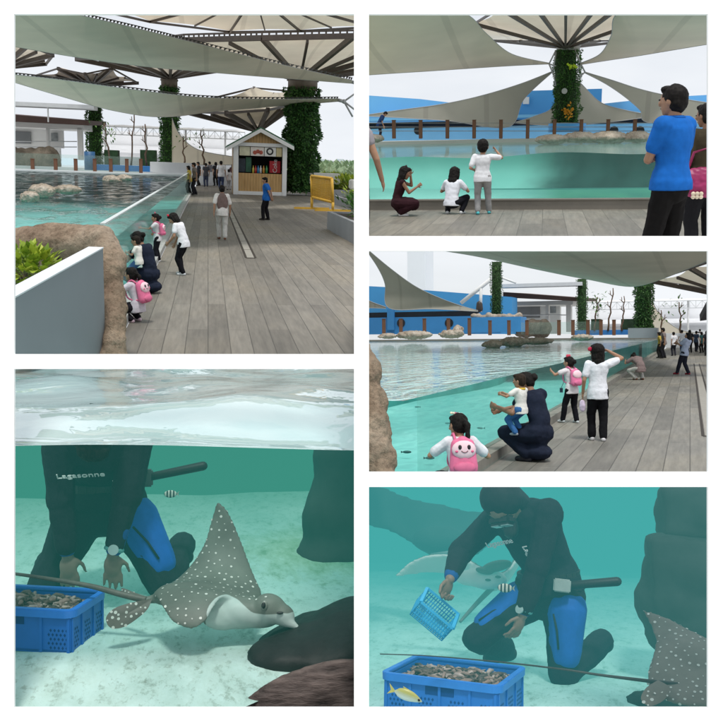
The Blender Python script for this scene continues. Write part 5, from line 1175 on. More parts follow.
mk(blob(mb, .1, 3, .12, .9, 2), 'rock_face', m_rock('dark wall rock far', (.07, .06, .045), (.13, .11, .085), (.2, .17, .13), sc=.4), parent=t)
mb = MB(); pxbox(mb, v, 572, 330, 628, 335, 86, 3); o = mk(mb, 'basin', mat((.03, .17, .45), .5, .1, 1), v, None, v.at(600, 335, 86)); tag(o, 'low blue basin under the bare trunks on the far bank', 'basin')
mb = MB(); pxbox(mb, v, 591, 319, 600, 331, 90, 2); pxbox(mb, v, 621, 319, 636, 331, 90, 2); tag(mk(mb, 'hedge', mat((.018, .04, .018), .9, .5, 2), v, None, v.at(600, 331, 90)), 'dark hedge between the bare trunks on the far bank', 'hedge')
for i, (px, yt, yb, l, le, tf, lab) in enumerate(((594.5, 297, 331, 3, 4, 50, 'leafy topped trunk between the two slim planted columns'), (608, 288, 331, 5, 3, None, 'tallest bare trunk on the far bank'), (622, 296, 331, 2, 3, None, 'forked bare trunk next to the tallest'), (661, 310, 334, 0, 2, 12, 'thin dark trunk by the sandy wall sail'), (681, 302, 334, -2, 2, 18, 'thin dark trunk above the crowd'))):
    bare_tree(v, px, yt, yb, 86, lab, l, tf, 50 + i, .9)
grandstand(v, 'white roofed grandstand with lattice truss beyond the far bank', 576, 760, 303, 299, 334, 116)
sail(v, 'shade_sail', 'sandy sail curving down behind the crowd', [(652, 299, 98), (657, 310, 98), (668, 322, 98), (682, 330, 98), (700, 333, 98)], [(650, 334, 98), (660, 334, 98), (672, 334, 98), (686, 334, 98), (700, 334.5, 98)], M_CREAM, (24, 8), 0)
mb = MB(); mb.boxb((-3, 90, FZ), (14, 92, v.at(700, 333, 90).z)); o = mk(mb, 'low_wall', M_GREYL, v, None, (0, 90, FZ)); tag(o, 'low pale wall closing the far end of the close deck view', 'wall')
t = thing(v, 'awning', 'dark striped awning corner above the crowd', 'awning', v.at(706, 310, 40)); mb = MB(); mb.prism([v.at(700, 321, 40), v.at(722, 318, 40), v.at(722, 304, 40), v.at(708, 306, 40)], (0, 2, .3)); mk(mb, 'canvas', mat((.02, .02, .022), .8, .2, 3), parent=t)
mb = MB(); mb.tube([v.at(720, 318, 40.5), V((v.at(720, 318, 40.5).x, 40.5, FZ))], .04, 6); mk(mb, 'pole', M_STEEL, parent=t)
# people
f = v.floor(598, 441)
J = person(v, f, 1.29, 14, 'girl in white T-shirt with one hand raised to her head', dict(lean=0, ra=(.12, .05, .94), reh=(1, .2, .1), rhd=(-.9, .1, .4), la=(-.15, .03, .50), lf=(-.055, .06, .04), rf=(.05, -.03, .04), head=(0, 30, 0)), ('tee', (.74, .75, .80), .62, .06), ('pants', (.008, .008, .010)), (.62, .60, .62), 'full', hs=1.18, wid=1.0, vox=.009)
hair_bow(J, (.45, .02, .06), (-.055, .0, .03), .024)
b = J['W'](V((-.155, .03, .42))); mb = MB(); mb.grid(lambda x, y: b + V((.09 * (x - .5), .02 * math.sin(y * 5), -.17 * y + .01)), 4, 6); mk(mb, 'tmp', M_WHITE, v, None, b); bpy.data.objects.remove(bpy.data.objects['tmp'])
mb = MB(); mb.ell(b + V((0, 0, -.07)), (.045, .025, .085)); o = mk(blob(mb, .009, 2, .006, 20, 1), 'plastic_bag', mat((.62, .52, .66), .4, .1, 8), v, None, b); tag(o, 'small pale lilac bag in the hand of the girl with raised arm', 'bag')
f = v.floor(572, 423)
J = person(v, f, 1.06, 48, 'little girl with pink rucksack and red hair bow leaning to the glass', dict(lean=8, la=(-.20, .24, .80), leh=(-1, -.3, -.6), ra=(.10, .14, .60), head=(-4, 20, 0), lf=(-.10, .10, .045), rf=(.06, -.04, .04)), ('tee', (.66, .62, .64), .5), ('pants', (.008, .008, .011)), (.55, .60, .62), 'bun', hs=1.24, wid=1.0, vox=.009)
hair_bow(J, (.55, .06, .10), (0, .0, .08), .028); backpack(J, v, 'pink rucksack on the girl with the red hair bow', size=1.05, face=False, c=(.70, .17, .33))
p = J['W'](V((-.08, .15, .50))); t = thing(v, 'name_card', 'dark card hanging on a cord from the little girl', 'card', p); mb = MB(); mb.box(p, (.05, .012, .075)); mk(mb, 'card', mat((.03, .06, .10), .4, .2, 8), parent=t); mb = MB(); mb.tube([p + V((0, 0, .04)), J['W'](V((-.05, .08, .70)))], .004, 5); mk(mb, 'cord', M_LACE, parent=t)
f = v.floor(537, 461)
S5 = dict(SQUAT); S5.update(pel=(0, -.03, .21), lean=20, la=(-.22, .19, .40), ra=(-.13, .23, .37), leh=(-.8, -.2, -.8), reh=(.9, .2, -.6), head=(10, 30, 0))
JW = person(v, f, 1.56, 58, 'woman in long navy dress squatting with a toddler in her arm', S5, ('dress', NAVY, .5), None, (.03, .03, .04), 'bun', wid=.96, vox=.012, skin=SKIN_D, skirt=((0, .03, .07), (.112, .155, .068)))
q = v.at(521, 436, f.y - .18); J = person(v, q, .76, 62, 'toddler in white top with yellow collar and blue shorts on the arm of the woman', dict(lean=0, pel=(0, 0, .40), lf=(-.06, .05, .05), rf=(.06, .03, .05), la=(-.20, .22, .62), ra=(-.02, .26, .62), head=(4, 18, 0), flat=False), ('tee', (.72, .70, .66), .6), ('pants', (.04, .13, .32)), (.3, .34, .4), 'short', (.035, .022, .015), hs=1.45, wid=1.15, vox=.009)
mb = MB(); mb.tube([J['W'](J['neck'] + V((.055 * math.cos(a * .5236), .055 * math.sin(a * .5236), -.01))) for a in range(13)], .014, 8); mk(mb, 'collar', mat((.65, .42, .05), .7, .1, 9), parent=J['root'])
f = v.floor(461, 505)
J = person(v, f, 1.13, 24, 'girl with pink rucksack and hair clips squatting close to the pool corner', dict(SQUAT, pel=(0, -.02, .20), lean=10, la=(-.17, .20, .40), ra=(.17, .18, .38), head=(8, 26, 0)), ('tee', (.70, .70, .74), .7), ('pants', (.02, .02, .025)), (.6, .5, .55), 'pony', hs=1.22, vox=.008, cut=True)
for k in range(3): hair_bow(J, ((.75, .72, .55), (.6, .1, .2), (.75, .75, .7))[k], (-.035 + k * .03, .0, .074), .011)
backpack(J, v, 'pink rucksack with a smiling face on the girl at the pool corner', size=1.12)
f = v.floor(640, 380); person(v, f, 1.45, 35, 'woman in grey brown top and pale trousers squatting by the glass', dict(SQUAT, pel=(0, -.02, .24), lean=52, head=(20, 0, 0), la=(-.14, .34, .40), ra=(.10, .34, .36)), ('tee', (.20, .15, .145), .7), ('pants', (.50, .48, .45)), (.16, .07, .04), 'bun', vox=.012, wid=1.05)
f = v.floor(684, 374.5); person(v, f, 1.50, 60, 'young woman in pale blue top leaning back with legs apart near the crowd', dict(lean=-14, side=10, pel=(.02, 0, .50), lf=(-.02, .16, .04), rf=(.03, -.10, .04), la=(.0, .18, .74), ra=(.05, .2, .70), head=(10, 20, 0)), ('tee', (.36, .42, .56), .7), ('pants', (.02, .022, .035)), (.30, .03, .05), 'long', vox=.012, face=False)
for px, yh, yf, lab, yaw, tp, bt, hr in ((664, 329, 358.5, 'man in grey brown shirt at the end of the glass', 80, (.20, .17, .16), (.02, .02, .025), 'short'), (660, 333, 358, 'person in yellow next to the man in grey brown, crowd end', 80, (.50, .38, .08), (.02, .02, .02), 'bob'),
                                       (674, 333, 356, 'child in white standing between the man in grey brown and the crowd', 30, (.72, .72, .75), (.03, .03, .04), 'short'), (682, 331, 352, 'person in white T-shirt behind the leaning young woman', 0, (.74, .75, .8), (.05, .07, .14), 'short'),
                                       (690, 331, 353, 'person in black with dark hair behind the leaning young woman', 20, (.02, .02, .025), (.02, .02, .02), 'long'), (696, 332, 352, 'person in dark blue in the crowd', -30, (.04, .06, .10), (.03, .03, .04), 'short'),
                                       (702, 333, 353, 'person in teal at the edge of the crowd', 40, (.05, .14, .14), (.02, .02, .02), 'bob'), (700, 330, 347, 'person in black at the back of the crowd', 10, (.02, .02, .02), (.02, .02, .02), 'short'), (707, 332, 356, 'person in black cut off by the edge, crowd side', 10, (.025, .025, .03), (.02, .02, .02), 'long')):
    simple_person(v, px, yh, yf, lab, yaw, tp, bt, hr, pose=walk(.03))
# ================================================================== VIEWS 4 and 5 (under water behind the glass)
def m_sand(name, haze, a=(.60, .66, .60), b=(.82, .86, .80), green=None):
    N = NT(name); n1 = N.noise(1.6, 5, .6, N.coord((1, .55, 1))); n2 = N.noise(26, 5, .75, N.coord((1, .5, 1))); n3 = N.noise(9, 6, .7, N.coord((1, .4, 1)))
    c = N.ramp(n1, [(.3, a), (.7, b)])
    c = N.mix(.8, c, N.ramp(n3, [(.33, (.45, .47, .42)), (.44, (.92, .93, .9)), (.6, (1.05, 1.05, 1.05))]), 'MULTIPLY')
    c = N.mix(.6, c, N.ramp(n2, [(.36, (.5, .5, .45)), (.46, (1, 1, 1))]), 'MULTIPLY')
    if green:
        sp = N.n('ShaderNodeVectorMath', operation='DISTANCE'); N.t.links.new(N.coord(), sp.inputs[0]); sp.inputs[1].default_value = green[0]
        f = N.n('ShaderNodeMapRange'); f.inputs['From Min'].default_value = green[1]; f.inputs['From Max'].default_value = green[1] * .3
        N.t.links.new(N.math('ADD', sp.outputs['Value'], N.math('MULTIPLY', N.math('SUBTRACT', n3, .5), green[1] * 1.4)), f.inputs['Value'])
        c = N.mix(f.outputs[0], c, N.ramp(n3, [(.35, (.16, .22, .07)), (.65, (.42, .50, .24))]))
    return N.done(N.bsdf(c, .9, .1, N.bump(N.math('ADD', n1, N.math('MULTIPLY', n2, .08)), .6, .08)), haze)

def crate(view, A, ang, L, Wd, h, label, mats, rim_m, hole_m, haze, bait_label, seed=1, lat=True):
    """open plastic crate; A = lower front right corner, long side runs to the left of it"""
    A = V(A); e1 = rz(ang) @ V((-1, 0, 0)); e2 = rz(ang) @ V((0, 1, 0)); up = V((0, 0, 1)); th = .010
    M3 = Matrix((e1, e2, up)).transposed()
    q = lambda x, y, z: A + e1 * x + e2 * y + up * z
    def bx(mb, x0, y0, z0, x1, y1, z1): mb.box(q((x0 + x1) / 2, (y0 + y1) / 2, (z0 + z1) / 2), (abs(x1 - x0), abs(y1 - y0), abs(z1 - z0)), M3)
    t = thing(view, 'crate', label, 'crate', q(L / 2, Wd / 2, 0)); i = .012
    for nm, (x0, y0, x1, y1) in (('back_panel', (i, Wd - i - th, L - i, Wd - i)), ('side_panel', (L - i - th, i + th, L - i, Wd - i - th))):
        mb = MB(); bx(mb, x0, y0, .0, x1, y1, h - .02); mk(mb, nm, mats, parent=t)
    mb = MB(); bx(mb, i, i, .002, L - i, Wd - i, .012); mk(mb, 'bottom', mats, parent=t)
    mb = MB(); R = .04; w = .022; path = []
    for cx, cy, a0 in ((L - R, R, -90), (L - R, Wd - R, 0), (R, Wd - R, 90), (R, R, 180)):
        for k in range(7): a = math.radians(a0 + 15 * k); path.append((cx, cy, a, R))
    ring = []
    for cx, cy, a, R_ in path:
        d = V((math.cos(a), math.sin(a)));
        ring.append([q(cx + d.x * (R_ + .004), cy + d.y * (R_ + .004), h - .034), q(cx + d.x * (R_ + .006), cy + d.y * (R_ + .006), h), q(cx + d.x * (R_ - w), cy + d.y * (R_ - w), h), q(cx + d.x * (R_ - w), cy + d.y * (R_ - w), h - .012)])
    n = len(ring); vs = [p for r_ in ring for p in r_]
    mb.add(vs, [(4 * k + j, 4 * k + (j + 1) % 4, 4 * ((k + 1) % n) + (j + 1) % 4, 4 * ((k + 1) % n) + j) for k in range(n) for j in range(4)], 0, False)
    mk(mb, 'rim', rim_m, parent=t, bevel=.003)
    for x0, x1, y in ((L * .38, L * .62, i - .002),): mb = MB(); bx(mb, x0, y, h * .62, x1, y + .004, h * .80); mk(mb, 'handle_slot', hole_m, parent=t)
    for x in [L * k / 4 for k in range(5)]:
        mb = MB(); x = min(max(x, .022), L - .022); bx(mb, x - .006, i - .006, .004, x + .006, i - .001, h - .035); mk(mb, 'rib', mats, parent=t)
    for y in [Wd * k / 3 for k in range(4)]:
        mb = MB(); y = min(max(y, .022), Wd - .022); bx(mb, i - .006, y - .006, .004, i - .001, y + .006, h - .035); mk(mb, 'rib', mats, parent=t)
    # lattice of small holes in the long side
    mb = MB(); bx(mb, i, i, .0, L - i, i + th, h - .02)
    for k in range(4):
        x0, x1 = L * k / 4 + .03, L * (k + 1) / 4 - .02; nx = int((x1 - x0) / .017)
        if k in (1, 2) and lat == 'half': continue
        for r_ in range(5):
            for c_ in range(nx):
                x = x0 + (c_ + .5 * (r_ % 2)) * .017; z = .022 + r_ * h * .098
                mb.add([q(x - .0055, i - .0015, z), q(x, i - .0015, z - .007), q(x + .0055, i - .0015, z), q(x, i - .0015, z + .007)], [(0, 1, 2, 3)], 1)
    mk(mb, 'front_panel', [mats, hole_m], parent=t)
    mb = MB(); bx(mb, i, i + th, .0, i + th, Wd - i - th, h - .02)
    for k in range(3):
        y0, y1 = Wd * k / 3 + .03, Wd * (k + 1) / 3 - .02
        for r_ in range(5):
            for c_ in range(int((y1 - y0) / .017)):
                y = y0 + (c_ + .5 * (r_ % 2)) * .017; z = .022 + r_ * h * .098
                mb.add([q(i - .0015, y - .0055, z), q(i - .0015, y, z - .007), q(i - .0015, y + .0055, z), q(i - .0015, y, z + .007)], [(0, 1, 2, 3)], 1)
    mk(mb, 'side_panel', [mats, hole_m], parent=t)
    rr = random.Random(seed); mb = MB()
    bx(mb, i + th, i + th, .014, L - i - th, Wd - i - th, h * .60)
    for k in range(430):
        x, y = rr.uniform(.05, L - .05), rr.uniform(.05, Wd - .05)
        z = h * .60 + rr.random() * h * .20 + .030 * math.sin(x / L * math.pi) * math.sin(y / Wd * math.pi)
        a = rr.random() * 6.28; d = e1 * math.cos(a) + e2 * math.sin(a); s_ = d.cross(up); l = rr.uniform(.020, .042); b_ = rr.uniform(-.02, .02)
        pts = [q(x, y, z) + d * l * f_ + s_ * b_ * (1 - f_ * f_) + up * rr.uniform(-.008, .008) for f_ in (-1, -.4, .3, 1)]
        r_ = rr.uniform(.006, .012); mb.tube(pts, [r_ * .5, r_, r_ * .9, r_ * .3], 7, rr.randrange(4))
    bm_ = [mat(c_, .5, .4, 30, .4, 0, haze) for c_ in ((.10, .075, .06), (.26, .19, .16), (.06, .055, .05), (.36, .30, .27))]
    o = mk(mb, 'bait_pieces', bm_, view, None, q(L / 2, Wd / 2, h * .5)); tag(o, bait_label, 'bait', kind='stuff')
    return t

def m_spots(name, base, haze, sc_=24, r=.20, spot=(.72, .74, .68), patch=None):
    N = NT(name); vo = N.n('ShaderNodeTexVoronoi', feature='F1'); vo.inputs['Scale'].default_value = sc_; vo.inputs['Randomness'].default_value = .62; N.t.links.new(N.coord(), vo.inputs['Vector'])
    n = N.noise(7, 5, .6); rr = N.math('MULTIPLY', N.ramp(N.noise(3, 2), [(.3, (.8,) * 3), (.7, (1.15,) * 3)]), r)
    f = N.math('LESS_THAN', vo.outputs['Distance'], rr)
    c = N.mix(f, N.ramp(n, [(.3, [k * .75 for k in base]), (.7, [k * 1.2 for k in base])]), (*spot, 1))
    return N.done(N.bsdf(c, .5, .3), haze)

def ray_body(view, Lc, Tc, thick, extra, vox, up_hint, disp=0):
    """eagle ray: leading and trailing edges of the wings from tip to tip, thickened in the middle and fused with the head"""
    L_ = [view.at(*p) for p in Lc]; T_ = [view.at(*p) for p in Tc]; nu, nv = 56, 18
    P = [[lerp_path(T_, i / nu) + (lerp_path(L_, i / nu) - lerp_path(T_, i / nu)) * (j / nv) for i in range(nu + 1)] for j in range(nv + 1)]
    top, bot = [], []
    for j in range(nv + 1):
        for i in range(nu + 1):
            du = P[j][min(i + 1, nu)] - P[j][max(i - 1, 0)]; dv = P[min(j + 1, nv)][i] - P[max(j - 1, 0)][i]
            n = du.cross(dv); n = n.normalized() if n.length > 1e-9 else V(up_hint)
            if n.dot(V(up_hint)) < -.3: n = -n
            t = abs(2 * i / nu - 1); th = thick * (.16 + .84 * math.exp(-(t / .36) ** 2)) * (math.sin(math.pi * (j / nv) ** .8) ** .6 * .9 + .1); th = max(th, vox * 1.7)
            top.append(P[j][i] + n * th * .55); bot.append(P[j][i] - n * th * .45)
    w = nu + 1; mb = MB()
    fs = [(j * w + i, j * w + i + 1, (j + 1) * w + i + 1, (j + 1) * w + i) for j in range(nv) for i in range(nu)]
    K = len(top); allv = top + bot
    f2 = fs + [tuple(K + k for k in reversed(f)) for f in fs]
    edge = [i for i in range(w)] + [j * w + nu for j in range(1, nv + 1)] + [nv * w + i for i in range(nu - 1, -1, -1)] + [j * w for j in range(nv - 1, 0, -1)]
    for a, b in zip(edge, edge[1:] + edge[:1]): f2.append((a, b, K + b, K + a))
    mb.add(allv, f2, 0, True)
    for e in extra:
        if e[0] == 'e': mb.ell(*e[1:])
        else: mb.caps(*e[1:])
    b = blob(mb, vox, 6)
    from mathutils.kdtree import KDTree
    kd = KDTree(2 * K)
    for k, p in enumerate(allv): kd.insert(p, k)
    kd.balance()
    return b, kd, K

def skin_spots(b, n, rmin, gap, mi, ok, seed=3, centre=None):
    """white spots lying in the skin: small discs a hair above the surface, kept apart from each other"""
    rr = random.Random(seed); fs = list(range(len(b.f))); rr.shuffle(fs); cell = {}; got = 0
    for k in fs:
        if got >= n: break
        vs = [b.v[i] for i in b.f[k]]; p = sum(vs, V()) / len(vs); g = gap * rr.uniform(.72, 1.5)
        nm = (vs[1] - vs[0]).cross(vs[2] - vs[0])
        if nm.length < 1e-12 or not ok(p, nm.normalized()): continue
        key = tuple(int(c // gap) for c in p)
        if any((p - o).length < g for dx in (-1, 0, 1) for dy in (-1, 0, 1) for dz in (-1, 0, 1) for o in cell.get((key[0] + dx, key[1] + dy, key[2] + dz), ())): continue
        cell.setdefault(key, []).append(p); nm = nm.normalized(); x = nm.orthogonal().normalized(); y = nm.cross(x); r = rmin * rr.uniform(.55, 1.45); got += 1
        q = len(b.v); b.v += [p + nm * .0016 + (x * math.cos(a * .7854) * rr.uniform(.85, 1.1) + y * math.sin(a * .7854)) * r for a in range(8)]
        b.f.append([q + a for a in range(8)]); b.m.append(mi); b.sm.append(False)
def two_tone(b, val, iters=6):
    nb = [[] for _ in b.v]
    for f in b.f:
        for a, c in zip(f, f[1:] + f[:1]) if isinstance(f, list) else zip(f, f[1:] + f[:1]): nb[a].append(c); nb[c].append(a)
    for _ in range(iters): val = [(val[i] + sum(val[j] for j in nb[i])) / (1 + len(nb[i])) for i in range(len(val))]
    return val
def m_two(name, dark, pale, haze):
    N = NT(name); at_ = N.n('ShaderNodeAttribute', attribute_name='pale'); n = N.noise(6, 5)
    c = N.mix(N.ramp(at_.outputs['Fac'], [(.46, (0, 0, 0)), (.56, (1, 1, 1))]), N.ramp(n, [(.3, [k * .72 for k in dark]), (.7, [k * 1.2 for k in dark])]), N.ramp(n, [(.3, [k * .88 for k in pale]), (.7, pale)]))
    return N.done(N.bsdf(c, .5, .3), haze)
def set_attr(o, val):
    a = o.data.attributes.new('pale', 'FLOAT', 'POINT')
    for i, x in enumerate(val): a.data[i].value = x
    for i in range(len(val), len(o.data.vertices)): a.data[i].value = 0

# ------------------------------------------------------------------ VIEW 4
v = P4; FZ = -1.275
YF = 3.30
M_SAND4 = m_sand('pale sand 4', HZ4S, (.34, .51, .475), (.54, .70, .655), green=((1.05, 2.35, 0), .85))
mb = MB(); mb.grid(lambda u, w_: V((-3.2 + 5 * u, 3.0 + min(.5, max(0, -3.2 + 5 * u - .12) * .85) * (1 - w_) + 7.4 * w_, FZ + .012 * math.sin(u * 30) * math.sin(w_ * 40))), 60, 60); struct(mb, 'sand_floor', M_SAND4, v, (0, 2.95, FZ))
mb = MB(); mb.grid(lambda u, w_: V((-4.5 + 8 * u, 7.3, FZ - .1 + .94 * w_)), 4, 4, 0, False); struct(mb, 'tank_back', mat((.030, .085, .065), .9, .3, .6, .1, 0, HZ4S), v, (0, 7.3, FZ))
def wz(x, y):
    k = min(max((y - YF) / .8, 0), 1); k = k * k * (3 - 2 * k); d = y - YF; amp = min(1, d / .35)
    n = noise.fractal(V((x * 1.05 + 3, y * .62, 2.0)), 1, 2, 2) * .060 + noise.fractal(V((x * 2.6, y * 1.6, 9)), 1, 2, 2) * .010
    return -.411 + .022 * math.sin(x * 2.3 + 2.6) * (1 - amp) + .11 * k + n * amp
mb = MB(); mb.grid(lambda u, w_: (lambda x, y: V((x, y, wz(x, y))))(-3.6 + 5.6 * u, YF + 10.5 * w_ ** 1.6), 170, 150)
N = NT('water surface from the glass'); n1 = N.noise(3.2, 3, .5, N.coord((1, .7, 1)), .5)
struct(mb, 'water_surface', N.done(m_surface(N, N.bsdf(N.ramp(N.noise(.9, 3), [(.35, (.42, .62, .62)), (.7, (.66, .76, .76))]), .012, .9, N.bump(n1, .20, .05), IOR=2.1), .35, .60)), v, (0, YF, -.41))
M4D = mat((.030, .040, .036), .85, .35, 2.5, .2, .3, HZ4)
mb = MB()
for px, py, Y, rx_, rz_ in ((352, 552, 5.3, .34, .2), (345, 520, 5.3, .27, .25), (348, 490, 5.35, .24, .25), (350, 462, 5.4, .25, .22), (366, 500, 5.5, .3, .5), (330, 556, 5.2, .22, .1)): mb.ell(v.at(px, py, Y), (rx_, rx_, rz_))
b = blob(mb, .03, 4, .03, 3, 2)
o = mk(b, 'rock_pillar', M4D, v, None, v.at(345, 550, 5.3), True); tag(o, 'dark rock pillar rising out of the water at the edge behind the spotted ray', 'rock')
CB = (.018, .12, .46)
crate(v, v.floor(72.5, 655.5), -20, .56, .315, .178, 'deep blue plastic crate of bait whose one end lies outside the picture', mat(CB, .45, .12, 6, .4, 0, HZ4), mat((.03, .17, .58), .4, .1, 6, .4, 0, HZ4), mat((.006, .04, .17), .6, .1, 6, .2, 0, HZ4), HZ4, 'heap of brown bait in the cut off crate', 3, 'half')
# diver
SUIT = (.016, .018, .024); SBLUE = (.012, .10, .42)
def wetsuit(J, view, haze, t_in, words, sides=(-1, 1)):
    root = J['root']; W, H, Rb, S = J['W'], J['H'], J['Rb'], J['S']
    for s in (-1, 1):
        e, wv = J['arm'][s]
        mb = MB(); mb.caps(W(e * .45 + wv * .55), .0285 * H, W(e * .12 + wv * .88), .024 * H); mk(blob(mb, .010, 2), 'cuff', mat((.012, .065, .25), .7, .15, 9, .2, 0, haze), parent=root)
    for s in (-1, 1):
        kn, an = J['leg'][s]; hp = J['hip'][s]; o = V((s * .018, .012, 0))
        if s not in sides: continue
        mb = MB(); mb.caps(W(hp * .85 + kn * .15 + o), .066 * H, W(hp * .28 + kn * .72 + o * .8), .050 * H); mk(blob(mb, .011, 2), 'thigh_panel', mat(SBLUE, .7, .15, 9, .25, .2, haze), parent=root)
        mb = MB(); d = o.normalized(); mb.tube([W(hp * .8 + kn * .2 + V((s * .01, .073, .0))), W(hp * .55 + kn * .45 + V((s * .02, .068, .01))), W(hp * .3 + kn * .7 + V((s * .02, .058, .016)))], .0035 * H, 6); mk(mb, 'seam', mat(SUIT, .7, .1, 9, .2, 0, haze), parent=root)
    mb = MB(); c = J['pel'] + J['Lp'] @ V((0, 0, .055)); n = 26
    pts = [W(c + J['Lp'] @ V((.102 * math.cos(2 * math.pi * k / n), .076 * math.sin(2 * math.pi * k / n), 0))) for k in range(n + 1)]
    for a, b in zip(pts[:-1], pts[1:]): mb.bar(a, b, .012 * H, .030 * H)
    mk(mb, 'weight_belt', mat((.02, .02, .022), .6, .1, 9, .3, 0, haze), parent=root)
    for txt, off, size, rot in words:
        Rm = Rb @ S @ Matrix(((-1, 0, 0), (0, 0, 1), (0, 1, 0))) @ rz(rot)
        text(view, root, txt, W(J['chest'] + S @ V(off)), size, mat((.62, .66, .64), .6, .05, 9, .2, 0, haze), 'printed_script', Rm, .002)
def wrist_watch(J, s, haze, view):
    W, H = J['W'], J['H']; e, wv = J['arm'][s]; d = (wv - e).normalized(); x = d.orthogonal().normalized(); y = d.cross(x); c = e * .10 + wv * .90
    t = J['root']; mb = MB(); mb.tube([W(c + (x * math.cos(k * .524) + y * math.sin(k * .524)) * .021) for k in range(13)], .006 * H, 8); w_ = mk(mb, 'wrist_watch', mat((.10, .30, .28), .4, .1, 8, .4, 0, haze), parent=t)
    q = c + (V((0, 1, .2)) - d * V((0, 1, .2)).dot(d)).normalized() * .021; mb = MB(); n = (q - c).normalized(); mb.tube([W(q), W(q + n * .007)], .0135 * H, 16); mk(mb, 'watch_case', mat((.30, .42, .40), .3, .1, 8, .5, 0, haze), parent=t)
f = v.floor(106, 592)
f = v.floor(103, 592); J = person(v, f, 1.80, 180, 'diver in black and blue wetsuit kneeling behind the cut off crate',
    dict(pel=(0, -.03, .235), lean=50, plean=4, hfree=1, head=(98, 0, 0), lf=(-.215, -.19, .085), rf=(.16, -.20, .05), lkh=(-.25, 1, -.9), rkh=(.35, 1, -.9), la=toB(f, 180, 1.8, v.at(112, 558, f.y - .28)), ra=toB(f, 180, 1.8, v.at(68, 562, f.y - .20)), leh=(-.8, -.5, 0), reh=(.9, -.5, 0), lhd=(0, .05, -1), rhd=(-.1, .2, -1), lpn=(0, -1, 0), rpn=(0, -1, 0), lc=.1, rc=.2, flat=False),
    ('tee', SUIT, 1.82, -.03), ('pants', SUIT), (.012, .013, .016), 'bob', skin=(.17, .135, .10), vox=.008, haze=HZ4, wid=1.04, face=False)
wetsuit(J, v, HZ4, 0, [('Lagasonne', (.04, .108, .035), .052, 4), ('Lagasonne', (-.052, .104, -.055), .05, -82)], (-1,))
wrist_watch(J, -1, HZ4, v)
c = J['W'](J['pel'] + V((-.10, .03, .075)))
t = thing(v, 'dive_torch', 'black rod shaped torch on the belt of the diver behind the cut off crate', 'torch', c)
e = v.at(203, 466, c.y - .05); mb = MB(); mb.caps(c, .020, e, .023, 12); mk(mb, 'tube', mat((.012, .013, .014), .5, .1, 8, .3, 0, HZ4), parent=t)
mb = MB(); mb.box(c + (e - c) * .08, (.075, .05, .085)); mk(mb, 'buckle', mat((.05, .055, .055), .5, .15, 8, .3, 0, HZ4), parent=t, bevel=.008)
# spotted eagle ray
Lc = [(193, 629, 3.56), (205, 622, 3.56), (214, 607, 3.60), (224, 597, 3.66), (246, 601, 3.72), (262, 597, 3.80), (252, 570, 3.90), (241, 540, 3.96), (229, 513, 4.0), (219, 502, 4.02)]
Tc = [(189, 629, 3.56), (173, 622, 3.58), (163, 608, 3.64), (157, 598, 3.72), (154, 594, 3.78), (166, 588, 3.84), (186, 571, 3.92), (203, 546, 3.98), (212, 518, 4.02), (217, 503, 4.03)]
at = v.at
hd = lambda px, py, Y, r, Rm=None: ('e', at(px, py, Y), r, Rm)
b, kd, K = ray_body(v, Lc, Tc, .11, [hd(250, 612, 3.70, (.135, .07, .062), ry(14)), hd(270, 609, 3.67, (.075, .060, .062), ry(30)), hd(283, 615, 3.65, (.055, .046, .044), ry(42)), ('c', at(286, 621, 3.63), .026, at(297, 627, 3.61), .012),
    hd(232, 613, 3.72, (.15, .075, .062), ry(10)), hd(222, 618, 3.70, (.085, .05, .05), ry(6)), hd(190, 600, 3.78, (.16, .07, .03), ry(4)), ('c', at(165, 597, 3.8), .026, at(142, 601, 3.78), .014)], .008, (-.2, -.35, 1))
# dorsal side spotted, belly and cheek white: the fold below the wing is pale
t = thing(v, 'eagle_ray', 'white spotted grey eagle ray gliding past the diver with one wing raised', 'ray', at(225, 600, 3.75))
val = []
def scr(p): w_ = v.R @ p; return C0 + F * w_.x / w_.y, C0 - F * w_.z / w_.y
ARC = [(206, 640), (206, 618), (208, 606), (216, 597), (226, 594), (236, 598), (246, 607), (258, 617), (272, 623.5), (290, 628), (306, 631), (306, 645)]
def inside(x, y):
    c_ = False
    for (x0, y0), (x1, y1) in zip(ARC, ARC[1:] + ARC[:1]):
        if (y0 > y) != (y1 > y) and x < (x1 - x0) * (y - y0) / (y1 - y0) + x0: c_ = not c_
    return c_
for p in b.v:
    sx, sy = scr(p); hit, idx, dist = kd.find(p)
    val.append(1.0 if (inside(sx, sy) or (idx >= K and sx > 215 and p.z < at(230, 610, 3.7).z)) else 0.0)
val = two_tone(b, val)
pale_pt = {tuple(round(c_, 4) for c_ in p): x for p, x in zip(b.v, val)}
from mathutils.kdtree import KDTree
kv = KDTree(len(b.v))
for i_, p in enumerate(b.v): kv.insert(p, i_)
kv.balance()
def ok4(p, n):
    sx, sy = scr(p); return val[kv.find(p)[1]] < .12 and sx < 268 and not (sx > 235 and sy < 575 and sx > 222 + (575 - sy) * .0 + 12) and kd.find(p)[1] < K + 1
skin_spots(b, 420, .0043, .033, 1, ok4)
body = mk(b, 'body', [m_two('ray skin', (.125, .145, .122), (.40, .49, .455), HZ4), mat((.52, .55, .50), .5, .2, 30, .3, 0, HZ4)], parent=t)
set_attr(body, val)
for (px, py, Y, r, c_, nm) in ((264.5, 605.5, 3.615, .017, (.20, .22, .19), 'eye_ring'), (263.5, 605.5, 3.602, .011, (.012, .012, .012), 'eye')):
    mb = MB(); mb.ell(at(px, py, Y), (r * .8, r * .5, r * 1.2)); mk(mb, nm, mat(c_, .3, .2, 20, .5, 0, HZ4), parent=t)
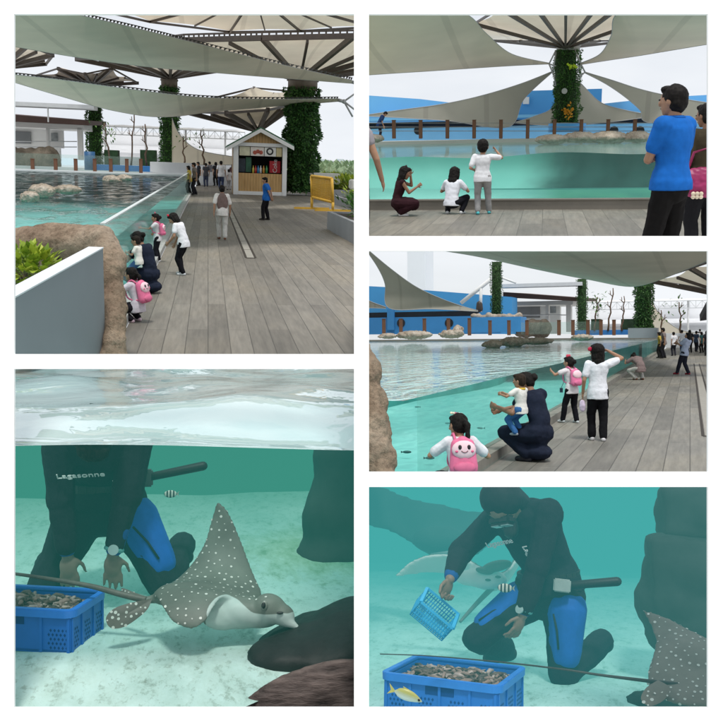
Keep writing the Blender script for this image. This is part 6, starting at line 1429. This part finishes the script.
mb = MB(); mb.ell(at(280, 613, 3.605), (.014, .006, .006)); mk(mb, 'nostril', mat((.03, .03, .03), .5, .1, 9, .3, 0, HZ4), parent=t)
def fin(view, parent, pts, base, spot, haze, r=.005, gap=.02):
    P_ = [view.at(*p) for p in pts]; cc = sum(P_, V()) / len(P_); n = 40; rim = [lerp_path(P_ + [P_[0]], k / n) for k in range(n)]
    mb = MB(); m = 8
    for side in (-1, 1):
        vs = [cc + (q - cc) * ((k + 1) / m) + V((0, side * .009 * (1 - ((k + 1) / m) ** 2), 0)) for k in range(m) for q in rim] + [cc + V((0, side * .009, 0))]
        fs = [(k * n + a, k * n + (a + 1) % n, (k + 1) * n + (a + 1) % n, (k + 1) * n + a) for k in range(m - 1) for a in range(n)] + [(a, (a + 1) % n, m * n) for a in range(n)]
        mb.add(vs, fs, 0, True)
    class _B: pass
    skin_spots(mb, 60, r, gap, 1, lambda p, nm: True, 5)
    for k in range(len(mb.f) - 1, -1, -1):
        if mb.m[k] != 1: break
        for i_ in mb.f[k]: mb.v[i_] = mb.v[i_] + V((0, -.003, 0))
    mk(mb, 'pelvic_fin', [mat(base, .5, .2, 6, .3, 0, haze), mat(spot, .5, .15, 30, .3, 0, haze)], parent=parent)
fin(v, t, [(152, 599, 3.76), (134, 602, 3.72), (115, 608, 3.69), (106, 618, 3.68), (111, 628, 3.68), (126, 626, 3.69), (146, 611, 3.72)], (.125, .12, .104), (.52, .55, .50), HZ4)
fin(v, t, [(148, 597, 3.80), (136, 593, 3.86), (122, 588, 3.9), (124, 595, 3.88), (138, 601, 3.82)], (.125, .12, .104), (.52, .55, .50), HZ4)
mb = MB(); tp = [at(146, 600, 3.78), at(120, 594, 3.80), at(90, 586, 3.84), at(50, 579, 3.9), at(8, 573, 3.96), at(-30, 570, 4.0)]; tp = [lerp_path(tp, k / 40) for k in range(41)]
mb.tube(tp, [.012 * (1 - k / 40) + .0038 for k in range(41)], 8); mk(mb, 'tail', mat((.10, .10, .085), .5, .3, 12, .3, 0, HZ4), parent=t)
# dark stingray lying on the sand, a small striped fish
mb = MB()
c = v.at(322, 640, 3.62); mb.ell(c, (.34, .30, .085), ry(-14)); mb.ell(c + V((-.10, -.12, -.01)), (.22, .16, .075)); mb.ell(c + V((.12, .05, .055)), (.20, .22, .07), ry(-10)); mb.ell(c + V((-.22, -.04, -.04)), (.10, .09, .05))
o = mk(blob(mb, .016, 5, .012, 6, 3), 'stingray', mat((.010, .013, .012), .6, .5, 7, .3, .4, HZ4), v, None, c, True); tag(o, 'dark stingray lying on the sand under the head of the spotted ray', 'ray')
def striped_fish(view, px, py, Y, L_, label, haze):
    c = view.at(px, py, Y); t = thing(view, 'striped_fish', label, 'fish', c); mb = MB(); mb.ell(c, (L_ * .5, L_ * .09, L_ * .30), None, 22, 14)
    N = NT('striped scales'); wv = N.n('ShaderNodeTexWave', wave_type='BANDS', bands_direction='X'); N.t.links.new(N.coord(), wv.inputs[0]); wv.inputs['Scale'].default_value = 1.25 / L_ ; wv.inputs['Distortion'].default_value = .6
    mk(mb, 'body', N.done(N.bsdf(N.ramp(wv.outputs['Fac'], [(.42, (.03, .04, .04)), (.5, (.55, .60, .52))]), .5, .3), haze), parent=t)
    mb = MB(); mb.prism([c + V((L_ * .42, 0, 0)), c + V((L_ * .68, 0, L_ * .2)), c + V((L_ * .60, 0, 0)), c + V((L_ * .68, 0, -L_ * .2))], (0, .003, 0)); mk(mb, 'tail_fin', mat((.3, .35, .3), .5, .2, 20, .3, 0, haze), parent=t)
striped_fish(v, 170.5, 494, 4.9, .068, 'small striped fish beside the torch of the diver', HZ4)
# spectator's head close to the glass
q = v.at(345, 790, 3.16); BS = V((q.x, q.y, q.z - 1.55))
J = person(v, BS, 1.7, 10, 'brown haired head of a spectator close to the glass below the rays', dict(head=(10, 0, 0)), ('tee', (.03, .03, .035), .6), ('pants', (.03, .03, .03)), hair=None, vox=.016, face=False, cut=True)
c = v.at(346, 800, 3.14); mb = MB(); mb.ell(c, (.56, .085, .515), None, 40, 30); mb.ell(c + V((.1, -.01, .03)), (.40, .08, .44), None, 30, 20)
mk(blob(mb, .014, 3, .005, 9, 5), 'hair', mat((.075, .058, .052), .6, .85, 22, .2, .8, None, stretch=(.35, 1, 1.6)), parent=J['root'])
# ------------------------------------------------------------------ VIEW 5
v = P5; FZ = -1.05; at = v.at
M_SAND5 = m_sand('pale sand 5', HZ5S, (.33, .55, .52), (.50, .73, .69))
mb = MB(); mb.grid(lambda u, w_: V((-2.2 + 4.6 * u, 3.0 + 8.5 * w_, FZ + .012 * math.sin(u * 26) * math.sin(w_ * 40))), 50, 60); struct(mb, 'sand_floor', M_SAND5, v, (0, 3, FZ))
mb = MB(); mb.grid(lambda u, w_: V((-4 + 8 * u, 10.5, FZ - .1 + 1.9 * w_)), 4, 4, 0, False); struct(mb, 'tank_back', mat((.08, .22, .21), .9, .25, .5, .1, 0, HZ5S), v, (0, 10.5, FZ))
M5D = mat((.028, .040, .040), .85, .4, 3, .2, .3, haze_of(P5, 2.6, .22, srgb(76, 150, 148), srgb(76, 150, 148)))
for k, (px, py, Y, r, l) in enumerate(((700, 512, 5.2, (.25, .22, .155), 'dark rounded boulder on top of the stack beside the diver'), (694, 572, 5.1, (.27, .24, .21), 'dark boulder at the bottom of the stack, beside the raised boot'))):
    c = at(px, py, Y); mb = MB()
    mb.ell(c, r); mb.box(c, (r[0] * 1.7, r[1] * 1.6, r[2] * 1.7)); mb.ell(c + V((r[0] * .8, 0, 0)), r)
    if k: mb.ell(c + V((-.06, .0, -.16)), (.26, .22, .2)); mb.ell(c + V((.1, 0, -.3)), (.36, .25, .2))
    o = mk(blob(mb, .02, 7, .02, 4, k), 'boulder', M5D, v, None, c); tag(o, l, 'rock')
A = v.at(500, 676, 3.87); A.z = FZ
crate(v, A, -13, .53, .44, .185, 'bright blue plastic crate with lattice sides full of bait beside the yellow tailed fish', mat((.022, .16, .56), .45, .12, 6, .4, 0, HZ5), mat((.035, .21, .66), .4, .1, 6, .4, 0, HZ5), mat((.008, .06, .24), .6, .1, 6, .2, 0, HZ5), HZ5, 'heap of pinkish brown bait in the lattice crate', 5)
f = v.floor(530, 678); BB = lambda px, py, dy=0: toB(f, 146, 1.63, v.at(px, py, f.y + dy))
J = person(v, f, 1.63, 146, 'kneeling diver in black and blue wetsuit holding a small light blue basket',
    dict(pel=(-.05, -.04, .268), lean=33, side=7, plean=8, head=(48, 4, 0), lf=BB(604, 640, .22), rf=(.18, -.12, .05), lkh=BB(560, 672, -.08) - V((-.098, -.04, .28)), rkh=(.5, 1, -.5), ra=BB(450, 579, -.30), reh=(.4, -.6, .3), rhd=(.2, .25, -.9), la=BB(519, 630, -.30), leh=(-.9, -.3, 0), lhd=(.25, .3, -.9), rpn=(-1, 0, 0), rc=1.5, lc=.5, flat=False),
    ('tee', SUIT, 1.82, -.03), ('pants', SUIT), (.012, .013, .016), None, skin=(.22, .15, .11), vox=.008, haze=HZ5, wid=1.05, cut=True)
wetsuit(J, v, HZ5, 0, [('Lagasonne', (.045, .104, .03), .045, 8), ('Lagasonne', (-.050, .098, -.045), .045, -80)])
wrist_watch(J, -1, HZ5, v)
W, hc, Hd, H, hs, Rb = J['W'], J['hc'], J['Hd'], J['H'], J['hs'], J['Rb']; q = lambda x, y, z: W(hc + Hd @ V((x, y, z)))
mb = MB(); mb.ell(q(0, -.012, .006), (.067 * H, .066 * H, .068 * H), Rb @ Hd); mb.caps(q(0, -.02, -.03), .05 * H, W(J['neck'] + V((0, 0, 0))), .045 * H)
mk(blob(mb, .010, 2), 'hood', mat(SUIT, .7, .2, 9, .2, .2, HZ5), parent=J['root'])
mb = MB(); mb.box(q(0, .058, .002), (.085 * H, .030 * H, .045 * H), Rb @ Hd); mm = mk(mb, 'dive_mask', mat((.015, .016, .018), .4, .1, 9, .4, 0, HZ5), parent=J['root'], bevel=.014)
for s in (-1, 1): mb = MB(); mb.box(q(s * .019, .0745, .003), (.030 * H, .004 * H, .028 * H), Rb @ Hd); mk(mb, 'lens', mat((.25, .36, .36), .08, .1, 5, .7, 0, HZ5), parent=J['root'], bevel=.002)
mb = MB(); mb.caps(q(0, .062, -.035), .026 * H, q(0, .085, -.038), .024 * H); mk(mb, 'regulator', mat((.02, .02, .022), .4, .1, 9, .4, 0, HZ5), parent=J['root'])
mb = MB(); mb.tube([lerp_path([q(0, .08, -.038), q(.05, .06, -.05), q(.085, .0, -.07), W(J['sh'][1] + V((.0, -.06, .03)))], k / 12) for k in range(13)], .009 * H, 8); mk(mb, 'hose', mat((.02, .02, .022), .5, .1, 9, .3, 0, HZ5), parent=J['root'])
cY = J['W'](J['pel'] + V((-.08, .05, .06))).y
t = thing(v, 'dive_torch', 'black rod shaped torch on the belt of the diver with the basket', 'torch', at(568, 585, cY)); a, e = at(566, 585.5, cY - .04), at(617, 581.5, cY - .06)
mb = MB(); mb.caps(a, .020, e, .023, 12); mk(mb, 'tube', mat((.012, .013, .014), .5, .1, 8, .3, 0, HZ5), parent=t)
mb = MB(); mb.box(at(562, 585.5, cY - .06), (.085, .05, .062), ry(4)); mk(mb, 'buckle', mat((.30, .36, .34), .5, .15, 8, .3, 0, HZ5), parent=t, bevel=.006)
# basket in the hand
c = at(440, 608, f.y - .33); Rk = rz(10) @ ry(38) @ rx(24)
t = thing(v, 'basket', 'small light blue lattice basket held tilted by the diver', 'basket', c); BK = mat((.05, .42, .72), .45, .1, 6, .4, 0, HZ5)
bq = lambda x, y, z: c + Rk @ V((x, y, z)); bl, bw, bh = .200, .155, .092
for nm, ax in (('side_panel', 0), ('side_panel', 1), ('side_panel', 2), ('side_panel', 3), ('bottom', 4)):
    mb = MB()
    if ax < 4:
        if ax < 2: y = (-1, 1)[ax] * bw / 2; P0, P1_, n = V((-bl / 2, y, 0)), V((bl / 2, y, 0)), 14
        else: x = (-1, 1)[ax - 2] * bl / 2; P0, P1_, n = V((x, -bw / 2, 0)), V((x, bw / 2, 0)), 11
        for k in range(n + 1): p = P0 + (P1_ - P0) * k / n; mb.bar(bq(*(p + V((0, 0, -bh)))), bq(*p), .0045)
        for z in (-bh, -bh * .75, -bh * .5, -bh * .25): mb.bar(bq(*(P0 + V((0, 0, z)))), bq(*(P1_ + V((0, 0, z)))), .0045)
    else:
        for k in range(15): x = -bl / 2 + bl * k / 14; mb.bar(bq(x, -bw / 2, -bh), bq(x, bw / 2, -bh), .0045)
        for k in range(11): y = -bw / 2 + bw * k / 10; mb.bar(bq(-bl / 2, y, -bh), bq(bl / 2, y, -bh), .0045)
    mk(mb, nm, BK, parent=t)
mb = MB()
for a, b_ in (((-1, -1), (1, -1)), ((1, -1), (1, 1)), ((1, 1), (-1, 1)), ((-1, 1), (-1, -1))): mb.bar(bq(a[0] * bl / 2, a[1] * bw / 2, 0), bq(b_[0] * bl / 2, b_[1] * bw / 2, 0), .016, .012)
mk(mb, 'rim', BK, parent=t)
# spotted ray at the edge
Lc = [(644, 611, 4.32), (662, 616, 4.29), (682, 626, 4.25), (706, 638, 4.2), (735, 652, 4.13), (752, 672, 4.02), (748, 692, 3.92), (735, 706, 3.86)]
Tc = [(643, 612, 4.32), (650, 625, 4.26), (655, 641, 4.19), (653, 656, 4.12), (648, 671, 4.05), (648, 687, 3.97), (660, 699, 3.91), (690, 707, 3.87)]
b, kd, K = ray_body(v, Lc, Tc, .07, [], .011, (0, -.5, 1))
t = thing(v, 'eagle_ray', 'white spotted grey eagle ray seen from above, cut off by the edge', 'ray', at(700, 665, 4.0))
skin_spots(b, 620, .0047, .031, 1, lambda p, n: n.dot(V((0, -.6, .8))) > .0)
mk(b, 'body', [mat((.16, .155, .135), .5, .2, 6, .3, 0, HZ5), mat((.50, .54, .50), .5, .2, 30, .3, 0, HZ5)], parent=t)
mb = MB(); tp = [at(682, 685, 3.97), at(640, 680, 3.97), at(600, 675, 4.0), at(560, 669, 4.0), at(500, 662, 3.92), at(430, 656, 3.84), at(380, 654, 3.82)]; tp = [lerp_path(tp, k / 50) for k in range(51)]
mb.tube(tp, [.007 * (1 - k / 50) ** 1.8 + .0022 for k in range(51)], 8); mk(mb, 'tail', mat((.045, .05, .048), .5, .3, 12, .3, 0, HZ5), parent=t)
fin(v, t, [(658, 680, 3.93), (646, 688, 3.88), (641, 699, 3.85), (650, 706, 3.82), (664, 700, 3.84), (670, 688, 3.88)], (.15, .145, .125), (.50, .54, .50), HZ5, .0055, .026)
# rock in its shade
c = v.floor(690, 704); rock(v, 'dark low rock on the sand under the spotted ray at the edge', c, (.30, .16, .055), mat((.04, .055, .045), .9, .4, 6, .1, .3, HZ5), 91, .2, clip=True)
# pale bellied ray behind the diver and a big dark ray in the haze
HZR = haze_of(P5, 2.6, .27, srgb(84, 184, 180), srgb(76, 172, 168))
Lc = [(394, 576, 5.3), (410, 562, 5.25), (430, 555, 5.2), (460, 556, 5.15), (490, 572, 5.0), (505, 572, 5.1), (515, 560, 5.2), (522, 540, 5.3), (530, 528, 5.4)]
Tc = [(396, 577, 5.3), (420, 573, 5.3), (440, 572, 5.3), (462, 580, 5.3), (488, 590, 5.2), (500, 588, 5.3), (512, 575, 5.35), (524, 552, 5.4), (532, 530, 5.42)]
b, kd, K = ray_body(v, Lc, Tc, .06, [('e', at(486, 579, 5.02), (.12, .08, .055), None), ('e', at(472, 578, 5.05), (.10, .07, .045), None)], .014, (0, .3, 1))
t = thing(v, 'eagle_ray', 'pale bellied ray with dark wing edge swimming behind the arm of the diver', 'ray', at(480, 575, 5.1))
val = []
for p in b.v: hit, idx, dist = kd.find(p); val.append(0.0 if (idx < K and dist < .04) else 1.0)
val = two_tone(b, val, 10); o = mk(b, 'body', m_two('pale ray skin', (.07, .09, .09), (.66, .72, .70), HZR), parent=t); set_attr(o, val)
mb = MB(); mb.ell(at(497, 566, 4.98), (.085, .05, .030), ry(-14)); mb.ell(at(484, 571, 4.96), (.05, .04, .018), ry(10)); mk(blob(mb, .009, 2), 'head_patch', mat((.05, .05, .05), .5, .3, 9, .3, 0, HZR), parent=t)
for px, py in ((488, 580), (498, 577)): mb = MB(); mb.ell(at(px, py, 4.93), (.016, .008, .007)); mk(mb, 'gill_slit', mat((.04, .04, .04), .5, .1, 9, .3, 0, HZR), parent=t)
mb = MB(); tp = [at(492, 588, 5.1), at(480, 600, 5.0), at(468, 613, 4.9), at(460, 622, 4.85)]; tp = [lerp_path(tp, k / 20) for k in range(21)]; mb.tube(tp, [.016 - .009 * k / 20 for k in range(21)], 8); mk(mb, 'tail', mat((.10, .12, .12), .5, .3, 12, .3, 0, HZR), parent=t)
HZB = haze_of(P5, 2.6, .38, srgb(64, 156, 156), srgb(60, 150, 150))
Lc = [(350, 521, 6.4), (385, 530, 6.4), (410, 543, 6.3), (434, 557, 6.2), (465, 560, 6.2), (490, 545, 6.4), (505, 520, 6.6)]
Tc = [(350, 480, 6.6), (385, 488, 6.6), (415, 500, 6.5), (440, 505, 6.5), (462, 510, 6.5), (485, 512, 6.6), (503, 515, 6.7)]
b, kd, K = ray_body(v, Lc, Tc, .12, [('e', at(440, 540, 6.2), (.2, .15, .1), None)], .025, (0, -.5, 1))
b_t = thing(v, 'manta_shape', 'big dim ray far back in the haze behind the diver', 'ray', at(430, 530, 6.4)); mk(b, 'body', mat((.05, .09, .09), .7, .2, 3, .2, 0, HZB), parent=b_t, clip=True)
mb = MB(); tp = [at(432, 556, 6.1), at(450, 553, 6.0), at(475, 545, 6.0), at(490, 540, 6.0)]; mb.tube(tp, [.02, .016, .01, .006], 8); mk(mb, 'tail', mat((.3, .4, .4), .7, .2, 3, .2, 0, HZB), parent=b_t)
b_t.name = 'ray'
striped_fish(v, 505, 588, 4.75, .075, 'small striped fish between the arm of the diver and the pale bellied ray', HZ5)
# yellow tailed fish in front of the crate
c = at(408, 696.5, 3.62); t = thing(v, 'yellow_fish', 'silvery fish with yellow back swimming in front of the lattice crate', 'fish', c); Rf = ry(17)
mb = MB(); n = 22; L_ = .115
for k in range(1): mb.tube([c + Rf @ V((L_ * (k2 / n - .5), 0, .004 * math.sin(k2 / n * 3))) for k2 in range(n + 1)], [max(.0015, .0225 * (math.sin(math.pi * min(1, (k2 / n) * 1.0) ** .8) ** .75) * (1 if k2 / n > .12 else .8)) for k2 in range(n + 1)], 14)
for q_ in mb.v: d = q_ - c; q_.y = c.y + d.y * .42
N = NT('fish scales'); sp = N.n('ShaderNodeSeparateXYZ'); N.t.links.new(N.coord(rot=(0, math.radians(-17), 0)), sp.inputs[0])
mr = N.n('ShaderNodeMapRange'); mr.inputs['From Min'].default_value = -.018; mr.inputs['From Max'].default_value = .02; N.t.links.new(sp.outputs['Z'], mr.inputs['Value'])
mk(mb, 'body', N.done(N.bsdf(N.ramp(mr.outputs[0], [(.25, (.66, .72, .66)), (.55, (.46, .50, .34)), (.8, (.42, .40, .10))]), .35, .5), HZ5), parent=t)
mb = MB(); x0 = -L_ * .49; mb.prism([c + Rf @ V(p) for p in ((x0 + .006, 0, 0), (x0 - .028, 0, .022), (x0 - .015, 0, 0), (x0 - .026, 0, -.02))], (0, .002, 0)); mk(mb, 'tail_fin', mat((.50, .46, .12), .5, .1, 20, .3, 0, HZ5), parent=t)
mb = MB(); mb.prism([c + Rf @ V(p) for p in ((-.02, -.001, .018), (.02, -.001, .022), (-.03, -.001, .030))], (0, .002, 0)); mk(mb, 'dorsal_fin', mat((.46, .42, .12), .5, .1, 20, .3, 0, HZ5), parent=t)
mb = MB(); mb.ell(c + Rf @ V((L_ * .39, -.007, .004)), (.005, .003, .005)); mk(mb, 'eye', mat((.02, .02, .02), .3, .1, 20), parent=t)
